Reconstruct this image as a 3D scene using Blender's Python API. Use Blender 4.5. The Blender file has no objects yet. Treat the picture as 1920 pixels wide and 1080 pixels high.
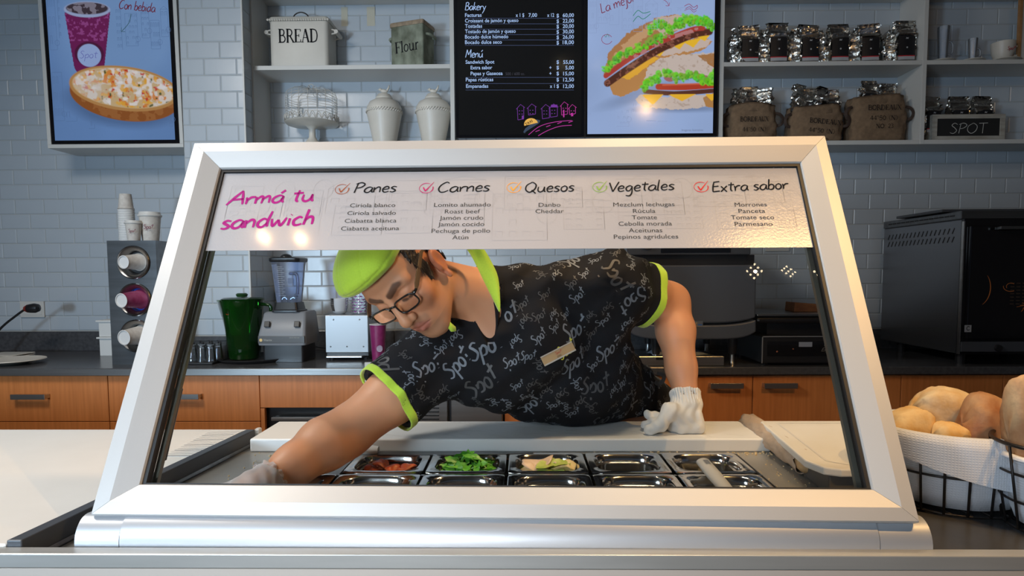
import bpy, bmesh, math, random
import numpy as np
from mathutils import Vector, Matrix, Euler
from mathutils.bvhtree import BVHTree
from mathutils import noise as mnoise

scene = bpy.context.scene
COL = scene.collection
random.seed(7)
RNG = np.random.default_rng(7)
PI = math.pi

# ------------------------------------------------------------------ camera
FPX = 1190.0
def cam_axes(pitch, yaw, roll):
    a, b, c = np.radians([pitch, yaw, roll])
    fw = np.array([-np.sin(b)*np.cos(a), np.cos(b)*np.cos(a), -np.sin(a)])
    r = np.array([np.cos(b), np.sin(b), 0.0]); u = np.cross(r, fw)
    return fw, r*np.cos(c)+u*np.sin(c), -r*np.sin(c)+u*np.cos(c)
CF, CR, CU = cam_axes(3.84, 0.9, -0.25)
CP = np.array([0.0, 0.0, 1.29])
CY = 593.96
cam = bpy.data.cameras.new('camera'); camo = bpy.data.objects.new('camera', cam); COL.objects.link(camo)
m4 = np.eye(4); m4[:3, 0] = CR; m4[:3, 1] = CU; m4[:3, 2] = -CF; m4[:3, 3] = CP
camo.matrix_world = Matrix(m4.tolist())
cam.sensor_width = 36.0; cam.lens = 36.0*FPX/1920.0
cam.shift_y = (CY-540.0)/1920.0
cam.clip_start = 0.02; cam.clip_end = 60
scene.camera = camo

# ------------------------------------------------------------------ view, world, lights
vs = scene.view_settings
vs.view_transform = 'Standard'; vs.look = 'None'; vs.gamma = 1.0; vs.exposure = 0.0
vs.use_curve_mapping = False
try: vs.use_white_balance = False
except Exception: pass
world = bpy.data.worlds.new('world'); scene.world = world; world.use_nodes = True
wn = world.node_tree.nodes['Background']
wn.inputs[0].default_value = (0.50, 0.68, 1.0, 1); wn.inputs[1].default_value = 0.075

def area(name, loc, target, size, energy, color, sizey=None):
    l = bpy.data.lights.new(name, 'AREA'); l.energy = energy; l.color = color; l.size = size
    if sizey: l.shape = 'RECTANGLE'; l.size_y = sizey
    o = bpy.data.objects.new(name, l); COL.objects.link(o); o.location = loc
    o.rotation_euler = (Vector(target)-Vector(loc)).to_track_quat('-Z', 'Y').to_euler()
    return o
# cool flash from the front left, read off the wall shadows
kb = area('cool_flash', (-2.25, -1.15, 1.30), (-1.0, 2.5, 1.55), 0.36, 18.5, (0.58, 0.79, 1.0)); kb.data.spread = math.radians(95)
wb_ = area('wide_fill', (-1.6, -1.5, 1.9), (-.1, 1.3, 0.95), 0.9, 6.3, (0.74, 0.87, 1.0)); wb_.data.spread = math.radians(70)  # soft fill added to brighten the counter and board, no window there
area('worktop_fill', (-1.75, 1.05, 2.78), (-1.0, 1.1, 0.9), 0.6, 34, (1.0, 0.95, 0.88))  # unseen overhead fill, added to brighten the white worktop and board
sb = area('face_fill', (-0.55, -1.75, 0.98), (-0.24, 1.25, 1.16), 0.40, 2.2, (0.88, 0.94, 1.0)); sb.data.spread = math.radians(40)  # low fill added to light the server's face below the cap
LAMPS = [(-1.18, 0.33, 2.8), (-1.017, 0.32, 2.8), (-0.855, 1.0, 2.8),
         (0.30, 1.36, 2.8), (0.55, 1.36, 2.8), (0.80, 1.36, 2.8),
         (0.988, 0.10, 2.8), (1.139, 0.097, 2.8), (1.285, 0.094, 2.8)]
LAMP_E = [3, 3, 3, 30, 26, 75, 48, 10, 60]
LAMP_C = [(1.0, .60, .28)]*3 + [(1.0, .76, .48)]*2 + [(1.0, .57, .22)] + [(1.0, .57, .20)]*3
LAMP_T = [(-0.5, 1.2, 0.9)]*3 + [(0.35, 1.3, 0.9), (0.6, 1.3, 0.9), (-0.22, 1.36, 1.22)] + [(0.75, 1.1, 1.0), (1.75, 3.1, 2.2), (0.40, 1.15, 1.45)]
LAMP_S = [1.1]*5 + [.5] + [1.2]*3

# ------------------------------------------------------------------ pixel <-> world helpers (1920x1080 frame, real depths)
def ray(px, py):
    return CF + CR*(px-960)/FPX + CU*(CY-py)/FPX
def W(px, py, Y):
    v = ray(px, py); return CP + v*Y/v[1]
def X(px, py, Y): return float(W(px, py, Y)[0])
def Z(px, py, Y): return float(W(px, py, Y)[2])
def proj(p):
    v = np.asarray(p, float)-CP; z = v@CF
    return 960+FPX*(v@CR)/z, CY-FPX*(v@CU)/z
def VZ(px, py, z):                     # ray meets the horizontal plane z
    v = ray(px, py); return CP + v*(z-CP[2])/v[2]

# ------------------------------------------------------------------ materials
MATS = {}
def mat(name, col, rough=0.5, metal=0.0, var=None, vscale=(8, 8, 8), bump=0.0, bscale=60, emis=0.0, trans=0.0,
        coat=0.0, alpha=1.0, attr=None, ior=None, spec=None, bdist=0.002, detail=3, sheen=0.0, bvec=None, sss=0.0):
    if name in MATS: return MATS[name]
    m = bpy.data.materials.new(name); m.use_nodes = True; MATS[name] = m
    nt = m.node_tree; N = nt.nodes; L = nt.links; b = N['Principled BSDF']
    c4 = (*col, 1)
    b.inputs['Base Color'].default_value = c4
    b.inputs['Roughness'].default_value = rough; b.inputs['Metallic'].default_value = metal
    if ior: b.inputs['IOR'].default_value = ior
    if spec is not None: b.inputs['Specular IOR Level'].default_value = spec
    if trans: b.inputs['Transmission Weight'].default_value = trans
    if coat: b.inputs['Coat Weight'].default_value = coat; b.inputs['Coat Roughness'].default_value = 0.08
    if alpha < 1: b.inputs['Alpha'].default_value = alpha
    if sheen: b.inputs['Sheen Weight'].default_value = sheen
    if sss:
        b.inputs['Subsurface Weight'].default_value = sss; b.inputs['Subsurface Radius'].default_value = (0.012, 0.005, 0.003)
        b.inputs['Subsurface Scale'].default_value = 1.0
    tc = N.new('ShaderNodeTexCoord')
    src = None
    if attr:
        a = N.new('ShaderNodeAttribute'); a.attribute_name = attr; src = a.outputs['Color']
        L.new(src, b.inputs['Base Color'])
    if var is not None:
        mp = N.new('ShaderNodeMapping'); mp.inputs['Scale'].default_value = vscale; L.new(tc.outputs['Object'], mp.inputs[0])
        nz = N.new('ShaderNodeTexNoise'); nz.inputs['Scale'].default_value = 1.0; nz.inputs['Detail'].default_value = detail
        L.new(mp.outputs[0], nz.inputs[0])
        rp = N.new('ShaderNodeMapRange'); rp.inputs[1].default_value = 0.3; rp.inputs[2].default_value = 0.7
        L.new(nz.outputs[0], rp.inputs[0])
        mx = N.new('ShaderNodeMix'); mx.data_type = 'RGBA'; L.new(rp.outputs[0], mx.inputs[0])
        if src is not None:
            mul = N.new('ShaderNodeMix'); mul.data_type = 'RGBA'; mul.blend_type = 'MULTIPLY'; mul.inputs[0].default_value = 1
            L.new(src, mul.inputs[6]); mul.inputs[7].default_value = (*var, 1)
            L.new(src, mx.inputs[6]); L.new(mul.outputs[2], mx.inputs[7])
        else:
            mx.inputs[6].default_value = c4; mx.inputs[7].default_value = (*var, 1)
        L.new(mx.outputs[2], b.inputs['Base Color'])
    if bump:
        nz2 = N.new('ShaderNodeTexNoise'); nz2.inputs['Scale'].default_value = bscale; nz2.inputs['Detail'].default_value = 3
        if bvec:
            mp2 = N.new('ShaderNodeMapping'); mp2.inputs['Scale'].default_value = bvec; L.new(tc.outputs['Object'], mp2.inputs[0]); L.new(mp2.outputs[0], nz2.inputs[0])
        else: L.new(tc.outputs['Object'], nz2.inputs[0])
        bp = N.new('ShaderNodeBump'); bp.inputs['Strength'].default_value = bump; bp.inputs['Distance'].default_value = bdist
        L.new(nz2.outputs[0], bp.inputs['Height']); L.new(bp.outputs[0], b.inputs['Normal'])
    if emis:
        if attr is None and emis < 5: b.inputs['Base Color'].default_value = (.01, .01, .01, 1)
        b.inputs['Emission Strength'].default_value = emis
        if src is not None: L.new(src, b.inputs['Emission Color']); 
        else: b.inputs['Emission Color'].default_value = c4
    return m
def glass(name, tint=(1, 1, 1), refl=1.0, rough=0.0, base=0.0, ior=1.5):
    """thin clear sheet: transparent + fresnel reflection, base = share that scatters"""
    m = bpy.data.materials.new(name); m.use_nodes = True; MATS[name] = m
    nt = m.node_tree; N = nt.nodes; L = nt.links; N.remove(N['Principled BSDF'])
    out = N['Material Output']; t = N.new('ShaderNodeBsdfTransparent'); t.inputs[0].default_value = (*tint, 1)
    g = N.new('ShaderNodeBsdfGlossy'); g.inputs['Roughness'].default_value = rough; g.inputs[0].default_value = (refl, refl, refl, 1)
    fr = N.new('ShaderNodeFresnel'); fr.inputs[0].default_value = ior
    mx = N.new('ShaderNodeMixShader'); L.new(fr.outputs[0], mx.inputs[0]); L.new(g.outputs[0], mx.inputs[2])
    if base:
        d = N.new('ShaderNodeBsdfDiffuse'); d.inputs[0].default_value = (*tint, 1)
        m2 = N.new('ShaderNodeMixShader'); m2.inputs[0].default_value = base
        L.new(t.outputs[0], m2.inputs[1]); L.new(d.outputs[0], m2.inputs[2]); L.new(m2.outputs[0], mx.inputs[1])
    else: L.new(t.outputs[0], mx.inputs[1])
    L.new(mx.outputs[0], out.inputs[0])
    return m

M = dict(
 tile=mat('glazed_tile', (0.50, 0.55, 0.60), 0.27, var=(0.46, 0.51, 0.56), vscale=(3, 3, 3), bump=0.15, bscale=14, bdist=0.004),
 grout=mat('grout', (0.42, 0.42, 0.40), 0.9, bump=0.3),
 white=mat('white_lacquer', (0.62, 0.61, 0.58), 0.45),
 cream=mat('cream_enamel', (0.66, 0.62, 0.55), 0.4, var=(0.60, 0.56, 0.49)),
 worktop_w=mat('white_worktop', (0.80, 0.78, 0.74), 0.42, var=(0.76, 0.74, 0.70), bump=0.05, bscale=200),
 board=mat('white_board', (0.78, 0.78, 0.76), 0.5, var=(0.76, 0.755, 0.74), vscale=(14, 14, 14)),
 board_w=mat('worn_board', (0.82, 0.80, 0.75), 0.55, var=(0.78, 0.75, 0.68), vscale=(10, 10, 10), bump=0.15, bscale=90),
 score=mat('knife_scores', (0.55, 0.53, 0.48), 0.8),
 alu=mat('satin_aluminium', (0.53, 0.525, 0.515), 0.45, 0.35, bump=0.03, bscale=400),
 alu_bar=mat('anodised_bar', (0.50, 0.52, 0.55), 0.42, 0.5, bump=0.03, bscale=400),
 steel=mat('brushed_steel', (0.55, 0.55, 0.54), 0.28, 0.95, var=(0.46, 0.46, 0.45), vscale=(2, 60, 60), bump=0.05, bscale=1, bvec=(8, 300, 300)),
 steel_d=mat('dark_brushed_steel', (0.20, 0.21, 0.22), 0.30, 0.85, var=(0.15, 0.155, 0.16), vscale=(3, 40, 40), bump=0.04, bscale=60),
 edge=mat('edge_steel', (0.50, 0.50, 0.48), 0.35, 0.45, var=(0.40, 0.40, 0.38), vscale=(3, 30, 30), bump=0.04, bscale=60),
 deck=mat('worn_steel_deck', (0.38, 0.37, 0.345), 0.33, 0.5, var=(0.29, 0.28, 0.255), vscale=(5, 5, 5), bump=0.08, bscale=30),
 pan=mat('polished_steel', (0.62, 0.61, 0.59), 0.13, 1.0, bump=0.06, bscale=40),
 rubber=mat('black_rubber', (0.012, 0.012, 0.013), 0.5),
 black=mat('black_plastic', (0.014, 0.014, 0.016), 0.35),
 blackgloss=mat('black_gloss', (0.008, 0.008, 0.01), 0.08),
 dgrey=mat('dark_grey_paint', (0.055, 0.06, 0.07), 0.35, bump=0.05),
 mgrey=mat('mid_grey_plastic', (0.22, 0.23, 0.25), 0.4),
 granite=mat('dark_granite', (0.055, 0.055, 0.06), 0.22, var=(0.085, 0.085, 0.09), vscale=(60, 60, 60)),
 dstone=mat('charcoal_deck', (0.045, 0.045, 0.048), 0.28, var=(0.06, 0.06, 0.062), vscale=(20, 20, 20), bump=0.05),
 wood=mat('orange_laminate', (0.66, 0.225, 0.06), 0.42, var=(0.55, 0.18, 0.045), vscale=(90, 90, 5), bump=0.05, bscale=1, bvec=(300, 300, 12)),
 wood_h=mat('pale_wood', (0.42, 0.22, 0.09), 0.6, var=(0.33, 0.16, 0.06), vscale=(4, 60, 60)),
 gap=mat('shadow_gap', (0.02, 0.012, 0.008), 0.9),
 beige=mat('beige_panel', (0.50, 0.45, 0.40), 0.5),
 floor=mat('grey_floor', (0.22, 0.21, 0.2), 0.4, var=(0.18, 0.17, 0.165), vscale=(2, 2, 2)),
 ceil=mat('ceiling_paint', (0.30, 0.29, 0.28), 0.9),
 ink=mat('black_ink', (0.015, 0.015, 0.017), 0.8, spec=0.1),
 ink_g=mat('grey_ink', (0.06, 0.056, 0.053), 0.8, spec=0.1),
 paper=mat('white_paper', (0.74, 0.73, 0.70), 0.7, bump=0.1, bscale=40),
 cloth=mat('waffle_cloth', (0.70, 0.72, 0.76), 0.9, sheen=0.3),
 wire=mat('black_wire', (0.035, 0.03, 0.028), 0.35, 0.6),
 whitewire=mat('cream_wire', (0.60, 0.57, 0.52), 0.5),
 glass=glass('clear_glass', (0.97, 0.985, 0.98)),
 glass_t=glass('glassware', (0.88, 0.91, 0.93), base=0.035),
 plastic_c=glass('clear_plastic', (0.86, 0.88, 0.92), base=0.18, rough=0.1),
 plastic_m=glass('milky_plastic', (0.85, 0.87, 0.9), base=0.5, rough=0.2),
 mug=glass('mug_glass', (0.93, 0.96, 1.0), base=0.16, rough=0.1),
 jar=glass('smoky_jar', (0.55, 0.62, 0.78), base=0.12, rough=0.05),
 green=glass('green_plastic', (0.02, 0.20, 0.02), base=0.10, rough=0.05),
 film=glass('glove_film', (0.92, 0.93, 0.95), base=0.42, rough=0.5, ior=1.2),
)
# ------------------------------------------------------------------ mesh builder
def V3(p): return np.asarray(p, dtype=float)
def nrm(v): v = np.asarray(v, float); return v/(np.linalg.norm(v)+1e-12)
def rotz(a): c, s = math.cos(a), math.sin(a); return np.array([[c, -s, 0], [s, c, 0], [0, 0, 1.0]])
def rotx(a): c, s = math.cos(a), math.sin(a); return np.array([[1, 0, 0], [0, c, -s], [0, s, c]])
def roty(a): c, s = math.cos(a), math.sin(a); return np.array([[c, 0, s], [0, 1, 0], [-s, 0, c]])
class MB:
    def __init__(s): s.v = []; s.f = []; s.m = []; s.mi = 0
    def add(s, vs_, fs_):
        o = len(s.v); s.v.extend([tuple(map(float, p)) for p in vs_])
        for f in fs_: s.f.append(tuple(i+o for i in f)); s.m.append(s.mi)
        return s
    def box(s, x0, x1, y0, y1, z0, z1):
        return s.add([(x0,y0,z0),(x1,y0,z0),(x1,y1,z0),(x0,y1,z0),(x0,y0,z1),(x1,y0,z1),(x1,y1,z1),(x0,y1,z1)],
              [(0,3,2,1),(4,5,6,7),(0,1,5,4),(1,2,6,5),(2,3,7,6),(3,0,4,7)])
    def obox(s, c, size, R=None):
        R = np.eye(3) if R is None else R; hx, hy, hz = [q/2 for q in size]; c = V3(c)
        pts = [c+R@np.array(q) for q in [(-hx,-hy,-hz),(hx,-hy,-hz),(hx,hy,-hz),(-hx,hy,-hz),(-hx,-hy,hz),(hx,-hy,hz),(hx,hy,hz),(-hx,hy,hz)]]
        return s.add(pts, [(0,3,2,1),(4,5,6,7),(0,1,5,4),(1,2,6,5),(2,3,7,6),(3,0,4,7)])
    def hexa(s, bot, top):              # 4 bottom pts ccw from above, 4 top pts
        return s.add(list(bot)+list(top), [(0,3,2,1),(4,5,6,7),(0,1,5,4),(1,2,6,5),(2,3,7,6),(3,0,4,7)])
    def tube(s, pts, rad, seg=8, closed=False, cap=True):
        P = [V3(p) for p in pts]; n = len(P)
        R = [rad]*n if np.isscalar(rad) else list(rad)
        vs_ = []; prev = None
        for i in range(n):
            if closed: t = nrm(P[(i+1) % n]-P[i-1])
            else: t = nrm(P[min(i+1, n-1)]-P[max(i-1, 0)])
            if prev is None:
                a = np.array([0, 0, 1.0]) if abs(t[2]) < .9 else np.array([1.0, 0, 0]); a = nrm(a-t*(a@t))
            else:
                a = prev-t*(prev@t); a = nrm(a)
            prev = a; b = np.cross(t, a)
            for k in range(seg):
                w = 2*PI*k/seg; vs_.append(P[i]+R[i]*(a*math.cos(w)+b*math.sin(w)))
        fs_ = []
        for i in range(n if closed else n-1):
            j = (i+1) % n
            for k in range(seg): fs_.append((i*seg+k, i*seg+(k+1) % seg, j*seg+(k+1) % seg, j*seg+k))
        if cap and not closed: fs_.append(tuple(range(seg-1, -1, -1))); fs_.append(tuple((n-1)*seg+k for k in range(seg)))
        return s.add(vs_, fs_)
    def lathe(s, prof, c=(0, 0, 0), seg=32, R=None, sq=None):
        R = np.eye(3) if R is None else R; c = V3(c); vs_ = []; n = len(prof)
        for r, z in prof:
            for k in range(seg):
                w = 2*PI*k/seg; vs_.append(c+R@np.array([r*math.cos(w), r*math.sin(w), z]))
        fs_ = [(i*seg+k, i*seg+(k+1) % seg, (i+1)*seg+(k+1) % seg, (i+1)*seg+k) for i in range(n-1) for k in range(seg)]
        if prof[0][0] > 1e-6: fs_.append(tuple(range(seg-1, -1, -1)))
        if prof[-1][0] > 1e-6: fs_.append(tuple((n-1)*seg+k for k in range(seg)))
        return s.add(vs_, fs_)
    def shell(s, prof, c=(0, 0, 0), seg=32, R=None):      # lathe without caps
        R = np.eye(3) if R is None else R; c = V3(c); n = len(prof)
        vs_ = [c+R@np.array([r*math.cos(2*PI*k/seg), r*math.sin(2*PI*k/seg), z]) for r, z in prof for k in range(seg)]
        return s.add(vs_, [(i*seg+k, i*seg+(k+1) % seg, (i+1)*seg+(k+1) % seg, (i+1)*seg+k) for i in range(n-1) for k in range(seg)])
    def prism(s, poly, o, ax, ay, az, d):   # poly 2d in (ax, ay) frame extruded d along az
        o, ax, ay, az = map(V3, (o, ax, ay, az)); n = len(poly)
        a = [o+ax*p[0]+ay*p[1] for p in poly]; b = [p+az*d for p in a]
        return s.add(a+b, [tuple(range(n-1, -1, -1)), tuple(range(n, 2*n))]+[(i, (i+1) % n, n+(i+1) % n, n+i) for i in range(n)])
    def sphere(s, c, r, seg=16, rings=10, R=None):
        r = (r, r, r) if np.isscalar(r) else r; R = np.eye(3) if R is None else R; c = V3(c); vs_ = []
        for i in range(rings+1):
            a = PI*i/rings
            for k in range(seg):
                w = 2*PI*k/seg; vs_.append(c+R@np.array([r[0]*math.sin(a)*math.cos(w), r[1]*math.sin(a)*math.sin(w), r[2]*math.cos(a)]))
        return s.add(vs_, [(i*seg+k, (i+1)*seg+k, (i+1)*seg+(k+1) % seg, i*seg+(k+1) % seg) for i in range(rings) for k in range(seg)])
    def grid(s, P):                        # P[i][j] points
        n = len(P); m_ = len(P[0])
        return s.add([p for row in P for p in row], [(i*m_+j, i*m_+j+1, (i+1)*m_+j+1, (i+1)*m_+j) for i in range(n-1) for j in range(m_-1)])
    def ribbon(s, pts, up, w):             # flat strip of width w (scalar or list) lying square to up
        P = [V3(p) for p in pts]; n = len(P); vs_ = []; up = nrm(up)
        for i in range(n):
            t = nrm(P[min(i+1, n-1)]-P[max(i-1, 0)]); b = np.cross(up, t); ww = (w if np.isscalar(w) else w[i])/2
            vs_ += [P[i]-b*ww, P[i]+b*ww]
        return s.add(vs_, [(2*i, 2*i+2, 2*i+3, 2*i+1) for i in range(n-1)])

WM = {}
def rename_ok(n): return n
def build(name, B, m, parent=None, smooth=False, bev=0.0, bseg=2, solid=0.0, subd=0, loc=None):
    """links B as ONE mesh object; B is in world space"""
    verts = np.array(B.v, dtype=float).reshape(-1, 3)
    if parent is not None: inv = np.array(WM[parent.name].inverted())
    else:
        if loc is None: loc = (0, 0, 0)
        inv = np.array(Matrix.Translation(Vector(loc)).inverted())
    verts = verts@inv[:3, :3].T+inv[:3, 3]
    me = bpy.data.meshes.new(name)
    me.from_pydata(verts.tolist(), [], B.f)
    ms = m if isinstance(m, (list, tuple)) else [m]
    for q in ms: me.materials.append(q)
    if len(ms) > 1: me.polygons.foreach_set('material_index', B.m)
    if smooth:
        me.polygons.foreach_set('use_smooth', [True]*len(me.polygons))
        if smooth is not True:
            me.set_sharp_from_angle(angle=math.radians(smooth))
    me.update()
    o = bpy.data.objects.new(name, me); COL.objects.link(o)
    if parent is not None: o.parent = parent; WM[o.name] = WM[parent.name].copy()
    else: o.location = loc; WM[o.name] = Matrix.Translation(Vector(loc))
    if solid:
        md = o.modifiers.new('thickness', 'SOLIDIFY'); md.thickness = solid; md.offset = 0
    if bev:
        md = o.modifiers.new('edges', 'BEVEL'); md.width = bev; md.segments = bseg; md.limit_method = 'ANGLE'; md.angle_limit = math.radians(35)
    if subd:
        md = o.modifiers.new('subdiv', 'SUBSURF'); md.levels = subd; md.render_levels = subd
    return o
def tag(o, label, cat, group=None, kind=None):
    if label: o['label'] = label
    if cat: o['category'] = cat
    if group: o['group'] = group
    if kind: o['kind'] = kind
    return o
def thing(name, label, cat, loc=(0, 0, 0), rz=0.0, group=None):
    o = bpy.data.objects.new(name, None); COL.objects.link(o); o.empty_display_size = 0.05
    o.location = tuple(map(float, loc)); o.rotation_euler = (0, 0, rz)
    WM[o.name] = Matrix.Translation(Vector(tuple(map(float, loc))))@Matrix.Rotation(rz, 4, 'Z')
    return tag(o, label, cat, group)
def solo(name, B, m, label, cat, group=None, kind=None, **k):
    a = np.array(B.v); lo = a.min(0); hi = a.max(0)
    return tag(build(name, B, m, loc=((lo[0]+hi[0])/2, (lo[1]+hi[1])/2, lo[2]), **k), label, cat, group, kind)
def struct(name, B, m, parent=None, **k):
    o = build(name, B, m, parent, **k)
    if parent is None: o['kind'] = 'structure'
    return o
def copy_tree(o, parent=None, loc=None, rz=None, label=None):
    c = o.copy(); COL.objects.link(c)
    if parent is not None: c.parent = parent
    if loc is not None: c.location = tuple(map(float, loc))
    if rz is not None: c.rotation_euler = (0, 0, rz)
    if label: c['label'] = label
    for ch in list(o.children): copy_tree(ch, c)
    return c
def curve(pts, n=6, closed=False):      # catmull-rom
    P = [V3(p) for p in pts]
    if len(P) < 3 and not closed: return P
    out = []; N_ = len(P)
    for i in range(N_ if closed else N_-1):
        if closed: p0, p1, p2, p3 = P[i-1], P[i], P[(i+1) % N_], P[(i+2) % N_]
        else: p0, p1, p2, p3 = P[max(i-1, 0)], P[i], P[i+1], P[min(i+2, N_-1)]
        for k in range(n):
            t = k/n; out.append(0.5*((2*p1)+(-p0+p2)*t+(2*p0-5*p1+4*p2-p3)*t*t+(-p0+3*p1-3*p2+p3)*t**3))
    if not closed: out.append(P[-1])
    return out

# ------------------------------------------------------------------ lettering
_A = [(.75,.85),(.45,1.0),(.1,.7),(.05,.25),(.3,.0),(.6,.2),(.78,.9)]
_U = [[(.05,.95),(.05,.3),(.3,0),(.6,.25),(.7,.95)],[(.7,.95),(.75,.2),(.9,0)]]
HAND = {
 'A': (1.35,[[(0,0),(.45,1.0),(.9,1.9)],[(.9,1.9),(1.05,1.0),(1.2,0)],[(.35,.7),(1.15,.75)]]),
 'r': (.75,[[(0,.95),(.1,.5),(.1,0)],[(.1,.5),(.35,.9),(.7,.95)]]),
 'm': (1.25,[[(0,.95),(.05,0)],[(.05,.5),(.3,.95),(.5,.85),(.5,0)],[(.5,.5),(.8,.95),(1.0,.85),(1.05,.05)]]),
 'a': (.95,[_A,[(.78,.9),(.75,.3),(.9,0)]]),
 'á': (.95,[_A,[(.78,.9),(.75,.3),(.9,0)],[(.5,1.3),(.78,1.7)]]),
 't': (.72,[[(.35,1.6),(.3,.3),(.5,0)],[(0,1.15),(.7,1.2)]]),
 'u': (.98,_U), 'ú': (.98,_U+[[(.4,1.3),(.7,1.7)]]),
 's': (.72,[[(.6,.9),(.3,1.0),(.08,.75),(.35,.5),(.55,.25),(.3,0),(0,.1)]]),
 'n': (.85,[[(0,.95),(.05,0)],[(.05,.5),(.35,.95),(.6,.8),(.65,0)]]),
 'd': (.98,[[(.7,.8),(.4,1),(.08,.6),(.15,.1),(.45,0),(.72,.5)],[(.85,1.9),(.72,.6),(.8,0)]]),
 'w': (1.2,[[(0,.95),(.2,.05),(.5,.8)],[(.5,.8),(.75,.05),(1.05,1)]]),
 'i': (.35,[[(.1,.9),(.1,0)],[(.12,1.3),(.15,1.36)]]),
 'c': (.8,[[(.65,.85),(.4,1),(.08,.6),(.15,.1),(.4,0),(.7,.15)]]),
 'h': (.85,[[(.15,1.9),(.05,0)],[(.05,.5),(.35,.95),(.6,.8),(.65,0)]]),
 'P': (1.0,[[(.2,1.8),(.05,0)],[(0,1.6),(.5,1.85),(.9,1.5),(.6,1.0),(.15,.85)]]),
 'e': (.8,[[(.1,.5),(.6,.6),(.55,.95),(.3,1),(.05,.6),(.15,.1),(.4,0),(.7,.15)]]),
 'C': (1.2,[[(1.0,1.6),(.7,1.85),(.2,1.3),(.05,.6),(.3,.05),(.7,.05),(1.05,.35)]]),
 'Q': (1.35,[[(.6,1.8),(.1,1.3),(.05,.5),(.5,0),(1.0,.5),(1.1,1.3),(.7,1.8),(.5,1.75)],[(.7,.4),(1.2,-.25)]]),
 'o': (.85,[[(.4,1),(.1,.75),(.08,.25),(.35,0),(.65,.25),(.65,.75),(.4,1),(.3,.92)]]),
 'V': (.95,[[(0,1.7),(.45,0)],[(.45,0),(1.0,1.8)]]),
 'g': (.92,[[(.7,.85),(.4,1),(.08,.6),(.2,.1),(.5,.15),(.7,.85)],[(.7,.9),(.72,-.3),(.5,-.85),(.1,-.75)]]),
 'l': (.38,[[(.15,1.95),(.05,.2),(.2,0)]]),
 'E': (.98,[[(.15,1.75),(.05,.9),(.05,0)],[(.1,1.75),(.8,1.85)],[(.08,.95),(.7,1.0)],[(.05,0),(.85,.1)]]),
 'x': (.85,[[(0,.95),(.7,-.1)],[(.7,1.0),(0,-.05)]]),
 'b': (.85,[[(.15,1.9),(.05,0)],[(.05,.5),(.35,.95),(.68,.7),(.6,.15),(.3,0),(.05,.2)]]),
 'S': (.98,[[(.8,1.6),(.45,1.85),(.15,1.45),(.5,1.0),(.75,.5),(.4,0),(0,.15)]]),
 'p': (.85,[[(.1,.95),(.0,-.8)],[(.1,.6),(.4,1),(.7,.7),(.55,.15),(.1,.1)]]),
 '!': (.8,[[(.0,1.25),(.75,1.6)],[(.42,1.95),(.35,.45)],[(.36,.1),(.38,.04)]]),
 'B': (1.1,[[(.15,1.8),(.05,0)],[(0,1.7),(.5,1.85),(.8,1.5),(.5,1.0),(.15,.95)],[(.15,.95),(.7,.9),(.95,.4),(.6,0),(0,.0)]]),
 'k': (.8,[[(.15,1.9),(.05,0)],[(.6,.95),(.08,.4)],[(.25,.5),(.7,0)]]),
 'y': (.8,[[(0,.95),(.3,.2)],[(.7,1),(.3,-.2),(0,-.85)]]),
 'M': (1.35,[[(0,0),(.2,1.8)],[(.2,1.8),(.6,.6)],[(.6,.6),(1.05,1.85)],[(1.05,1.85),(1.15,0)]]),
 'j': (.4,[[(.25,.95),(.25,-.5),(-.05,-.85)],[(.27,1.3),(.3,1.36)]]),
 'L': (.85,[[(.1,1.8),(.05,0)],[(.05,0),(.7,.05)]]), 'T': (1.1,[[(.5,1.8),(.5,0)],[(0,1.8),(1.0,1.85)]]),
 'O': (1.3,[[(.6,1.8),(.1,1.3),(.05,.5),(.5,0),(1.0,.5),(1.1,1.3),(.7,1.8),(.5,1.75)]]),
 'X': (1.0,[[(0,1.8),(.9,0)],[(.9,1.8),(0,0)]]), 'I': (.4,[[(.15,1.8),(.15,0)]]),
 'G': (1.2,[[(1.0,1.6),(.7,1.85),(.2,1.3),(.05,.6),(.3,.05),(.8,.1),(1.0,.8)],[(.6,.8),(1.0,.8)]]),
 ' ': (.55,[]), '&': (.9,[[(.8,0),(.2,1.3),(.4,1.7),(.6,1.4),(.1,.4),(.4,0),(.8,.5)]]),
}
T_, t_ = .15, .055
def _ser(x, y): return ([(x-.13, y), (x+.13, y)], t_)
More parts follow.
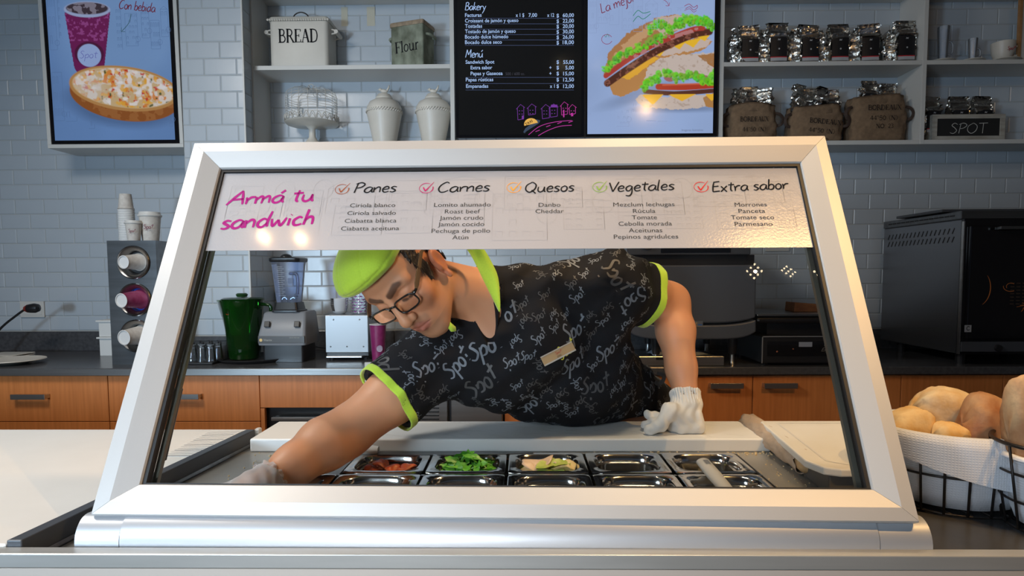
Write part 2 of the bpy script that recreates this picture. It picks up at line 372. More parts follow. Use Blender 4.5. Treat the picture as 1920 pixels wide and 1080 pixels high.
ROMAN = {
 'B': (.80,[([(.18,0),(.18,1)],T_),_ser(.15,0),_ser(.15,1),([(.18,.97),(.5,.96),(.62,.76),(.5,.55),(.2,.53)],.09),([(.2,.52),(.56,.5),(.72,.26),(.56,.04),(.18,.03)],.09)]),
 'R': (.86,[([(.18,0),(.18,1)],T_),_ser(.18,0),_ser(.15,1),([(.18,.97),(.5,.96),(.64,.74),(.5,.52),(.2,.5)],.09),([(.42,.5),(.8,0)],.12),_ser(.8,.01)]),
 'E': (.76,[([(.18,0),(.18,1)],T_),([(.03,.97),(.66,.97)],t_),([(.66,.98),(.66,.8)],t_),([(.03,.03),(.68,.03)],t_),([(.68,.02),(.68,.22)],t_),([(.2,.51),(.5,.51)],t_),([(.5,.4),(.5,.62)],t_)]),
 'A': (.86,[([(.1,0),(.42,1)],t_),([(.42,1),(.74,0)],T_),([(.2,.35),(.62,.35)],t_),_ser(.1,.02),_ser(.74,.02)]),
 'D': (.90,[([(.18,0),(.18,1)],T_),([(.03,.97),(.4,.97),(.68,.85),(.78,.5),(.68,.15),(.4,.03),(.03,.03)],.09)]),
 'F': (.70,[([(.18,0),(.18,1)],T_),_ser(.18,.02),([(.03,.97),(.66,.97)],t_),([(.66,.98),(.66,.78)],t_),([(.2,.51),(.5,.51)],t_),([(.5,.4),(.5,.62)],t_)]),
 'l': (.34,[([(.15,0),(.15,1.02)],.12),_ser(.15,.02),([(.02,.98),(.15,1.0)],t_)]),
 'o': (.62,[([(.3,.66),(.1,.52),(.08,.18),(.28,.02),(.48,.18),(.5,.5),(.3,.66)],.09)]),
 'u': (.68,[([(.12,.64),(.12,.15),(.28,.02),(.46,.14)],.1),([(.5,.66),(.5,0)],.11),([(.0,.64),(.14,.64)],t_),([(.5,.03),(.62,.03)],t_)]),
 'r': (.5,[([(.15,0),(.15,.65)],.11),_ser(.15,.02),([(.15,.45),(.3,.62),(.44,.58)],.09)]),
 'O': (.92,[([(.45,.99),(.14,.8),(.08,.5),(.14,.2),(.45,.01),(.76,.2),(.82,.5),(.76,.8),(.45,.99)],.12)]),
 'U': (.86,[([(.16,1),(.16,.3),(.42,.02),(.66,.3)],.13),([(.68,1),(.68,.25)],t_),_ser(.16,.98),_ser(.68,.98)]),
 'X': (.84,[([(.12,1),(.72,0)],T_),([(.7,1),(.12,0)],t_),_ser(.12,.98),_ser(.7,.98),_ser(.12,.02),_ser(.72,.02)]),
 'N': (.88,[([(.14,0),(.14,1)],t_),([(.14,1),(.7,0)],T_),([(.7,0),(.7,1)],t_),_ser(.14,.02),_ser(.7,.98)]),
 '4': (.6,[([(.4,0),(.4,1)],.1),([(.4,1),(.03,.3)],t_),([(.03,.3),(.56,.3)],t_)]),
 '5': (.6,[([(.5,.97),(.14,.97)],.08),([(.14,.97),(.1,.55)],t_),([(.1,.55),(.4,.6),(.5,.3),(.3,.02),(.05,.1)],.09)]),
 '0': (.6,[([(.28,.98),(.08,.7),(.08,.3),(.28,.02),(.48,.3),(.48,.7),(.28,.98)],.09)]),
 '2': (.6,[([(.08,.75),(.28,.98),(.48,.75),(.1,.04)],.09),([(.1,.04),(.52,.04)],.09)]),
 '3': (.6,[([(.08,.85),(.3,.98),(.46,.75),(.25,.52),(.5,.28),(.28,.02),(.05,.15)],.09)]),
 '7': (.6,[([(.06,.95),(.52,.95)],.09),([(.52,.95),(.22,0)],.09)]),
 '1': (.4,[([(.2,0),(.2,1)],.1),_ser(.2,.02)]),
 '°': (.4,[([(.15,.98),(.05,.88),(.15,.76),(.25,.88),(.15,.98)],.05)]),
 '(': (.35,[([(.28,1.05),(.1,.7),(.1,.3),(.28,-.05)],.07)]), ')': (.35,[([(.05,1.05),(.23,.7),(.23,.3),(.05,-.05)],.07)]),
 '.': (.3,[([(.1,.02),(.16,.02)],.1)]), ' ': (.45,[]),
}
class Frame:
    """flat writing frame: origin o, unit axes r (right) and u (up); n points to the reader"""
    def __init__(s, o, r, u): s.o = V3(o); s.r = nrm(r); s.u = nrm(u); s.n = np.cross(s.r, s.u)
    def at(s, x, y, n=0.0): return s.o+s.r*x+s.u*y+s.n*n
def hand_width(t): return sum(HAND[c][0] for c in t)
def hand(B, fr, t, x, y, width, h=None, pen=.13, rot=0.0, slant=.12, lift=.0006, n=5, taper=True):
    """handwritten text starting at (x, y), total width given; h = x-height"""
    k = width/hand_width(t); h = h or k; cx = 0
    cr, sr = math.cos(rot), math.sin(rot)
    for ch in t:
        adv, st = HAND[ch]
        for s_ in st:
            P = curve([(p[0], p[1], 0) for p in s_], n)
            pts = []
            for p in P:
                X_ = (cx+p[0]+p[1]*slant)*k; Y_ = p[1]*h
                pts.append(fr.at(x+X_*cr-Y_*sr, y+X_*sr+Y_*cr, lift))
            m_ = len(pts); w = [pen*h*(0.75+0.5*math.sin(PI*(i+.5)/m_) if taper else 1) for i in range(m_)]
            B.ribbon(pts, fr.n, w)
        cx += adv
def roman(B, fr, t, x, y, width, h, rot=0.0, lift=.0006, bend=None):
    k = width/sum(ROMAN[c][0] for c in t); cx = 0; cr, sr = math.cos(rot), math.sin(rot)
    for ch in t:
        adv, st = ROMAN[ch]
        for s_, w in st:
            P = curve([(p[0], p[1], 0) for p in s_], 5)
            pts = [fr.at(x+(cx+p[0])*k*cr-p[1]*h*sr, y+(cx+p[0])*k*sr+p[1]*h*cr, lift) for p in P]
            B.ribbon(pts, fr.n, w*(k+h)/2)
        cx += adv
_tc = {}
def text(B, fr, t, x, y, size=None, width=None, align='L', lift=.0006, bold=0.0):
    """plain sans lettering as flat faces; size = cap height"""
    key = (t, bold)
    if key not in _tc:
        cu = bpy.data.curves.new('lettering', 'FONT'); cu.body = t; cu.size = 1.0; cu.resolution_u = 3; cu.offset = bold
        ob = bpy.data.objects.new('lettering', cu); COL.objects.link(ob)
        dg = bpy.context.evaluated_depsgraph_get(); me = bpy.data.meshes.new_from_object(ob.evaluated_get(dg))
        vv = np.array([v.co[:2] for v in me.vertices]); ff = [tuple(p.vertices) for p in me.polygons]
        bpy.data.objects.remove(ob); bpy.data.curves.remove(cu); bpy.data.meshes.remove(me); _tc[key] = (vv, ff)
    vv, ff = _tc[key]
    x0, x1 = vv[:, 0].min(), vv[:, 0].max()
    k = size/0.70 if size else width/(x1-x0)
    kx = width/(x1-x0) if width else k
    off = {'L': -x0, 'R': -x1, 'C': -(x0+x1)/2}[align]
    B.add([fr.at(x+(a+off)*kx, y+b*k, lift) for a, b in vv], ff)
def ring_pts(c, a, b, r1, r2, n=24, w0=0, w1=2*PI):
    return [V3(c)+V3(a)*r1*math.cos(w0+(w1-w0)*i/n)+V3(b)*r2*math.sin(w0+(w1-w0)*i/n) for i in range(n+1)]
def sketch(B, fr, w, h, x0=0, y0=0, pen=.0008, n=9, seed=3, lift=.0004, skip=None):
    """faint line drawing of town houses, trees and streets"""
    rd = random.Random(seed)
    def ln(*p):
        if skip and any(skip(x0+a, y0+b) for a, b in p): return
        B.ribbon([fr.at(x0+a, y0+b, lift) for a, b in p], fr.n, pen)
    x = 0.01*w
    while x < w*.97:
        bw = min(w*rd.uniform(.05, .1), w*.99-x); bh = h*rd.uniform(.35, .8); yb = h*rd.uniform(.05, .3)
        if bw < w*.02: break
        bh = min(bh, h*.97-yb)
        ln((x, yb), (x, yb+bh)); ln((x, yb+bh), (x+bw, yb+bh)); ln((x+bw, yb+bh), (x+bw, yb)); ln((x+bw, yb), (x, yb))
        rows = rd.randint(3, 6); cols = rd.randint(2, 4)
        for i in range(rows):
            for j in range(cols):
                cx = x+bw*(j+.25)/cols; cy = yb+bh*(i+.3)/rows; ww = bw/cols*.5; hh = bh/rows*.45
                if rd.random() < .8:
                    ln((cx, cy), (cx, cy+hh)); ln((cx, cy+hh), (cx+ww, cy+hh)); ln((cx+ww, cy+hh), (cx+ww, cy))
        if rd.random() < .4: ln((x, yb+bh), (x+bw/2, min(yb+bh+bw*.4, h*.99)), (x+bw, yb+bh))
        tx = x+bw; tr = w*.018
        if rd.random() < .6:
            c = fr.at(x0+tx, y0+yb+tr*3, lift); (skip and skip(x0+tx, y0+yb+tr*3)) or B.ribbon(ring_pts(c, fr.r, fr.u, tr, tr*1.2, 14), fr.n, pen); ln((tx, yb), (tx, yb+tr*2))
        x += bw*rd.uniform(1.05, 1.4)
# =================================================================== THE ROOM
WY = 3.25
def zt(py, Y, px=960): return Z(px, py, Y)
SPLASH = 1.008
fl = MB().box(-4.5, 4.6, -4.0, WY+.3, -.1, 0); struct('floor', fl, M['floor'])
ce = MB().box(-4.5, 4.6, -4.0, WY+.3, 2.95, 3.05); struct('ceiling', ce, M['ceil'])
wb = struct('wall_back', MB().box(-4.5, 4.6, WY+.0025, WY+.25, 0, 2.95), M['grout'])
struct('wall_left', MB().box(-4.6, -4.5, -4.0, WY, 0, 2.95), M['ceil']); struct('wall_right', MB().box(4.6, 4.7, -4.0, WY, 0, 2.95), M['ceil'])
_tm = {}
def tile_mesh(w, h):
    key = (round(w, 3), round(h, 3))
    if key not in _tm:
        b = MB(); c = .004; d = .0022
        V = [(-w/2, .012, -h/2), (w/2, .012, -h/2), (w/2, .012, h/2), (-w/2, .012, h/2),
             (-w/2, d, -h/2), (w/2, d, -h/2), (w/2, d, h/2), (-w/2, d, h/2),
             (-w/2+c, 0, -h/2+c), (w/2-c, 0, -h/2+c), (w/2-c, 0, h/2-c), (-w/2+c, 0, h/2-c)]
        F = [(8, 9, 10, 11), (4, 5, 9, 8), (5, 6, 10, 9), (6, 7, 11, 10), (7, 4, 8, 11), (0, 1, 5, 4), (1, 2, 6, 5), (2, 3, 7, 6), (3, 0, 4, 7)]
        me = bpy.data.meshes.new('tile'); me.from_pydata(V, [], F); me.materials.append(M['tile']); _tm[key] = (me, V, F)
    return _tm[key]
def tiles(parent, x0, x1, z0, z1, place, vis, limit=300, phase=0.0, gap=.0022):
    """running bond of 150 x 75 mm tiles; place(x, z) -> (location, rot)"""
    tw, th = .15, .075; rows = int(math.ceil((z1-z0)/th)); single = []; rest = MB()
    for r in range(rows):
        za = z0+r*th; zb = min(za+th, z1)
        off = ((r % 2)*.5+phase) % 1.0*tw; x = x0-off
        while x < x1-1e-4:
            a = max(x, x0); b = min(x+tw, x1)
            if b-a > .012 and zb-za > .012: single.append(((a+b)/2, (za+zb)/2, b-a-gap, zb-za-gap))
            x += tw
    n = 0; Wi = WM[parent.name].inverted()
    for cx, cz, w, h in single:
        loc, rz = place(cx, cz)
        loc = V3(loc)+np.array([RNG.normal()*.0, 0, 0]); tlt = (RNG.normal()*.004, 0, RNG.normal()*.004)
        if n < limit and vis(loc):
            me, V, F = tile_mesh(w, h)
            o = bpy.data.objects.new('tile', me); COL.objects.link(o); o.parent = parent
            o.location = Wi@Vector(loc.tolist()); o.rotation_euler = (tlt[0], 0, rz+tlt[2]); n += 1
        else:
            me, V, F = tile_mesh(w, h); R = rotz(rz)
            rest.add([loc+R@V3(v) for v in V], F)
    if rest.v:
        o = build('tile_field', rest, M['tile'], parent); o['kind'] = 'stuff'
def vis_back(p):
    x, y = proj(p)
    if x < -20 or x > 1940 or y < -10: return False
    if x < 345: return y > 275 or x < 100
    if x < 470: return False
    if x < 850: return y < 262 or (y > 466 and x < 700)
    if x < 1350: return 466 < y < 500
    return y < 475 or x > 1420
tiles(wb, -3.0, 2.98, SPLASH, SPLASH+.075*22, lambda x, z: ((x, WY, z), 0), vis_back, phase=.35)
# pier beside the left screen
cx0, cx1, cyf = X(345, 285, 2.96), X(462, 300, 2.96), 2.96
pier = struct('wall_pier', MB().box(cx0, cx1-.0025, cyf+.0025, WY+.01, 0, 2.95), M['grout'])
tiles(pier, cx0, cx1, SPLASH, SPLASH+.075*25, lambda x, z: ((x, cyf, z), 0), lambda p: proj(p)[1] > -25, phase=.28)
tiles(pier, cyf, WY, SPLASH, SPLASH+.075*25, lambda x, z: ((cx1, x, z), PI/2), lambda p: proj(p)[1] > -25, phase=.0)
struct('trim_1', MB().box(cx1-.004, cx1+.003, cyf-.003, cyf+.004, SPLASH, 2.9), M['white'])

# masking tape left on the tiles
for a, b, lab in ((640, 652, 'strip of pale masking tape stuck to tiles beside the white bread bin'), (688, 703, 'strip of pale masking tape stuck to tiles nearer the flour tin')):
    x0, x1 = X(a, 30, WY), X(b, 30, WY); z1, z0 = zt(10, WY), zt(46, WY)
    mb = MB(); n = 6
    P = [[(x0+(x1-x0)*j/3, WY-.0012-.0008*math.sin(i*1.7), z1+(z0-z1)*i/n+(.002*math.sin(j*3) if i == n else 0)) for j in range(4)] for i in range(n+1)]
    mb.grid(P); solo('tape_strip', mb, mat('masking_tape', (.55, .52, .42), .7), lab, 'tape', 'tape strips on the tiles')

# ------------------------------------------------------------------ base cabinets and worktops at the back
CT = 0.905; CF_Y = 2.62
def cabinet(name, x0, x1, label, kind, cat='cabinet'):
    t = thing(name, label, cat, ((x0+x1)/2, 2.95, 0)); zb = .10; zt_ = .875; yf = 2.64
    B = MB().box(x0, x1, yf+.02, cyf-.01, zb, zt_); build('body', B, M['gap'], t)
    build('plinth', MB().box(x0, x1, yf+.06, cyf-.02, 0, zb), M['black'], t)
    return t
def front(t, x0, x1, z0, z1, name='drawer', hx=None, hz=None, hw=.15, yf=2.62):
    d = build(name, MB().box(x0+.0015, x1-.0015, yf, yf+.019, z0+.0015, z1-.0015), M['wood'], t, bev=.001, bseg=1)
    if hx is not None:
        h = MB(); h.box(hx-hw/2, hx+hw/2, yf-.032, yf-.024, hz-.011, hz+.011); h.box(hx-hw/2, hx-hw/2+.008, yf-.026, yf, hz-.008, hz+.008); h.box(hx+hw/2-.008, hx+hw/2, yf-.026, yf, hz-.008, hz+.008)
        build('handle', h, M['steel'], d, bev=.001)
    return d
xa = [X(-372, 740, 2.62), X(-92, 740, 2.62), X(203, 740, 2.62), X(487, 740, 2.62), X(686, 740, 2.62)]
zsm = zt(790, 2.62); zhd = Z(55, 742, 2.62)
for i, (hx, lab) in enumerate([(None, 'orange wood base cabinet left of the long pull handle'), (55, 'orange wood base cabinet under the plates, with long steel pull'), (342, 'orange wood base cabinet under the glasses, with long steel pull')]):
    t = cabinet('base_cabinet', xa[i], xa[i+1], lab, 0)
    if i == 0: hxw = (xa[0]+xa[1])/2
    else: hxw = X(hx, 742, 2.60)
    front(t, xa[i], xa[i+1], zsm, .872, 'drawer', hxw, zhd, .145)
    front(t, xa[i], xa[i+1], .11, zsm, 'lower_drawer', hxw, .50, .145)
# cabinet with the built-in black oven
t = cabinet('base_cabinet', xa[3], xa[4], 'orange wood cabinet housing the black built-in appliance below the blender', 0)
zop = Z(560, 765, 2.62)
front(t, xa[3], xa[4], zop, .872, 'front_panel'); front(t, xa[3], xa[3]+.02, .11, zop, 'side_strip'); front(t, xa[4]-.02, xa[4], .11, zop, 'side_strip')
t = thing('built_in_appliance', 'black built-in appliance with steel rail inside wood cabinet', 'appliance', ((xa[3]+xa[4])/2, 2.7, .12))
ax0, ax1 = xa[3]+.022, xa[4]-.022
build('body', MB().box(ax0, ax1, 2.655, 2.66, .12, zop-.002), M['black'], t)
build('rail', MB().box(ax0+.03, ax1-.02, 2.60, 2.625, Z(560, 789, 2.6), Z(560, 783, 2.6)).box(ax0+.03, ax0+.045, 2.62, 2.656, Z(560, 789, 2.6), Z(560, 785, 2.6)).box(ax1-.035, ax1-.02, 2.62, 2.656, Z(560, 789, 2.6), Z(560, 785, 2.6)), M['steel'], t, bev=.002)
build('panel', MB().box(ax0+.03, ax1-.02, 2.635, 2.654, .2, Z(560, 797, 2.6)), M['blackgloss'], t, bev=.003)
# left worktop
wt = thing('back_worktop', 'dark polished stone worktop carrying the blender, pitcher and cup dispenser', 'worktop', (-2, 2.9, CT-.03))
xr = xa[4]
build('slab', MB().box(-3.2, xr, 2.60, cyf-.003, CT-.028, CT), M['granite'], wt, bev=.003); build('rear_slab', MB().box(-3.2, cx0-.002, cyf-.003, WY-.012, CT-.028, CT), M['granite'], wt); build('rear_slab', MB().box(cx1+.002, xr, cyf-.003, WY-.012, CT-.028, CT), M['granite'], wt)
build('edge_strip', MB().box(-3.2, xr, 2.594, 2.601, CT-.030, CT-.002), M['steel'], wt, bev=.0015)
struct('trim_2', MB().box(-3.2, cx0-.002, WY-.03, WY-.013, CT, SPLASH-.003).box(cx0-.03, cx1+.02, cyf-.02, cyf-.002, CT, SPLASH-.003).box(cx1+.002, xr, WY-.03, WY-.013, CT+.0005, SPLASH-.003), M['granite'], bev=.002)
# right worktop and cabinets
xR0 = X(1150, 690, 2.62)
wt2 = thing('back_worktop', 'dark stone worktop under the two ovens and the grill', 'worktop', (1.6, 2.9, CT-.04))
zr = Z(1450, 683, 2.62)
build('slab', MB().box(xR0, 3.0, 2.60, WY-.012, CT-.032, CT), M['granite'], wt2, bev=.003)
struct('trim_3', MB().box(xr+.002, 3.0, WY-.03, WY-.013, CT+.0005, SPLASH-.003), M['granite'], bev=.002)
xb = [X(p, 740, 2.62) for p in (1215, 1411, 1600, 1689, 1880, 2070)]
def door_cab(x0, xm, x1, lab, hh):
    t = cabinet('base_cabinet', x0, x1, lab, 0)
    hz = Z(1370, 723, 2.6)
    front(t, x0, xm, .11, .868, 'door_panel', xm-.115 if hh else None, hz, .135)
    front(t, xm, x1, .11, .868, 'door_panel', xm+.105 if hh else None, hz, .135)
door_cab(xb[0], xb[1], xb[2], 'double door wood cabinet behind the gloved hand, two steel pulls', True)
door_cab(xb[2], xb[3], xb[4], 'shaded wood cabinet behind the bread baskets', False)
build_end = cabinet('base_cabinet', xb[4], xb[5], 'shaded wood cabinet beneath the glass-front oven', 0); front(build_end, xb[4], xb[5], .11, .868, 'door_panel')
# refrigerator between the two worktops
xf0, xf1 = xr+.01, X(943, 750, 2.6)
t = thing('undercounter_refrigerator', 'steel undercounter refrigerator with louvred grille behind the stretched arm', 'refrigerator', ((xf0+xf1)/2, 2.9, 0))
zf = .845
build('body', MB().box(xf0, xf1, 2.62, 3.2, .05, zf), M['dgrey'], t, bev=.003)
build('top', MB().box(xf0, xf1, 2.59, 3.22, zf, zf+.02), M['steel_d'], t, bev=.003)
gx0, gx1 = X(700, 750, 2.58), X(838, 750, 2.58)
gb = MB(); gb.box(gx0, gx1, 2.595, 2.618, .45, zf-.005); gp = build('grille', gb, M['steel'], t, bev=.002)
sl = MB()
for i in range(22):
    for j in range(5):
        cx = gx0+.05+j*(gx1-gx0-.1)/4.6+.02; cz = zf-.03-i*.0155
        sl.box(cx-.022, cx+.022, 2.5925, 2.596, cz-.0028, cz+.0028)
build('louvre', sl, M['rubber'], gp)
d_ = build('door_panel', MB().box(X(845, 750, 2.58), xf1-.002, 2.592, 2.618, .1, zf-.006), M['steel'], t, bev=.004)
build('side_panel', MB().box(X(683, 695, 2.58), X(699, 695, 2.58), 2.585, 2.60, .80, Z(690, 680, 2.58)), M['white'], t, bev=.002)
# middle cabinet behind the man
t = cabinet('base_cabinet', xf1+.005, xb[0]-.005, 'wood cabinet hidden behind the server in the dark shirt', 0); front(t, xf1+.005, xb[0]-.005, .11, .868, 'door_panel')
build('counter_slab', MB().box(xf1+.005, xR0-.002, 2.60, WY-.012, .872, CT), M['granite'], t, bev=.003)

# ------------------------------------------------------------------ wall shelving
SY0, SY1 = 3.05, WY-.001
def shelving(name, xs, zs, label, tk=.02):
    t = thing(name, label, 'shelf unit', ((xs[0]+xs[-1])/2, 3.15, min(zs)-tk))
    for x in xs: build('upright', MB().box(x-tk/2, x+tk/2, SY0, SY1, min(zs)-tk, max(zs)), M['white'], t, bev=.0012)
    for z in zs:
        for a, b in zip(xs[:-1], xs[1:]): build('shelf_board', MB().box(a+tk/2, b-tk/2, SY0+.001, SY1, z-tk, z), M['white'], t, bev=.0012)
    return t
zS1 = Z(660, 121.5, SY0); zS0 = Z(1740, 260, SY0); zS2 = zS1+.375
xL = [X(473, 200, SY0), X(848.5, 200, SY0)]
shelving('wall_shelf', xL, [zS0, zS1, zS2], 'white open wall shelf holding bread bin, flour tin and jars')
xRr = [X(1352, 200, SY0), X(1731, 200, SY0), X(2030, 200, SY0)]
zR1 = Z(1540, 114.5, SY0); zR0 = Z(1740, 262, SY0)
shelving('wall_shelf', xRr, [zR0, zR1, zR1+.36], 'white open wall shelf holding coffee bags, burlap sacks and cups')
# thin tan frame leaning at the right end
t = thing('picture_frame', 'thin tan frame leaning at right end of upper shelf', 'frame', (X(1950, 60, 3.15), 3.15, zR1))
fx0 = X(1911, 60, 3.12); fz = zR1
b = MB(); b.box(fx0, fx0+.012, 3.12, 3.135, fz, fz+.31); b.box(fx0+.21, fx0+.222, 3.12, 3.135, fz, fz+.31); b.box(fx0+.012, fx0+.21, 3.12, 3.135, fz, fz+.012); b.box(fx0+.012, fx0+.21, 3.12, 3.135, fz+.298, fz+.31)
build('frame', b, M['wood_h'], t); build('print', MB().box(fx0+.012, fx0+.21, 3.13, 3.134, fz+.012, fz+.298), M['cream'], t)

# ------------------------------------------------------------------ screens, painted as flat pictures
class Canvas:
    """picture of a screen as a colour grid, x right and y down in photo-like units"""
    def __init__(s, w, h, col): s.w, s.h = w, h; s.a = np.ones((h, w, 3))*np.array(col); s.Y, s.X = np.mgrid[0:h, 0:w].astype(float)
    def noise(s, sc, seed=0, oct=3):
        r = np.random.default_rng(seed); out = np.zeros((s.h, s.w)); amp = 1; tot = 0
        for o in range(oct):
            gh, gw = int(s.h/sc)+3, int(s.w/sc)+3; g = r.random((gh, gw)); yy = s.Y/sc; xx = s.X/sc
            yi = yy.astype(int); xi = xx.astype(int); fy = yy-yi; fx = xx-xi; fy = fy*fy*(3-2*fy); fx = fx*fx*(3-2*fx)
            out += amp*(g[yi, xi]*(1-fx)*(1-fy)+g[yi, xi+1]*fx*(1-fy)+g[yi+1, xi]*(1-fx)*fy+g[yi+1, xi+1]*fx*fy); tot += amp; amp *= .5; sc = max(sc/2, 1)
        return out/tot
    def put(s, mask, col, a=1.0):
        m = np.clip(mask, 0, 1)[..., None]*a; s.a = s.a*(1-m)+np.asarray(col)*m
    def ell(s, cx, cy, rx, ry, rot=0.0, soft=1.0):
        c, d = math.cos(rot), math.sin(rot); x = s.X-cx; y = s.Y-cy; u = (x*c+y*d)/rx; v = (-x*d+y*c)/ry
        return np.clip((1-np.sqrt(u*u+v*v))*min(rx, ry)/soft+.5, 0, 1)
    def poly(s, pts, jit=0.0, seed=0):
        x, y = s.X, s.Y
        if jit: x = x+(s.noise(7, seed)-.5)*jit; y = y+(s.noise(7, seed+1)-.5)*jit
        inside = np.zeros((s.h, s.w), bool); n = len(pts)
        for i in range(n):
            x0, y0 = pts[i]; x1, y1 = pts[(i+1) % n]
            if y0 == y1: continue
            c = ((y0 > y) != (y1 > y)) & (x < (x1-x0)*(y-y0)/(y1-y0)+x0); inside ^= c
        return inside.astype(float)
    def line(s, pts, w):
        d = np.full((s.h, s.w), 1e9)
        for (x0, y0), (x1, y1) in zip(pts[:-1], pts[1:]):
            dx, dy = x1-x0, y1-y0; L2 = dx*dx+dy*dy+1e-9; t_ = np.clip(((s.X-x0)*dx+(s.Y-y0)*dy)/L2, 0, 1)
            d = np.minimum(d, np.hypot(s.X-x0-t_*dx, s.Y-y0-t_*dy))
        return np.clip(w/2-d+.5, 0, 1)
    def build(s, name, fr, w, h, m, parent, lift=.0002):
        xs = np.linspace(0, w, s.w+1); ys = np.linspace(h, 0, s.h+1)
        gx, gy = np.meshgrid(xs, ys); V = fr.o[None, None]+fr.r*gx[..., None]+fr.u*gy[..., None]+fr.n*lift
        V = V.reshape(-1, 3); inv = np.array(WM[parent.name].inverted()); V = V@inv[:3, :3].T+inv[:3, 3]
        i, j = np.mgrid[0:s.h, 0:s.w]; a = i*(s.w+1)+j
        F = np.stack([a, a+s.w+1, a+s.w+2, a+1], -1).reshape(-1, 4)
        me = bpy.data.meshes.new(name); me.vertices.add(len(V)); me.vertices.foreach_set('co', V.astype(np.float32).ravel())
        me.loops.add(F.size); me.loops.foreach_set('vertex_index', F.ravel().astype(np.int32)); me.polygons.add(len(F))
        me.polygons.foreach_set('loop_start', np.arange(0, F.size, 4, dtype=np.int32)); me.update()
        ca = me.color_attributes.new('picture', 'FLOAT_COLOR', 'POINT')
        A = np.pad(s.a, ((0, 1), (0, 1), (0, 0)), mode='edge'); c4 = np.concatenate([A, np.ones(A.shape[:2]+(1,))], -1)
        ca.data.foreach_set('color', c4.astype(np.float32).ravel()); me.materials.append(m)
        o = bpy.data.objects.new(name, me); COL.objects.link(o); o.parent = parent; WM[o.name] = WM[parent.name].copy(); return o
def screen_mat(name, k):
    m = bpy.data.materials.new(name); m.use_nodes = True; nt = m.node_tree; b = nt.nodes['Principled BSDF']
    a = nt.nodes.new('ShaderNodeAttribute'); a.attribute_name = 'picture'; nt.links.new(a.outputs['Color'], b.inputs['Emission Color'])
    b.inputs['Emission Strength'].default_value = k; b.inputs['Base Color'].default_value = (.01, .01, .01, 1); b.inputs['Roughness'].default_value = .12
    return m
def emit(name, col, k=1.0): return mat(name, col, .3, emis=k)
def lin(c): c = np.array(c, float)/255; return tuple(np.where(c <= .04045, c/12.92, ((c+.055)/1.055)**2.4))

# --- left screen: drink and pizza
SC = 1.0
y1 = 3.03
tv = thing('wall_screen', 'portrait advertising screen in white box frame, showing drink and pizza', 'screen', (X(216, 277, y1), y1, Z(216, 277, y1)))
bx0, bx1, bz0 = X(89, 270, y1), X(344, 270, y1), Z(216, 277, y1); bz1 = bz0+1.16
tk = .018
lean = .022
def TVp(x, z, n=0.0):     # slight forward lean of the hanging box
    return np.array([x+(x-(bx0+bx1)/2)*0.0, y1-(z-bz0)*lean+n, z])
fb = MB()
for (a, b_, c, d) in ((bx0, bx1, bz0, bz0+tk), (bx0, bx1, bz1-tk, bz1), (bx0, bx0+tk, bz0+tk, bz1-tk), (bx1-tk, bx1, bz0+tk, bz1-tk)):
    fb.hexa([TVp(a, c), TVp(b_, c), TVp(b_, c, .2), TVp(a, c, .2)], [TVp(a, d), TVp(b_, d), TVp(b_, d, .2), TVp(a, d, .2)])
build('box_frame', fb, M['white'], tv, bev=.0015)
q = .004
build('bezel', MB().hexa([TVp(bx0+tk, bz0+tk, q), TVp(bx1-tk, bz0+tk, q), TVp(bx1-tk, bz0+tk, q+.06), TVp(bx0+tk, bz0+tk, q+.06)],
      [TVp(bx0+tk, bz1-tk, q), TVp(bx1-tk, bz1-tk, q), TVp(bx1-tk, bz1-tk, q+.06), TVp(bx0+tk, bz1-tk, q+.06)]), M['blackgloss'], tv)
sx0, sx1, sz0, sz1 = bx0+tk+.018, bx1-tk-.022, bz0+tk+.018, bz1-tk-.02
frT = Frame(TVp(sx0, sz0, q-.0008), (1, 0, 0), TVp(0, sz1)-TVp(0, sz0)); Wd, Hd = sx1-sx0, sz1-sz0
cw = 232; chh = int(cw*Hd/Wd)
C = Canvas(cw, chh, (0.14, 0.27, 0.56))
# photo px of the visible part: screen x 104..331 at the bottom y 262 ; canvas y of photo y
def c1(px, py): return ((px-104+(262-py)*.062)*cw/227.0, chh-(262-py)*cw/227.0*0.985)
g = C.noise(70, 2, 2); C.a = C.a*(0.85+.35*(1-(C.X/cw))[..., None]*0+.3*g[..., None])
C.put(C.ell(*c1(230, 60), 120, 110, 0, 60), (0.25, 0.42, 0.72), .5)
# cup
cl = [c1(*p) for p in ((123, 28), (208, 28), (198, 120), (196, 130), (147, 138), (141, 128))]
C.put(C.poly(cl), (0.16, 0.012, 0.10)); C.put(C.poly(cl)*(C.noise(4, 5, 2) > .62)*(C.Y < c1(0, 80)[1]), (0.42, .10, .38), .55)
C.put(C.ell(*c1(169, 103), 28, 22, 0), (0.08, 0.008, 0.05)); C.put(C.ell(*c1(169, 106), 22.5, 21, 0), (.34, .46, .80))
C.put(C.ell(*c1(165, 23), 44, 14.5, .02), (.36, .44, .70)); C.put(C.ell(*c1(165, 21), 40, 11, .02), (.05, .035, .05))
C.put(C.ell(*c1(165, 21), 40, 11, .02)*(C.noise(9, 9, 2) > .55), (.28, .26, .34), .8)
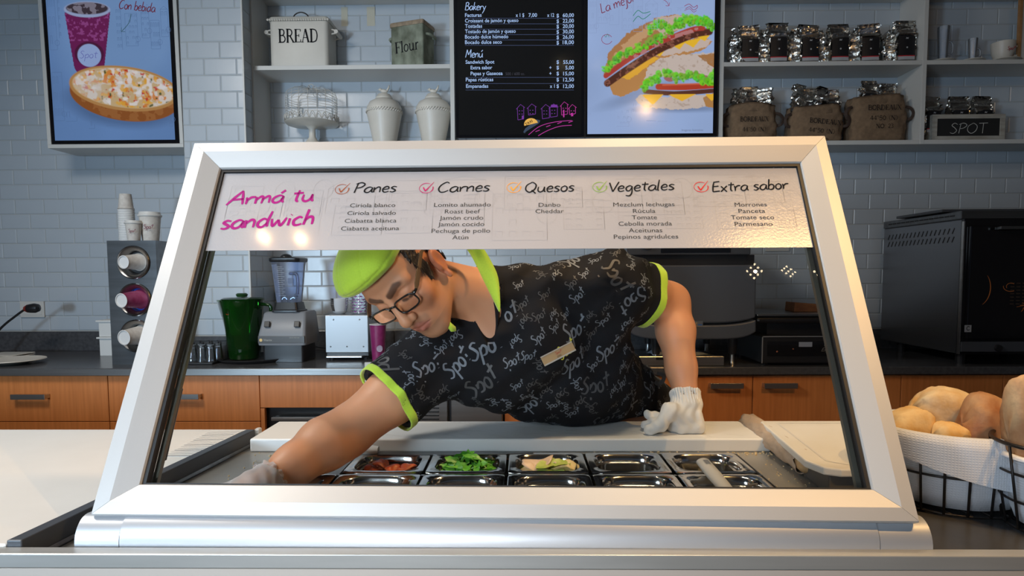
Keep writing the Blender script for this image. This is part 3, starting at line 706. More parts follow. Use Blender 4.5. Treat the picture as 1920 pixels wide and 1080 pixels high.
# pizza
cen = c1(233, 168)
C.put(C.ell(cen[0]-2, cen[1]+26, 108, 44, .10, 14), (.05, .09, .2), .5)
C.put(C.ell(cen[0]+2, cen[1]+12, 106, 47, .13), (.30, .095, .02)); C.put(C.ell(cen[0]+4, cen[1]+16, 98, 42, .13)*(C.noise(12, 4) > .5), (.42, .17, .05), .6)
top = C.ell(cen[0]+1, cen[1]-1, 105, 41, .12); C.put(top, (.52, .27, .09))
C.put(C.ell(cen[0]+1, cen[1]-2, 99, 36.5, .12), (.66, .48, .26))
n1 = C.noise(13, 11, 3); n2 = C.noise(8, 21, 3); n3 = C.noise(7, 31, 2); inn = C.ell(cen[0]+1, cen[1]-2, 97, 35, .12)
C.put(inn*np.clip((n1-.48)*8, 0, 1), (.80, .76, .74), .85); C.put(inn*np.clip((n2-.56)*12, 0, 1), (.75, .24, .03), .9); C.put(inn*np.clip((n3-.70)*14, 0, 1), (.60, .03, .02), .9)
C.put(inn*np.clip((C.noise(8, 77, 2)-.64)*10, 0, 1), (.85, .45, .05), .8); C.put(inn*np.clip((C.noise(8, 41, 2)-.74)*14, 0, 1), (.06, .09, .03), .9); C.put(inn*np.clip((C.noise(10, 51, 2)-.62)*9, 0, 1), (.9, .88, .9), .8)
C.put(C.ell(*c1(165, 165), 34, 24, .2, 16)*inn, (.72, .66, .62), .35)
C.a = np.clip(C.a, 0, 1)
sc1 = C.build('screen_picture', frT, Wd, Hd, screen_mat('screen_glow', .62), tv)
kx = Wd/cw
def c1w(px, py): a, b_ = c1(px, py); return a*kx, Hd-b_*Hd/chh
lb = MB(); x_, y_ = c1w(224, 22); hand(lb, frT, 'Con bebida', x_, y_, .172, .022, pen=.16, rot=-.11); 
pts = [c1w(*p) for p in ((247, 32), (243, 48), (230, 63))]; lb2 = MB(); lb2.ribbon([frT.at(*p, .001) for p in curve([(a, b_, 0) for a, b_ in pts], 5) for p in [p[:2]]], frT.n, .0025)
pts = [c1w(*p) for p in ((229, 56), (229, 64), (236, 64))]; lb2.ribbon([frT.at(a, b_, .001) for a, b_ in pts], frT.n, .002)
build('lettering', lb, emit('maroon_light', (.20, .02, .05), .5), sc1).__setitem__('kind', 'stuff'); build('arrow', lb2, emit('teal_light', (.03, .12, .12), .5), sc1)
lb = MB(); x_, y_ = c1w(151, 111); hand(lb, frT, 'Spot', x_, y_, .085, .018, pen=.13); build('logo', lb, emit('violet_light', (.16, .19, .55), .6), sc1)
pzx, pzz = c1w(233, 172); cpx, cpz = c1w(169, 80)
sk = lambda x, z: ((x-pzx)/.31)**2+((z-pzz)/.16)**2 < 1 or (abs(x-cpx) < .13 and abs(z-cpz) < .2)
lb = MB(); sketch(lb, frT, Wd, Hd*.3, 0, Hd*.01, .0014, seed=5, lift=.0003, skip=sk); sketch(lb, frT, Wd, Hd*.3, 0, Hd*.36, .0014, seed=8, lift=.0003, skip=sk); build('town_sketch', lb, emit('sketch_light', (.115, .22, .46), .55), sc1).__setitem__('kind', 'stuff')

# --- the two middle screens
y2 = 3.04
def TV(x0, x1, z0, z1, label, bz, bzr=None):
    t = thing('menu_screen', label, 'screen', ((x0+x1)/2, y2, z0)); bzr = bzr or bz
    build('bezel', MB().box(x0, x1, y2, y2+.07, z0, z1), M['blackgloss'], t, bev=.002)
    s = .0025; build('edge_trim', MB().box(x0, x0+s, y2-.0015, y2, z0, z1), M['black'], t); build('edge_trim', MB().box(x1-s, x1, y2-.0015, y2, z0, z1), M['black'], t)
    return t, Frame((x0+bz, y2-.0012, z0+.014), (1, 0, 0), (0, 0, 1)), x1-x0-bz-bzr, z1-z0-.03
zb2 = Z(1000, 258, y2)
xm0, xm1, xm2 = X(853.5, 200, y2), X(1097, 200, y2), X(1346, 200, y2)
tvm, frM, wM, hM = TV(xm0, xm1-.001, zb2, zb2+1.08, 'black portrait menu screen listing bakery and menu prices', .016)
C = Canvas(40, 60, (.0015, .0015, .002)); scM = C.build('screen_picture', frM, wM, hM, screen_mat('menu_glow', .6), tvm)
def mp(px, py):
    p = W(px, py, y2); return p[0]-frM.o[0], p[2]-frM.o[2]
wht = emit('menu_white_light', (.42, .60, .95), .85)
L1 = MB(); L2 = MB(); L3 = MB()
x_, y_ = mp(872, 19); hand(L1, frM, 'Bakery', x_, y_, mp(911, 20)[0]-x_, .0185, pen=.15, rot=-.01)
x_, y_ = mp(873, 108); hand(L1, frM, 'Menú', x_, y_, mp(906, 108)[0]-x_, .0195, pen=.15)
rows = [('Facturas', 32, 903), ('Croissant de jamón y queso', 42.5, 972), ('Tostadas', 52.5, 904), ('Tostado de jamón y queso', 62.6, 967), ('Bocado dulce húmedo', 72.7, 953), ('Bocado dulce seco', 82.8, 941)]
pr = ['60,00', '22,00', '20,00', '30,00', '26,00', '18,00']
def txt(s_, px, py, px2=None, al='L', h=.0165):
    a, b_ = mp(px, py)
    if px2: text(L1, frM, s_, a, b_, size=h, width=abs(mp(px2, py)[0]-a), align=al, bold=.012)
    else: text(L1, frM, s_, a, b_, size=h, align=al, bold=.012)
for (s_, py, pe), p_ in zip(rows, pr):
    txt(s_, 872, py, pe); txt(p_, 1076, py, 1055, 'R'); txt('$', 1043.5, py+.8)
    a, b_ = mp(872, py+2.5); c_, d_ = mp(1076, py+2.5); L2.ribbon([frM.at(a, b_, .0006), frM.at(c_, d_, .0006)], frM.n, .0012)
txt('x 1 $', 967, 32, 983); txt('7,00', 991, 32, 1007); txt('x 12', 1026, 32, 1039)
rows = [('Sandwich Spot', 873, 119.8, 927, '55,00', 0), ('Extra sabor', 882.5, 130.3, 923, '5,00', 1), ('Papas y Gaseosa', 882.5, 141.3, 942.5, '15,00', 1), ('Papas rústicas', 873.5, 152.8, 925, '12,50', 0), ('Empanadas', 874, 165, 915.5, '12,00', 2)]
for s_, px, py, pe, p_, k_ in rows:
    txt(s_, px, py, pe); txt(p_, 1076, py, 1060 if len(p_) < 5 else 1056, 'R'); txt('$', 1043.5, py)
    if k_ == 1: txt('+', 1030, py, 1034)
    if k_ == 2: txt('x 1', 1031, py, 1040)
    if s_[:5] not in ('Sandw', 'Extra'):
        a, b_ = mp(873, py+4); c_, d_ = mp(1076, py+4); L2.ribbon([frM.at(a, b_, .0006), frM.at(c_, d_, .0006)], frM.n, .0012)
L4 = MB(); a, b_ = mp(948, 141.3); text(L4, frM, '500 / 600 cc.', a, b_, size=.013, width=mp(984, 141)[0]-a)
build('lettering', L1, wht, scM).__setitem__('kind', 'stuff'); build('rule_lines', L2, emit('rule_light', (.10, .14, .30), .8), scM).__setitem__('kind', 'stuff'); build('small_lettering', L4, emit('dim_light', (.05, .05, .07), .8), scM).__setitem__('kind', 'stuff')
vi = MB(); pk = MB(); rd = random.Random(2)
def lnp(B, pts, w=.0022): B.ribbon([frM.at(*mp(*p), .0006) for p in pts], frM.n, w)
for (x, y, w_, h_, B) in ((970, 203, 12, 22, vi), (990, 202, 14, 14, vi), (1016, 203, 14, 20, vi), (1031, 202, 14, 18, vi), (1052, 198, 12, 18, pk), (1067, 203, 12, 12, pk)):
    lnp(B, [(x, y), (x+1, y+h_)]); lnp(B, [(x+w_, y-2), (x+w_, y+h_-2)]); lnp(B, [(x-2, y+2), (x+w_/2, y-7), (x+w_+2, y-1)]); lnp(B, [(x+1, y+h_), (x+w_, y+h_-2)])
    for i in range(2):
        for j in range(2): lnp(B, [(x+3+j*5, y+5+i*6), (x+5+j*5, y+5+i*6)], .003)
lnp(vi, [(1033, 199), (1045, 199)], .012); lnp(vi, [(980, 217), (980, 224)], .008); lnp(pk, [(1057, 206), (1057, 220)], .006); lnp(pk, [(1072, 212), (1073, 218)], .01)
for off in (0, 9):
    lnp(pk, [tuple(p[:2]) for p in curve([(991+off*2, 253+off*.2, 0), (1012+off*1.6, 237+off*.9, 0), (1040+off, 229+off*.9, 0), (1072, 226+off, 0)], 5)], .0028)
for p in ((1004, 247), (1024, 238), (1045, 232), (1066, 230)): lnp(pk, [p, (p[0]+8, p[1]-3)], .003)
build('town_drawing', vi, emit('violet_glow', (.16, .03, .30), 1), scM).__setitem__('kind', 'stuff'); build('road_drawing', pk, emit('magenta_glow', (.45, .03, .30), 1), scM).__setitem__('kind', 'stuff')
tx = MB(); cx, cy = mp(991, 238); tx.add([frM.at(cx+.033*math.cos(w)*1.0+.012, cy+.012+.028*math.sin(w)-.0*math.cos(w), .0006) for w in np.linspace(.25, PI+.25, 13)], [tuple(range(13))]); build('taxi_roof', tx, emit('amber_glow', (.75, .42, .08), 1), scM)
tx = MB(); tx.add([frM.at(*mp(*p), .0005) for p in ((981, 248), (985, 241), (1006, 224), (1013, 226), (1011, 231), (986, 247), (984, 250))], [tuple(range(7))][::1]); build('taxi_body', tx, emit('navy_glow', (.03, .05, .09), 1), scM)
tx = MB(); a, b_ = mp(986, 236); text(tx, Frame(frM.at(a, b_, .001), (math.cos(.5), 0, math.sin(.5)), (-math.sin(.5), 0, math.cos(.5))), 'TAXI', 0, 0, size=.012, bold=.02); build('taxi_lettering', tx, M['ink'], scM)

# --- sandwich screen
tvs, frS, wS, hS = TV(xm1+.001, xm2, zb2, zb2+1.08, 'portrait advertising screen showing two filled sandwiches', .010, .022)
cw = 230; chh = int(cw*hS/wS); C = Canvas(cw, chh, (.33, .45, .74))
def c2(px, py): return ((px-1104)*cw/227.0, chh-(255-py)*cw/227.0)
C.a = C.a*(.92+.16*C.noise(80, 3, 2))[..., None]
def polyc(pts, **k): return C.poly([c2(*p) for p in pts], **k)
def band(pts, w, jit=0, seed=0):
    return C.line([c2(*p[:2]) for p in curve([(a, b_, 0) for a, b_ in pts], 4)], w)
C.put(C.ell(*c2(1200, 185), 70, 12, -.3, 10), (.12, .17, .3), .45); C.put(C.ell(*c2(1275, 211), 75, 6, 0, 6), (.1, .14, .25), .55)
# first sandwich, diagonal
C.put(polyc([(1133, 150), (1142, 112), (1175, 78), (1228, 50), (1262, 46), (1300, 52), (1240, 90), (1170, 130)], jit=6), (.42, .20, .08))
C.put(polyc([(1150, 118), (1180, 85), (1228, 56), (1240, 62), (1190, 100), (1150, 135)], jit=8, seed=3)*.8, (.62, .38, .20)); C.put(polyc([(1215, 62), (1230, 50), (1265, 47), (1290, 50), (1275, 70), (1240, 82)], jit=6, seed=9), (.58, .44, .36))
C.put(polyc([(1142, 168), (1175, 140), (1225, 112), (1300, 85), (1327, 92), (1318, 105), (1290, 115), (1230, 140), (1200, 175), (1165, 190), (1150, 185)], jit=5, seed=4), (.50, .24, .08))
C.put(polyc([(1215, 118), (1300, 88), (1327, 90), (1315, 105), (1240, 118)], jit=6, seed=6), (.60, .48, .42)); C.put(polyc([(1155, 150), (1220, 118), (1232, 122), (1180, 160)], jit=6, seed=8), (.80, .42, .04))
for p in ((1290, 95), (1265, 98), (1310, 84), (1230, 110)): C.put(polyc([(p[0]-16, p[1]-2), (p[0]+18, p[1]-8), (p[0]+4, p[1]+9)]), (.85, .50, .03))
C.put(band([(1140, 165), (1180, 138), (1230, 108), (1290, 82), (1322, 76)], 13), (.085, .025, .015)); C.put(band([(1140, 165), (1180, 138), (1230, 108), (1290, 82), (1322, 76)], 12)*(C.noise(5, 8) > .58), (.25, .09, .06), .9)
C.put(band([(1137, 152), (1180, 122), (1220, 100), (1285, 74), (1310, 70)], 9), (.42, .05, .035)); C.put(band([(1190, 118), (1250, 88), (1300, 72)], 7)*(C.noise(7, 18) > .5), (.50, .22, .22), .9)
def lettuce(pts, w, seed):
    r = random.Random(seed)
    for x, y, _ in curve([(a, b_, 0) for a, b_ in pts], 7):
        for k in range(3):
            a, b_ = c2(x+r.uniform(-w, w)*.5, y+r.uniform(-w, w)*.7); R_ = r.uniform(2.5, 6)
            C.put(C.ell(a, b_, R_, R_*r.uniform(.5, 1), r.uniform(0, 3)), (r.uniform(.08, .25), r.uniform(.38, .72), r.uniform(.01, .06)), .9)
            C.put(C.ell(a+1, b_+2, R_*.5, R_*.3, r.uniform(0, 3)), (.03, .20, .01), .6)
lettuce([(1135, 142), (1160, 118), (1190, 105), (1230, 88), (1262, 68), (1300, 55), (1326, 62)], 9, 4); lettuce([(1262, 58), (1290, 52), (1312, 60), (1326, 66)], 10, 5); lettuce([(1215, 72), (1235, 62), (1248, 70)], 9, 6)
# second sandwich, front
C.put(polyc([(1205, 160), (1212, 138), (1235, 122), (1270, 116), (1331, 112), (1331, 160), (1260, 152)], jit=5, seed=14), (.60, .50, .45)); C.put(polyc([(1302, 118), (1331, 114), (1331, 140)], jit=3), (.40, .19, .07))
C.put(polyc([(1190, 195), (1200, 186), (1240, 190), (1331, 186), (1331, 208), (1260, 213), (1205, 208)], jit=5, seed=15), (.60, .50, .45)); C.put(polyc([(1312, 192), (1331, 184), (1331, 210), (1318, 208)]), (.45, .22, .07))
cb = (polyc([(1205, 160), (1212, 138), (1235, 122), (1270, 116), (1331, 112), (1331, 160), (1260, 152)])+polyc([(1195, 195), (1331, 186), (1331, 208), (1205, 208)]))*np.clip((C.noise(5, 88, 2)-.66)*12, 0, 1); C.put(cb, (.36, .25, .18), .5)
C.put(band([(1208, 180), (1260, 184), (1331, 180)], 8), (.10, .03, .02)); C.put(band([(1232, 172), (1280, 173), (1331, 170)], 11), (.45, .045, .02)); C.put(band([(1240, 169), (1325, 167)], 3), (.65, .14, .07), .8)
for p in ((1222, 196, 20), (1275, 190, 26), (1328, 190, 12)): C.put(polyc([(p[0]-p[2], 186), (p[0]+p[2], 185), (p[0], p[1]+8)]), (.85, .47, .03))
for p in ((1300, 152), (1250, 158), (1318, 158)): C.put(C.ell(*c2(*p), 9, 5, .3), (.38, .14, .15))
lettuce([(1206, 172), (1222, 160), (1245, 150), (1270, 158), (1295, 152), (1318, 165), (1330, 150)], 9, 9)
C.a = np.clip(C.a, 0, 1)
scS = C.build('screen_picture', frS, wS, hS, screen_mat('sandwich_glow', .80), tvs)
def sp(px, py): p = W(px, py, y2); return p[0]-frS.o[0], p[2]-frS.o[2]
L1 = MB(); x_, y_ = sp(1128, 25); hand(L1, frS, 'La mejor', x_, y_, .17, .024, pen=.14, rot=.33)
build('lettering', L1, emit('plum_light', (.22, .03, .07), .8), scS).__setitem__('kind', 'stuff')
def sq(B, pts, w=.002): B.ribbon([frS.at(*sp(*p[:2]), .001) for p in curve([(a, b_, 0) for a, b_ in pts], 5)], frS.n, w)
L1 = MB(); sq(L1, [(1187, 30), (1196, 20), (1206, 25), (1219, 22)], .003); sq(L1, [(1187, 41), (1196, 31), (1206, 36), (1220, 26)], .003); sq(L1, [(1133, 66), (1136, 70), (1139, 64), (1142, 70)], .002); build('leaf_drawing', L1, emit('leaf_light', (.03, .25, .16), .8), scS).__setitem__('kind', 'stuff')
L1 = MB(); sq(L1, [(1283, 12), (1292, 8), (1300, 14), (1307, 10)], .0025); sq(L1, [(1285, 17), (1293, 13), (1300, 19), (1307, 15), (1307, 10)], .0025); sq(L1, [(1283, 20), (1293, 17), (1300, 23), (1306, 20)], .002)
sq(L1, [(1138+10*math.cos(w), 74-9*math.sin(w)) for w in np.linspace(.5, 5.9, 9)], .0024); sq(L1, [(1244, 0), (1250, 4), (1254, 11)], .0022); sq(L1, [(1248, 11), (1254, 11), (1255, 5)], .0022); build('doodle', L1, emit('berry_light', (.30, .04, .12), .8), scS).__setitem__('kind', 'stuff')
qa = sp(1222, 118); qb = sp(1275, 165)
sk = lambda x, z: abs((x-qa[0])*.62-(z-qa[1])*1.0)/.13 < 1 and abs(x-qa[0]) < .28 or (abs(x-qb[0]) < .2 and abs(z-qb[1]) < .14)
L1 = MB(); sketch(L1, frS, wS, hS*.28, 0, .01, .0012, seed=15, lift=.0003, skip=sk); sketch(L1, frS, wS, hS*.3, 0, hS*.4, .0012, seed=18, lift=.0003, skip=sk); build('town_sketch', L1, emit('pale_sketch', (.27, .36, .60), .8), scS).__setitem__('kind', 'stuff')
L1 = MB(); a, b_ = sp(1278, 246); text(L1, frS, 'Imágenes ilustrativas', a, b_, size=.010, width=.10); build('small_lettering', L1, emit('grey_light', (.16, .21, .34), .8), scS).__setitem__('kind', 'stuff')
# white surround of the two middle screens
b = MB(); b.box(xm0-.02, xm2+.02, y2+.07, WY-.003, zb2-.004, zb2+1.09)
solo('screen_backboard', b, M['white'], 'white backboard behind the two middle screens', 'panel')
# =================================================================== THINGS ON THE SHELVES
def rrect(x0, x1, y0, y1, r, n=5):
    P = []
    for cx, cy, a0 in ((x1-r, y1-r, 0), (x0+r, y1-r, PI/2), (x0+r, y0+r, PI), (x1-r, y0+r, 1.5*PI)):
        for i in range(n+1): a = a0+PI/2*i/n; P.append((cx+r*math.cos(a), cy+r*math.sin(a)))
    return P
def loft(B, rings, cap=True):
    n = len(rings[0]); o = len(B.v)
    B.add([p for r in rings for p in r], [(i*n+k, i*n+(k+1) % n, (i+1)*n+(k+1) % n, (i+1)*n+k) for i in range(len(rings)-1) for k in range(n)]+
          ([tuple(range(n-1, -1, -1)), tuple((len(rings)-1)*n+k for k in range(n))] if cap else []))
# bread bin
yb = 3.085; x0, x1 = X(506, 110, yb), X(616, 110, yb); zt0 = zS1+.001; zt1 = Z(560, 36, yb); dp = .15
t = thing('bread_bin', 'white enamel bin lettered BREAD on the upper left shelf', 'bin', ((x0+x1)/2, yb+dp/2, zt0))
B = MB(); loft(B, [[(x0+(x1-x0)/2+(p[0]-(x0+x1)/2)*s, yb+dp/2+(p[1])*s, z) for p in rrect(x0, x1, -dp/2, dp/2, .02)] for s, z in ((.97, zt0), (1.0, zt0+.01), (1.0, zt1))])
build('body', B, M['cream'], t, smooth=40)
B = MB(); R_ = []
for s, z, wv in ((1.03, zt1-.008, .003), (1.05, zt1+.003, .003), (1.0, zt1+.012, 0), (.8, zt1+.018, 0), (.1, zt1+.02, 0)):
    ring = []
    for i, p in enumerate(rrect(x0, x1, -dp/2, dp/2, .02, 8)): ring.append(((x0+x1)/2+(p[0]-(x0+x1)/2)*s, yb+dp/2+p[1]*s, z))
    R_.append(ring)
loft(B, R_); lid = build('lid', B, M['cream'], t, smooth=50)
B = MB()
for i in range(26):
    xx = x0-.008+(x1-x0+.016)*(i+.5)/26; B.sphere((xx, yb-.007, zt1-.004), (.0068, .004, .006), 8, 6)
build('scalloped_edge', B, M['cream'], lid, smooth=True)
B = MB(); xm = (x0+x1)/2-.01; B.tube(curve([(xm-.045, yb+.07, zt1+.018), (xm-.03, yb+.07, zt1+.048), (xm, yb+.07, zt1+.06), (xm+.03, yb+.07, zt1+.048), (xm+.045, yb+.07, zt1+.018)], 5), .003, 8); build('handle', B, M['wire'], lid, smooth=True)
B = MB()
for s, xx in ((-1, x0), (1, x1)):
    B = MB(); zz = zt1-.045
    B.tube([(xx, yb+.04, zz+.012), (xx+s*.028, yb+.04, zz+.006), (xx+s*.028, yb+.04, zz-.006), (xx, yb+.04, zz-.012)], .004, 6); B.tube([(xx, yb+.11, zz+.012), (xx+s*.028, yb+.11, zz+.006), (xx+s*.028, yb+.11, zz-.006), (xx, yb+.11, zz-.012)], .004, 6); B.tube([(xx+s*.028, yb+.035, zz), (xx+s*.028, yb+.115, zz)], .01, 10)
    build('side_handle', B, M['cream'], t, smooth=50)
fr = Frame((X(522, 80, yb), yb-.001, Z(522, 80, yb)), (1, 0, 0), (0, 0, 1)); B = MB(); roman(B, fr, 'BREAD', 0, 0, X(597, 80, yb)-X(522, 80, yb), .062); build('lettering', B, M['ink'], t)
# flour tin, turned
yb = 3.13; xa_, xb_ = X(734, 100, yb), X(813, 100, yb); z1 = Z(770, 50, yb); rot = -.32
t = thing('flour_tin', 'weathered grey-green tin lettered Flour with wooden rimmed lid', 'tin', ((xa_+xb_)/2, yb, zt0))
R = rotz(rot); cc = np.array([(xa_+xb_)/2, yb+.01, 0]); hw, hd = .086, .06
def TF(x, y, z): return cc+R@np.array([x, y, 0])+np.array([0, 0, z])
def rr(s, z, r=.008): return [TF(p[0]*s, p[1]*s, z) for p in rrect(-hw, hw, -hd, hd, r, 4)]
mf = mat('weathered_tin', (.30, .33, .25), .7, 0, var=(.09, .10, .065), vscale=(22, 22, 14), bump=.3, bscale=60, detail=6)
B = MB(); loft(B, [rr(1, zt0), rr(1, z1)]); build('body', B, mf, t, smooth=40)
B = MB(); loft(B, [rr(1.04, z1-.012), rr(1.06, z1), rr(1.02, z1+.008), rr(.3, z1+.014)]); lid = build('lid', B, mat('tin_rim', (.40, .30, .20), .6, var=(.2, .15, .1), vscale=(40, 40, 40)), t, smooth=40)
B = MB(); B.tube(curve([TF(-.028, 0, z1+.01), TF(-.018, 0, z1+.026), TF(.018, 0, z1+.026), TF(.028, 0, z1+.01)], 5), .004, 8); build('handle', B, mf, lid, smooth=True)
for s in (-1, 1):
    B = MB(); B.tube(curve([TF(s*hw, -.03, z1-.05), TF(s*(hw+.022), -.028, z1-.056), TF(s*(hw+.022), .028, z1-.056), TF(s*hw, .03, z1-.05)], 4), .007, 8); build('side_handle', B, mf, t, smooth=True)
fr = Frame(TF(-.062, -hd-.001, zt0+.065), R@np.array([1, 0, 0]), (0, 0, 1)); B = MB(); roman(B, fr, 'Flour', 0, 0, .128, .052, rot=.06); build('lettering', B, M['ink'], t)
# cake stand with wire dome
yb = 3.16; z0 = zS0+.001; cxs = X(585, 230, yb); zp = Z(585, 231, yb)
t = thing('cake_stand', 'cream pedestal cake stand with lattice rim under wire dome', 'cake stand', (cxs, yb, z0))
B = MB(); B.lathe([(.0, z0), (.052, z0), (.05, z0+.012), (.03, z0+.03), (.016, z0+.05), (.015, zp-.03), (.03, zp-.015), (.122, zp-.008), (.128, zp), (.0, zp+.002)], (cxs, yb, 0), 32); build('pedestal', B, M['cream'], t, smooth=50)
B = MB()
for k in range(28):
    a = 2*PI*k/28; b_ = 2*PI*(k+1)/28; am = (a+b_)/2
    f_ = lambda w, z: (cxs+.128*math.cos(w), yb+.128*math.sin(w), z)
    B.tube(curve([f_(a, zp), f_((a+am)/2, zp+.022), f_(am, zp+.03), f_((am+b_)/2, zp+.022), f_(b_, zp)], 2), .0022, 5); B.tube([f_(am-.11, zp), f_(am, zp+.02), f_(am+.11, zp)], .0018, 4)
build('lattice_rim', B, M['whitewire'], t, smooth=True)
zd = Z(585, 172, yb); t2 = thing('wire_dome', 'cream wire dome cover with ring handle on the cake stand', 'cover', (cxs, yb, zp+.002))
B = MB()
for k in range(18):
    a = 2*PI*k/18; P = [(cxs+r*math.cos(a), yb+r*math.sin(a), z) for r, z in ((.12, zp+.003), (.121, zd-.03), (.112, zd-.008), (.08, zd+.006), (.01, zd+.012))]; B.tube(curve(P, 3), .0012, 4)
for i in range(8):
    z = zp+.035+(zd-.03-zp-.035)*i/7; B.tube([(cxs+.121*math.cos(w)*(1+.012*math.sin(8*w)), yb+.121*math.sin(w), z+.002*math.sin(6*w+i)) for w in np.linspace(0, 2*PI, 37)[:-1]], .0009, 4, closed=True)
build('wire_mesh', B, M['whitewire'], t2, smooth=True)
B = MB(); B.tube([(cxs+.012*math.cos(w), yb, zd+.024+.012*math.sin(w)) for w in np.linspace(0, 2*PI, 17)[:-1]], .002, 6, closed=True); build('ring_handle', B, M['whitewire'], t2, smooth=True)
# two bird-topped jars
for px, lab in ((721, 'cream lidded jar with bird finial, beside the wire cake dome'), (813, 'cream lidded jar with bird finial, right against the black menu screen')):
    yb = 3.15; c = X(px, 230, yb); zt_ = Z(px, 186, yb); hgt = zt_-z0
    t = thing('lidded_jar', lab, 'jar', (c, yb, z0), group='jars with bird lids')
    prof = [(0, 0), (.052, 0), (.055, .01), (.066, .06), (.081, .125), (.086, .15), (.083, .17), (.07, .19), (.045, .203), (.036, .206)]
    k = hgt/.206; B = MB(); B.lathe([(r, z0+z*k) for r, z in prof], (c, yb, 0), 40); build('body', B, M['cream'], t, smooth=50)
    B = MB()
    for i in range(40):
        a = 2*PI*i/40; p = np.array([c+.0865*math.cos(a), yb+.0865*math.sin(a), z0+.150*k]); d = np.array([-math.sin(a), math.cos(a), .9]); B.tube([p-d*.008, p+d*.006], .0022, 5)
    build('rope_band', B, M['cream'], t, smooth=True)
    B = MB(); B.lathe([(.0, zt_-.004), (.038, zt_-.002), (.041, zt_+.005), (.036, zt_+.012), (.03, zt_+.022), (.012, zt_+.029), (0, zt_+.03)], (c, yb, 0), 32); lid = build('lid', B, M['cream'], t, smooth=50)
    B = MB(); zb_ = zt_+.034; B.sphere((c, yb, zb_+.004), (.019, .009, .0095), 12, 8, roty(.15)); B.sphere((c-.017, yb, zb_+.012), .0075, 10, 8); B.tube([(c-.023, yb, zb_+.012), (c-.031, yb, zb_+.010)], [.003, .0006], 6); B.tube([(c+.014, yb, zb_+.006), (c+.022, yb, zb_+.018), (c+.026, yb, zb_+.032)], [.006, .005, .003], 6); B.tube([(c-.003, yb, zb_-.006), (c-.003, yb, zb_-.002)], .004, 6)
    build('bird_finial', B, M['cream'], lid, smooth=True)
# ---- foil coffee bags
foil = mat('silver_foil', (.72, .70, .66), .22, 1.0, bump=.9, bscale=17, bdist=.02, detail=3)
blk = mat('bag_label_black', (.012, .012, .014), .4); red = mat('bag_label_red', (.50, .02, .03), .4); grl = mat('bag_label_grey', (.42, .42, .43), .5)
def coffee_bag(name, w, d, h, label, group, loc, rz, seed, lbl=True):
    t = thing(name, label, 'coffee bag', loc, rz, group); Mt = WM[t.name]; r = np.random.default_rng(seed)
    n = 9; m_ = 7; B = MB(); zs = np.linspace(0, h, n*2+1)
    rings = []
    for i, z in enumerate(zs):
        u = z/h; dd = d*(1 if u < .68 else max(.04, 1-(u-.68)/.27)); ww = w*(.94+.06*min(u*4, 1)) if u < .7 else w*(1+.02*math.sin(i)); ring = []
        base = rrect(-ww/2, ww/2, -dd/2, dd/2, min(.008, dd*.3), 3)
        for p in base:
            a = .0045*(u > .05)*(1 if u < .6 else 1.6); ring.append((p[0]+r.normal()*a*.5, p[1]+r.normal()*a+(.004*math.sin(z*190+p[0]*90+seed) if u > .5 else 0), z))
        rings.append(ring)
    inv = Mt
    def wv(p): q = inv@Vector(p); return (q.x, q.y, q.z)
    loft(B, [[wv(p) for p in rg] for rg in rings]); build('foil_pouch', B, foil, t, smooth=28)
    if lbl:
        yf = -d/2-.0055; lw = w*.82; z0_, z1_ = h*.06, h*.62
        def panel(nm, za, zb, m_, dy=0):
            B = MB(); B.grid([[wv((-lw/2+lw*j/6, yf-dy-.003*math.sin(PI*j/6), za+(zb-za)*i/4)) for j in range(7)] for i in range(5)]); return build(nm, B, m_, t)
        panel('black_label', z0_+.17*(z1_-z0_), z1_, blk); panel('red_stripe', z0_+.14*(z1_-z0_), z0_+.18*(z1_-z0_), red, .0004); panel('grey_label', z0_, z0_+.14*(z1_-z0_), grl, .0004)
        B = MB(); zc = z0_+.5*(z1_-z0_); B.add([wv((.004*math.cos(a), yf-.0045, zc+.004*math.sin(a))) for a in np.linspace(0, 2*PI, 9)[:-1]], [tuple(range(8))])
        zc = z0_+.88*(z1_-z0_); B.add([wv((x, yf-.0045, zc+z)) for x, z in ((-.007, -.004), (-.002, -.001), (.003, -.004), (.006, .005), (.001, .002), (-.005, .005))], [(0, 1, 4, 5), (1, 2, 3, 4)])
        B.add([wv((x, yf-.0045, z0_+.07*(z1_-z0_)+z)) for x, z in ((-.01, -.0015), (.01, -.0015), (.01, .0015), (-.01, .0015))], [(0, 1, 2, 3)])
        build('emblem', B, grl, t)
    return t
zr_ = zR1+.001; yb = 3.115
pos = [(1403, 'first'), (1456, 'second'), (1515, 'third'), (1570, 'fourth'), (1627, 'fifth'), (1693, 'sixth')]
ords = ['first from the middle screens', 'second from the middle screens', 'third from the middle screens', 'third from the shelf divider', 'next to last before the shelf divider', 'nearest the shelf divider']
for i, (px, _) in enumerate(pos):
    hh = Z(px, [49, 44, 47, 46, 46, 41][i], yb)-zr_
    coffee_bag('coffee_bag', .092, .055, hh, 'front-facing silver and black coffee bag, '+ords[i], 'silver coffee bags on the upper shelf', (X(px, 90, yb), yb, zr_), (-.05 if i != 4 else -.12), 10+i)
side = [(1378, 'by the middle screens'), (1431, 'behind'), (1487, ''), (1542, ''), (1601, ''), (1662, '')]
so = ['crumpled silver bag turned sideways at shelf start by the middle screens', 'silver bag turned sideways between first and second front-facing bags', 'silver bag turned sideways between second and third front-facing bags', 'silver bag turned sideways between third and fourth front-facing bags', 'silver bag turned sideways between fourth and fifth front-facing bags', 'silver bag turned sideways just before the last front-facing bag']
for i, (px, _) in enumerate(side):
    yy = 3.155; coffee_bag('coffee_bag', .07, .045, Z(px, 57+3*(i % 2), yy)-zr_, so[i], 'silver coffee bags on the upper shelf', (X(px, 90, yy), yy+.01, zr_), 1.1+.2*(i % 3), 40+i, lbl=False)
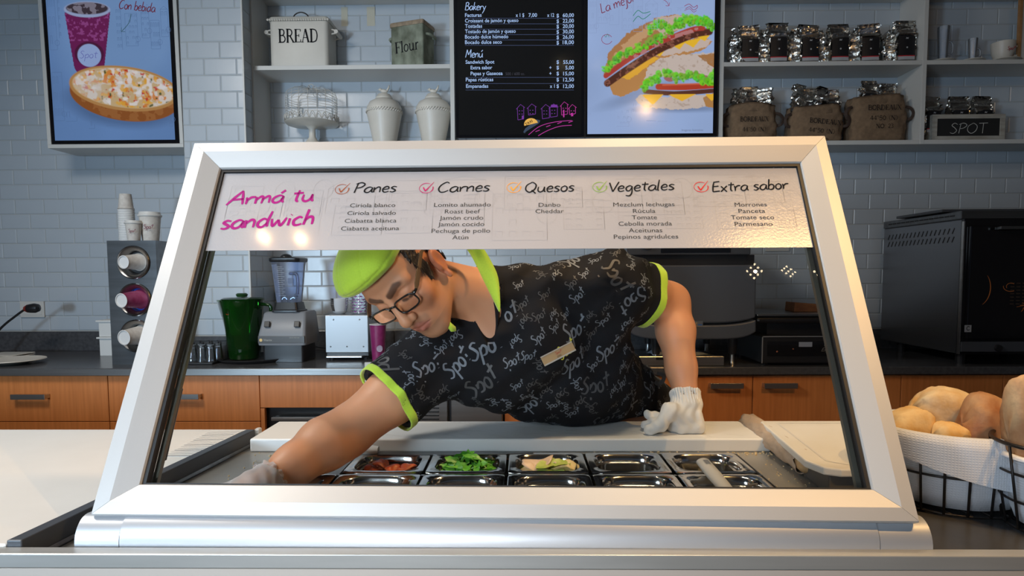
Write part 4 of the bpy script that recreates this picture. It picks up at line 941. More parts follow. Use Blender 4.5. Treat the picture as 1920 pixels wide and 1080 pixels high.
# ---- burlap sacks
burlap = mat('burlap', (.24, .155, .09), .95, var=(.17, .11, .065), vscale=(60, 60, 60), bump=.6, bscale=350, detail=4)
strap = mat('leather_strap', (.05, .03, .022), .7)
zr0 = zR0+.001
def sack(px0, px1, pyt, label, lines, seed, tilt, bags, yb=3.135):
    x0, x1 = X(px0, 240, yb), X(px1, 240, yb); c = (x0+x1)/2; w = (x1-x0); h = Z((px0+px1)/2, pyt, yb)-zr0
    t = thing('burlap_sack', label, 'sack', (c, yb, zr0), group='burlap sacks on the lower shelf'); r = np.random.default_rng(seed)
    rings = []; n = 12; d = .125
    ph = r.random(4)*6
    for i in range(n+1):
        u = i/n; z = zr0+h*u; s = (1.0+.06*math.sin(PI*u))*(.97 if i == 0 else 1)*(1-.06*u); ring = []
        for k in range(36):
            a = 2*PI*k/36; cx = math.copysign(abs(math.cos(a))**.6, math.cos(a)); sy = math.copysign(abs(math.sin(a))**.6, math.sin(a))
            wr = .004*math.sin(5*a+ph[0]+u*9)+.003*math.sin(11*a+ph[1]-u*14)
            ring.append((c+(w/2*s+wr)*cx, yb+(d/2*s+wr)*sy, z+(.006*math.sin(2*a+ph[2]) if i > 3 else 0)*u))
        rings.append(ring)
    inner = [(c+(p[0]-c)*.94, yb+(p[1]-yb)*.94, p[2]-.012) for p in rings[-1]]; deep = [(p[0], p[1], p[2]-.03) for p in inner]
    B = MB(); loft(B, rings+[inner, deep]); build('bag_body', B, burlap, t, smooth=True)
    for s in (-1, 1):
        xx = c+s*(w/2-.004); zt_ = zr0+h*.72; B = MB(); P = curve([(xx, yb-.035, zt_+.01), (xx+s*.02, yb-.04, zt_+.002), (xx+s*.033, yb-.042, zt_-.02), (xx+s*.024, yb-.04, zt_-.045), (xx-s*.002, yb-.035, zt_-.05)], 5)
        B.ribbon(P, (0, 0.25, 1) if False else (s*.3, -1, .1), .014); build('strap', B, strap, t, solid=.004)
    yf = yb-d/2*1.06-.003; B = MB(); fr = Frame((c-w*.30, yf, zr0+h*.52), (math.cos(tilt), 0, math.sin(tilt)), (-math.sin(tilt), 0, math.cos(tilt)))
    for tx, xo, yo, wd, hh in lines: roman(B, fr, tx, xo*w, yo*h, wd*w, hh, lift=.003)
    build('lettering', B, M['ink'], t)
    for j, (bx, bh, rz, lb, lab) in enumerate(bags):
        coffee_bag('coffee_bag', .074, .034, bh+.028, lab, 'silver coffee bags in the burlap sacks', (c+bx*w*.86, yb+(.012 if j % 2 else -.012), zr0+h-.088), rz, seed*7+j, lbl=lb)
sack(1360, 1450, 200, 'burlap sack printed BORDEAUX 44° 50, first from the middle screens', [('BORDEAUX', .0, .0, .58, .022), ('44°50 (N)', .05, -.26, .48, .020), ('0° 42', .1, -.52, .35, .02)], 3, 0, [(-.28, .135, .5, False, 'crumpled silver bag at far left inside the first burlap sack'), (.0, .155, -.05, True, 'upright silver and black bag in middle of first burlap sack'), (.32, .14, -.5, False, 'crumpled silver bag at the strap side inside the first sack')])
sack(1476, 1573, 202, 'sagging burlap sack printed BORDEAUX with tilted lettering, the middle of three', [('BORDEAUX', .1, .0, .60, .022), ('44°50 (N)', .1, -.25, .5, .02), ('NO 42', .1, -.5, .4, .02)], 5, -.10, [(-.36, .16, .6, False, 'silver bag leaning out at left of the middle burlap sack'), (-.1, .15, -.05, True, 'silver and black bag upright in the middle burlap sack'), (.14, .15, .6, False, 'narrow silver bag turned sideways in the middle burlap sack'), (.38, .145, -.1, True, 'silver and black bag at right edge of the middle burlap sack')])
sack(1588, 1690, 184, 'tall burlap sack printed BORDEAUX and NO. 23, next to shelf divider', [('BORDEAUX', .03, .14, .60, .023), ('44°50 (N)', .07, -.08, .50, .021), ('NO. 23', .18, -.25, .32, .019)], 9, .0, [(-.18, .135, .12, True, 'silver and black bag tilted left in the tallest burlap sack'), (.28, .13, -.04, True, 'silver bag standing right in the tallest burlap sack')])
# ---- crate with chalk SPOT
yb = 3.09; x0, x1 = X(1748, 240, yb), X(1885, 240, yb); z1 = Z(1815, 214, yb); d = .12
t = thing('wooden_crate', 'whitewashed wooden crate with black chalk panel reading SPOT', 'crate', ((x0+x1)/2, yb+d/2, zr0))
wwd = mat('whitewashed_wood', (.46, .44, .39), .8, var=(.30, .27, .22), vscale=(12, 50, 50), bump=.4, bscale=60)
th = .013
build('side_board', MB().box(x0, x0+th, yb+th, yb+d, zr0, z1), wwd, t, bev=.001); build('side_board', MB().box(x1-th, x1, yb+th, yb+d, zr0, z1), wwd, t, bev=.001); build('back_board', MB().box(x0+th, x1-th, yb+d-th, yb+d, zr0, z1), wwd, t, bev=.001); build('base_board', MB().box(x0+th, x1-th, yb+th, yb+d-th, zr0, zr0+.01), wwd, t)
build('front_board', MB().box(x0, x1, yb, yb+th, zr0, zr0+.024).box(x0, x1, yb, yb+th, z1-.02, z1).box(x0, x0+.024, yb, yb+th, zr0+.024, z1-.02).box(x1-.024, x1, yb, yb+th, zr0+.024, z1-.02), wwd, t, bev=.001)
cp = build('chalk_panel', MB().box(x0+.024, x1-.024, yb+.004, yb+th, zr0+.024, z1-.02), mat('chalkboard', (.012, .012, .012), .8), t)
fr = Frame((x0+.085, yb+.0035, zr0+.036), (1, 0, 0), (0, 0, 1)); B = MB(); hand(B, fr, 'SPOT', 0, 0, x1-x0-.165, .026, pen=.09, slant=.05); build('chalk_lettering', B, mat('chalk', (.55, .55, .52), .9), cp)
for i, (px, lab) in enumerate([(1757, 'dim silver bag tilted left in the SPOT crate'), (1810, 'silver and black bag in middle of the SPOT crate'), (1855, 'silver and black bag at right in the SPOT crate')]):
    coffee_bag('coffee_bag', .085, .05, .185, lab, 'silver coffee bags in the SPOT crate', (X(px, 200, yb), yb+.055, zr0+.035), [.12, -.03, .02][i], 80+i)
# ---- cups on the upper right shelf
def saucer(t_loc, r, label):
    t = thing('saucer', label, 'saucer', t_loc, group='saucers on the upper right shelf'); B = MB(); B.lathe([(0, 0), (r*.5, 0), (r*.55, .003), (r, .012), (r*.98, .015), (r*.5, .006), (0, .005)], t_loc, 28); build('plate', B, M['cream'], t, smooth=50); return t
yb = 3.13
def glasscup(px, pyt, r, lab, slab, handle=True):
    c = X(px, 90, yb); saucer((c-.01, yb, zr_), .062, slab); z0_ = zr_+.0065; h = Z(px, pyt, yb)-z0_
    t = thing('glass_mug', lab, 'glass', (c, yb, z0_)); B = MB(); B.shell([(.0, z0_), (r*.8, z0_), (r*.72, z0_+.012), (r*.8, z0_+h*.4), (r*.95, z0_+h*.8), (r, z0_+h), (r*.93, z0_+h), (r*.73, z0_+h*.4), (r*.65, z0_+.02), (0, z0_+.018)], (c, yb, 0), 24); build('bowl', B, M['mug'], t, smooth=50)
    B = MB(); k = h*.3; B.tube(curve([(c+r*.85, yb, z0_+h*.62), (c+r*1.7, yb, z0_+h*.55), (c+r*1.7, yb, z0_+h*.3), (c+r*.78, yb, z0_+h*.25)], 5), .004, 8); build('handle', B, M['mug'], t, smooth=True)
glasscup(1768, 51, .026, 'tall clear glass mug with curved handle on a saucer', 'white saucer under the tall glass mug')
glasscup(1824, 73, .020, 'short clear espresso glass with tiny handle on a saucer', 'white saucer under the short espresso glass')
c = X(1880, 100, yb); saucer((c, yb, zr_), .075, 'white saucer under the white logo coffee cup'); z0_ = zr_+.0065; h = Z(1880, 81, yb)-z0_
t = thing('coffee_cup', 'white coffee cup with red handwritten logo on a saucer', 'cup', (c, yb, z0_)); B = MB(); B.shell([(0, z0_), (.025, z0_), (.03, z0_+.006), (.045, z0_+h*.5), (.05, z0_+h), (.047, z0_+h), (.042, z0_+h*.5), (.0, z0_+.008)], (c, yb, 0), 28); build('bowl', B, M['cream'], t, smooth=50)
B = MB(); B.tube(curve([(c+.047, yb, z0_+h*.85), (c+.072, yb, z0_+h*.8), (c+.07, yb, z0_+h*.4), (c+.04, yb, z0_+h*.4)], 5), .005, 8); build('handle', B, M['cream'], t, smooth=True)
B = MB(); fr = Frame((c-.016, yb-.048, z0_+h*.5), (1, 0, 0), (0, -.12, 1)); hand(B, fr, 'Spo!', 0, 0, .036, .008, pen=.2, lift=.002); build('logo', B, mat('logo_red', (.45, .02, .05), .5), t)

# =================================================================== THINGS ON THE BACK WORKTOP (left)
# socket plate and gooseneck microphone
sx, sy, ex, ey = X(38, 595, WY-.01), X(83, 595, WY-.01), Z(60, 595, WY-.01), Z(60, 565, WY-.01)
t = thing('socket_plate', 'pale double socket plate on tiles behind the black gooseneck', 'socket', ((sx+sy)/2, WY-.005, ex))
build('plate', MB().box(sx, sy, WY-.010, WY-.001, ex, ey), M['white'], t, bev=.002); build('insert', MB().box(sx+.01, sy-.01, WY-.012, WY-.0095, ex+.012, ey-.012), M['white'], t, bev=.001)
P = [W(-40, 640, 3.0), W(0, 617, 3.0), W(30, 592, 3.0), W(48, 579, 3.0)]; P[0][2] = CT+.012
t = thing('gooseneck_microphone', 'black gooseneck microphone with dark red ring leaning in at left edge', 'microphone', (P[0][0], 3.0, CT))
B = MB(); B.tube(curve(P, 6), .0055, 8); build('stem', B, M['black'], t, smooth=True)
B = MB(); B.lathe([(0, CT), (.05, CT), (.048, CT+.016), (0, CT+.018)], (P[0][0], 3.0, 0), 28); build('base', B, M['black'], t, smooth=50)
e = W(48, 579, 3.0); d = nrm(W(74, 577, 3.0)-e); Rr = np.stack([np.cross(d, [0, 1, 0]), [0, 1, 0], d], 1); B = MB(); B.lathe([(0, -.004), (.012, 0), (.021, .02), (.023, .045), (.018, .062), (0, .068)], e, 20, Rr); hd_ = build('head', B, M['black'], t, smooth=50)
B = MB(); B.lathe([(.0125, -.003), (.0155, .003), (.0195, .012), (.015, .012)], e, 20, Rr); build('ring', B, mat('red_ring', (.25, .03, .02), .4), hd_, smooth=50)
# plates
t = thing('square_plate', 'small stack of square white plates at worktop left end', 'plate', (X(12, 648, 2.92), 2.92, CT))
B = MB(); cx, cy = X(12, 648, 2.92), 2.92
for i in range(3): loft(B, [[(cx+p[0], cy+p[1], CT+i*.008+dz) for p in rrect(-s, s, -s, s, .012)] for s, dz in ((.065, 0), (.08, .005), (.078, .007))])
build('plates', B, M['cream'], t, smooth=40)
t = thing('shallow_dish', 'shallow white dish with curved rim in front of the square plates', 'dish', (X(22, 662, 2.75), 2.75, CT))
B = MB(); B.shell([(0, CT), (.055, CT), (.085, CT+.008), (.13, CT+.018), (.128, CT+.021), (.085, CT+.012), (0, CT+.005)], (X(20, 662, 2.75), 2.75, 0), 36); build('dish', B, M['cream'], t, smooth=50)
# folded white boxes by the dispenser
for i, (a, b_, c_, d_, lab) in enumerate([(184, 222, 652, 617, 'white cardboard box under another, beside the steel cup dispenser'), (184, 222, 615, 584, 'white cardboard box topmost, beside the steel cup dispenser')]):
    yb = 3.02; x0, x1 = X(a, 620, yb), X(b_, 620, yb); z0_ = CT if i == 0 else zprev; z1_ = z0_+(Z(200, d_, yb)-Z(200, c_, yb)); zprev = z1_+.0015
    t = thing('cardboard_box', lab, 'box', ((x0+x1)/2, yb+.06, z0_), group='white boxes beside the dispenser'); build('carton', MB().box(x0+.004, x1, yb, yb+.13, z0_, z1_-.008), M['paper'], t, bev=.001); build('lid', MB().box(x0-.006, x1+.003, yb-.008, yb+.135, z1_-.008, z1_), M['paper'], t, bev=.001)
# cup dispenser
yd = 2.72; x0, x1 = X(212, 600, yd), X(296, 600, yd); zt_ = Z(250, 451, yd); zb_ = CT
x0t = x0-.0; t = thing('cup_dispenser', 'steel cup dispenser with three round openings', 'dispenser', ((x0+x1)/2, 2.9, CT))
cs = [(247, 492, .095), (250, 562, .095), (256, 630, .095)]
zc = [Z(a, b_, yd) for a, b_, _ in cs]; rr_ = .066; xc = (x0+x1)/2+.004; xd0, xd1 = x0-.012, x1+.004
B = MB(); B.box(xd0, xd0+.004, yd, 3.05, zb_, zt_).box(xd1-.004, xd1, yd, 3.05, zb_, zt_).box(xd0+.004, xd1-.004, yd, 3.05, zt_-.004, zt_).box(xd0+.004, xd1-.004, 3.046, 3.05, zb_, zt_-.004).box(xd0+.004, xd1-.004, yd, 3.046, zb_, zb_+.004)
build('housing', B, M['steel_d'], t)
# front plate with round holes
B = MB(); n = 32; zz = [zb_+.004]+[(zc[2]+zc[1])/2, (zc[1]+zc[0])/2]+[zt_-.004]; rows_ = [(zz[0], zz[1], zc[2]), (zz[1], zz[2], zc[1]), (zz[2], zz[3], zc[0])]
for za, zb2_, zc_ in rows_:
    out = []; inn = []
    for k in range(n):
        a = 2*PI*k/n; ca, sa = math.cos(a), math.sin(a); tx_ = ((xd1-.004-xc) if ca > 0 else (xc-xd0-.004))/max(abs(ca), 1e-6); tz_ = ((zb2_-zc_) if sa > 0 else (zc_-za))/max(abs(sa), 1e-6); q_ = min(tx_, tz_)
        out.append((xc+q_*ca, yd, zc_+q_*sa)); inn.append((xc+rr_*ca, yd, zc_+rr_*sa))
    for (cxx, czz) in ((xd0+.004, za), (xd1-.004, za), (xd1-.004, zb2_), (xd0+.004, zb2_)):   # square the corners
        k = min(range(n), key=lambda k: (out[k][0]-cxx)**2+(out[k][2]-czz)**2); out[k] = (cxx, yd, czz)
    B.add(out+inn, [(k, (k+1) % n, n+(k+1) % n, n+k) for k in range(n)])
build('front_plate', B, M['steel_d'], t)
cupm = mat('printed_paper_cup', (.62, .59, .54), .6, var=(.50, .46, .42), vscale=(60, 60, 60)); magcup = mat('magenta_cup', (.22, .015, .07), .4, var=(.30, .06, .14), vscale=(40, 40, 40)); whitecup = mat('white_cup_base', (.68, .68, .67), .6)
cupn = ['printed white paper cup sticking out of the top dispenser opening', 'magenta paper cup sticking out of the middle dispenser opening', 'printed white paper cup sticking out of the bottom dispenser opening']
for i, zc_ in enumerate(zc):
    B = MB(); Rf = np.array([[1, 0, 0], [0, 0, -1], [0, 1, 0.]])  # z -> -y
    Rf = np.stack([[1, 0, 0], [0, 0, 1], [0, -1, 0]], 1).astype(float)
    B.shell([(rr_+.001, 0), (rr_+.006, .006), (rr_+.002, .010), (rr_-.008, .006), (rr_-.016, -.01), (rr_-.02, -.035)], (xc, yd, zc_), 36, Rf); cr = build('chrome_collar', B, mat('collar_steel', (.35, .34, .33), .25, 1.0), t, smooth=50)
    B = MB(); B.shell([(rr_-.02, -.034), (.0, -.036)], (xc, yd, zc_), 36, Rf); build('rubber_gasket', B, M['black'], t)
    # the cup: base pushed out, leaning to the camera's left and down a little
    R1 = [.036, .040, .042][i]; r2 = [.027, .029, .031][i]; dv = nrm([-.22, -1, -.02]); o = np.array([xc+.008, yd+.028, zc_+.002]); ax = nrm(np.cross(dv, [0, 0, 1])); Rq = np.stack([ax, np.cross(dv, ax), dv], 1)
    L_ = [.085, .105, .10][i]
    tt = thing('paper_cup', cupn[i], 'cup', o, group='paper cups in the dispenser'); B = MB(); B.shell([(R1+.003, 0), (R1+.003, .004), (R1, .006), (r2, L_)], o, 28, Rq); build('sleeve', B, magcup if i == 1 else cupm, tt, smooth=50)
    B = MB(); B.shell([(r2, L_), (r2+.0012, L_+.001), (r2-.002, L_+.0015), (r2-.003, L_-.003), (0, L_-.003)], o, 28, Rq); build('base', B, whitecup, tt, smooth=50)
    if i == 1: B = MB(); B.shell([(R1+.004, -.004), (R1+.009, .002), (R1+.004, .004)], o, 28, Rq); build('blue_rim', B, mat('blue_rim', (.02, .08, .5), .4), tt, smooth=50)
# cups standing on the dispenser
zc0 = zt_+.001; yk = 2.86
c = X(238, 430, yk); zt2 = Z(238, 364, yk); t = thing('cup_stack', 'tall stack of nested printed paper cups on the steel dispenser', 'cup stack', (c, yk, zc0))
B = MB(); zmid = Z(238, 392, yk); n = int((zmid-zc0)/.0075)
P = []
for i in range(n): z = zc0+i*(zmid-zc0)/n; P += [(.0325, z), (.0345, z+.002), (.0345, z+.0045), (.0325, z+.006)]
B.shell(P, (c, yk, 0), 28); build('nested_rims', B, whitecup, t, smooth=40)
B = MB(); B.shell([(.034, zmid), (.034, zmid+.003), (.031, zmid+.004), (.024, zt2), (0, zt2)], (c, yk, 0), 28); build('top_cup', B, cupm, t, smooth=40)
def takeaway(px, pyt, r, yk, lab, word):
    c = X(px, 430, yk); h = Z(px, pyt, yk)-zc0; t = thing('takeaway_cup', lab, 'cup', (c, yk, zc0)); B = MB(); B.shell([(0, zc0), (r*.72, zc0), (r*.97, zc0+h*.86)], (c, yk, 0), 28); build('cup', B, cupm, t, smooth=40)
    B = MB(); B.shell([(r, zc0+h*.84), (r*1.06, zc0+h*.86), (r*1.06, zc0+h*.90), (r*.97, zc0+h*.92), (r*.93, zc0+h), (r*.85, zc0+h), (r*.8, zc0+h*.96), (0, zc0+h*.96)], (c, yk, 0), 28); build('lid', B, M['white'], t, smooth=40)
    B = MB(); fr = Frame((c-r*.1, yk-r*.93, zc0+h*.42), (1, 0, 0), (0, -.12, 1)); hand(B, fr, word, 0, 0, r*1.0, r*.22, pen=.2, lift=.003); build('logo', B, mat('logo_maroon', (.16, .01, .04), .5), t)
takeaway(250.5, 414, .034, 2.79, 'small lidded paper cup on the dispenser, between stack and large cup', 'Spo!'); takeaway(282, 398, .046, 2.84, 'large lidded paper cup with logo on the dispenser', 'Spo!')

# tray of upturned glasses
yb = 2.86; x0, x1 = X(332, 660, yb), X(425, 660, yb)
t = thing('glass_tray', 'black tray carrying upturned drinking glasses', 'tray', ((x0+x1)/2, 2.84, CT)); build('tray', MB().box(x0-.01, x1+.012, 2.70, 3.0, CT, CT+.010), M['black'], t, bev=.004)
zg = CT+.0105; g0 = None
B = MB(); hg = .072
for i in range(4):
    for j in range(6):
        gx = x0+.012+(x1-x0-.024)*j/5+.008*math.sin(i*3); gy = 2.735+i*.066+.004*math.sin(j*5)
        lab = 'small clear glass upturned on the black tray beside the green pitcher'
        if g0 is None:
            g0 = thing('drinking_glass', lab, 'glass', (gx, gy, zg), group='upturned glasses on the tray'); B = MB(); B.shell([(.021, zg), (.0215, zg+.002), (.018, zg+hg*.6), (.015, zg+hg-.008), (.015, zg+hg), (.0, zg+hg), (0, zg+hg-.012), (.0135, zg+hg-.013), (.016, zg+hg*.6), (.020, zg)], (gx, gy, 0), 14); build('tumbler', B, M['glass_t'], g0, smooth=50)
        else: copy_tree(g0, loc=(gx, gy, zg))
# green pitcher on dark tray
yb = 2.86; c = X(457, 610, yb); t = thing('serving_tray', 'round black tray under the green pitcher', 'tray', (c+.03, yb, CT)); B = MB(); B.shell([(0, CT), (.15, CT), (.165, CT+.014), (.163, CT+.016), (.148, CT+.005), (0, CT+.005)], (c+.05, yb, 0), 40); build('tray', B, M['black'], t, smooth=50)
zp0 = CT+.0055; zpt = Z(457, 562, yb); h = zpt-zp0; t = thing('pitcher', 'tall dark green translucent pitcher with lid', 'pitcher', (c, yb, zp0)); rt, rb = .090, .066
B = MB(); ring = []
for r, z in ((rb*.9, 0), (rb, .004), (rb+(rt-rb)*.5, h*.5), (rt, h)):
    ring.append([(c+r*math.cos(a)-(.030*max(0, math.cos(a-PI))**10*(z/h)**6 if z else 0), yb+r*math.sin(a), zp0+z) for a in np.linspace(0, 2*PI, 41)[:-1]])
loft(B, ring, cap=False); B.add(ring[0], [tuple(range(40))]); build('jug', B, M['green'], t, smooth=50)
B = MB(); B.shell([(rt+.002, zpt-.004), (rt+.003, zpt+.004), (rt*.9, zpt+.010), (0, zpt+.012)], (c, yb, 0), 40); lid = build('lid', B, M['green'], t, smooth=50)
B = MB(); B.lathe([(0, zpt+.012), (.022, zpt+.013), (.026, zpt+.024), (.020, zpt+.030), (0, zpt+.030)], (c-.004, yb, 0), 20); build('knob', B, mat('dark_green', (.01, .05, .01), .3), lid, smooth=50)
B = MB(); B.tube(curve([(c+rt*.96, yb-.01, zpt-.02), (c+rt+.035, yb-.012, zpt-.025), (c+rt+.04, yb-.012, zpt-.055), (c+rt+.012, yb-.01, zpt-.12), (c+rt*.82, yb, zpt-.15)], 6), .008, 8); build('handle', B, M['green'], t, smooth=True)
B = MB(); a0 = -2.05; B.add([(c+(rt*.94)*math.cos(a0+dx), yb+(rt*.94)*math.sin(a0+dx), zpt-.05+dz) for dx, dz in [(.17*math.cos(q_), .014*math.sin(q_)) for q_ in np.linspace(0, 2*PI, 13)[:-1]]], [tuple(range(12))]); build('sticker', B, mat('red_sticker', (.45, .03, .01), .4), t)
B = MB(); B.lathe([(0, zp0+.002), (rb*.95, zp0+.003), (rb+(rt-rb)*.3, zp0+h*.42), (0, zp0+h*.42)], (c, yb, 0), 32); build('drink', B, mat('dark_drink', (.004, .02, .004), .15), t, smooth=40)
# blender
yb = 2.86; c = X(543, 620, yb); zb0 = CT+.001; zb1 = Z(543, 585, yb); zj0 = Z(543, 583, yb); zj1 = Z(543, 490, yb)
t = thing('blender', 'countertop blender with smoky jar and grey motor base', 'blender', (c, yb, CT))
def BP(x, y, z): return (c+x, yb+y, z)
wB = .105; dB = .10
zf0 = Z(543, 651, yb-dB); zm = Z(543, 628, yb-dB)
B = MB(); loft(B, [[BP(p[0]*s, p[1]*s, z) for p in rrect(-wB, wB, -dB, dB, .012)] for s, z in ((.86, zb0), (.86, zf0+.008))]); build('lower_base', B, M['black'], t, smooth=40)
B = MB(); loft(B, [[BP(p[0]*sx_, p[1]*s-oy, z) for p in rrect(-wB, wB, -dB, dB, .014)] for sx_, s, z, oy in ((1.0, 1.0, zf0+.008, 0), (1.02, 1.02, zf0+.015, 0), (1.0, 1.0, zf0+.055, 0), (.90, .78, zb1-.004, -.02), (.84, .70, zb1+.004, -.025))]); mbs = build('motor_base', B, M['mgrey'], t, smooth=40)
B = MB(); B.box(c-wB*.98, c+wB*.98, yb-dB*1.02-.002, yb-dB*1.02+.004, zf0+.018, zf0+.050); pnl = build('brand_panel', B, mat('brown_panel', (.035, .022, .012), .3), mbs, bev=.001)
fr = Frame((c-wB*.74, yb-dB*1.02-.0022, zf0+.028), (1, 0, 0), (0, 0, 1)); B = MB(); text(B, fr, 'Vitamix', 0, 0, size=.0085); text(B, fr, 'DRINK MACHINE', .115, .012, size=.004); build('lettering', B, mat('pale_print', (.45, .42, .36), .5), pnl)
B = MB(); B.add([fr.at(-.012+.007*math.cos(a), .004+.007*math.sin(a), .0006) for a in np.linspace(0, 2*PI, 13)[:-1]], [tuple(range(12))]); build('emblem', B, mat('gold_print', (.75, .5, .15), .4), pnl)
for s in (-1, 1):
    zc_ = (zf0+.055+zb1-.004)/2; B = MB(); B.obox((c+s*.066, yb-dB*.9+.002, zc_), (.024, .012, .026), rotx(-.35)); build('rocker_switch', B, M['black'], mbs, bev=.002)
B = MB(); loft(B, [[BP(.004+p[0]*s, p[1]*s-.0, z) for p in rrect(-.05, .05, -.05, .05, .012)] for s, z in ((1.25, zb1+.004), (1.25, zb1+.010), (1.12, zb1+.014), (1.0, zb1+.045))]); build('jar_collar', B, M['black'], t, smooth=40)
zj = zb1+.045; ring = []
for s, z in ((.78, zj), (.80, zj+.01), (1.02, zj1-.02), (1.08, zj1)): ring.append([BP(.004+p[0]*s, p[1]*s, z) for p in rrect(-.06, .06, -.06, .06, .022)])
B = MB(); loft(B, ring, cap=False); build('jar', B, M['jar'], t, smooth=50)
B = MB(); loft(B, [[BP(.004+p[0]*s, p[1]*s, z) for p in rrect(-.066, .066, -.066, .066, .022)] for s, z in ((1.0, zj1-.004), (1.06, zj1+.002), (1.06, zj1+.012), (.9, zj1+.018))]); lid = build('lid', B, M['black'], t, smooth=40)
B = MB(); B.sphere(BP(-.006, 0, zj1+.016), (.026, .03, .018), 20, 10); build('lid_knob', B, M['black'], lid, smooth=True)
B = MB(); B.tube(curve([BP(.028, -.055, zj1-.055), BP(.062, -.072, zj1-.058), BP(.07, -.074, zj1-.085), BP(.066, -.07, zj1-.145), BP(.055, -.06, zj1-.15)], 6), .007, 8); build('handle', B, M['jar'], t, smooth=True)
B = MB(); B.tube(curve([BP(.0, -.0, zj+.005), BP(.018, 0, zj+.02), BP(.03, 0, zj+.018)], 4), .003, 6); B.tube(curve([BP(.0, -.0, zj+.005), BP(-.018, 0, zj+.022), BP(-.03, 0, zj+.012)], 4), .003, 6); B.tube([BP(0, 0, zj-.0), BP(0, 0, zj+.03)], .008, 8); build('blade', B, M['steel'], t)
B = MB()
for i in range(16):
    z = zj+.03+i*.0085; s_ = .84+.2*i/16; B.box(c-.025, c-.025+(.022 if i % 2 else .03), yb-.0602*s_-.0012, yb-.0602*s_-.0006, z, z+.0012)
build('scale_marks', B, mat('pale_marks', (.42, .46, .52), .5), t)
B = MB(); zz_ = zj1-.10; B.box(c+.022, c+.044, yb-.063, yb-.0615, zz_, zz_+.024); build('sticker', B, mat('navy_sticker', (.02, .03, .10), .4), t)
B = MB(); B.tube(curve([(c+.09, yb+.08, CT+.05), (c+.16, yb+.14, CT+.03), (c+.2, yb+.2, CT+.008), (c+.25, yb+.3, CT+.006)], 5), .004, 6); build('power_cord', B, M['black'], t, smooth=True)
# steel toaster-like box
yb = 2.84; x0, x1 = X(610, 640, yb), X(691, 640, yb); z1_ = Z(650, 591, yb); zl = CT+.012
t = thing('steel_warmer', 'square stainless steel countertop box with lower slot beside blender', 'appliance', ((x0+x1)/2, yb+.1, CT))
build('body', MB().box(x0, x1, yb, yb+.22, zl+.022, z1_), mat('dull_steel', (.30, .31, .32), .42, .8), t, bev=.003); build('slot', MB().box(x0+.004, x1-.004, yb+.008, yb+.2, zl+.008, zl+.022), M['black'], t); build('tray', MB().box(x0+.006, x1-.028, yb-.014, yb+.19, zl, zl+.008), M['steel'], t, bev=.002)
for a in (0, 1):
    for b_ in (0, 1): build('foot', MB().lathe([(0, CT), (.010, CT), (.010, zl), (0, zl)], (x0+.02+a*(x1-x0-.04), yb+.03+b_*.15, 0), 12), M['black'], t)
B = MB()
for a in (.12, .5, .88): B.sphere((x0+(x1-x0)*a, yb-.0005, zl+.05), (.0035, .0015, .0035), 8, 6)
for a in (.2, .8): B.sphere((x0+(x1-x0)*a, yb-.0005, z1_-.02), (.0035, .0015, .0035), 8, 6)
build('rivet', B, M['steel_d'], t, smooth=True)
# milky bowls + clear cups on the box
zc0 = z1_+.0005; yk = 2.93; c = X(637, 575, yk); t = thing('bowl_stack', 'stack of milky plastic bowls on the steel box', 'bowls', (c, yk, zc0))
for i in range(4):
    z = zc0+i*.009; B = MB(); B.shell([(0, z), (.022, z), (.034, z+.012), (.041, z+.045), (.043, z+.046), (.035, z+.014), (0, z+.003)], (c, yk, 0), 28); build('bowl', B, M['plastic_m'], t, smooth=50)
c = X(674, 565, yk); t = thing('cup_stack', 'stack of clear cups with purple print on the steel box', 'cup stack', (c, yk, zc0)); B = MB(); P = []; zt2 = Z(674, 528, yk)
n = 11; dz = (zt2-zc0-.0)/n
for i in range(n): z = zc0+i*dz; P += [(.034, z+dz*.3), (.0405, z+dz*.35), (.0405, z+dz*.75), (.035, z+dz*.8)]
B.shell([(.03, zc0)]+P+[(.0, zt2)], (c, yk, 0), 28); build('nested_cups', B, M['plastic_c'], t, smooth=30)
B = MB()
for i in range(n-1):
    z = zc0+i*dz+dz*.9
    for k in range(9):
        a = 2*PI*k/9+i; B.ribbon([(c+.0355*math.cos(a+q_), yk+.0355*math.sin(a+q_), z) for q_ in (0, .12, .24, .36)], (math.cos(a), math.sin(a), 0), .004)
build('purple_print', B, mat('purple_print', (.22, .02, .22), .4), t)
# magenta cup behind the glasses
yk = 2.80; c = X(709, 640, yk); zt2 = Z(709, 607, yk); t = thing('paper_cup', 'magenta printed paper cup standing right of the steel box', 'cup', (c, yk, CT)); r = .036
B = MB(); B.shell([(0, CT), (r*.74, CT), (r, zt2-.004)], (c, yk, 0), 30); build('cup', B, mat('magenta_print', (.20, .012, .09), .35, var=(.26, .03, .13), vscale=(50, 50, 50)), t, smooth=40)
B = MB(); B.tube([(c+r*math.cos(a), yk+r*math.sin(a), zt2-.003) for a in np.linspace(0, 2*PI, 29)[:-1]], .0022, 6, closed=True); build('rim', B, whitecup, t, smooth=True)
B = MB(); a0 = -1.15; B.add([(c+r*.92*math.cos(a0+.42*math.cos(q_)), yk+r*.92*math.sin(a0+.42*math.cos(q_)), CT+.06+.015*math.sin(q_)) for q_ in np.linspace(0, 2*PI, 17)[:-1]], [tuple(range(16))]); build('round_logo', B, mat('pale_lilac', (.45, .38, .5), .5), t)

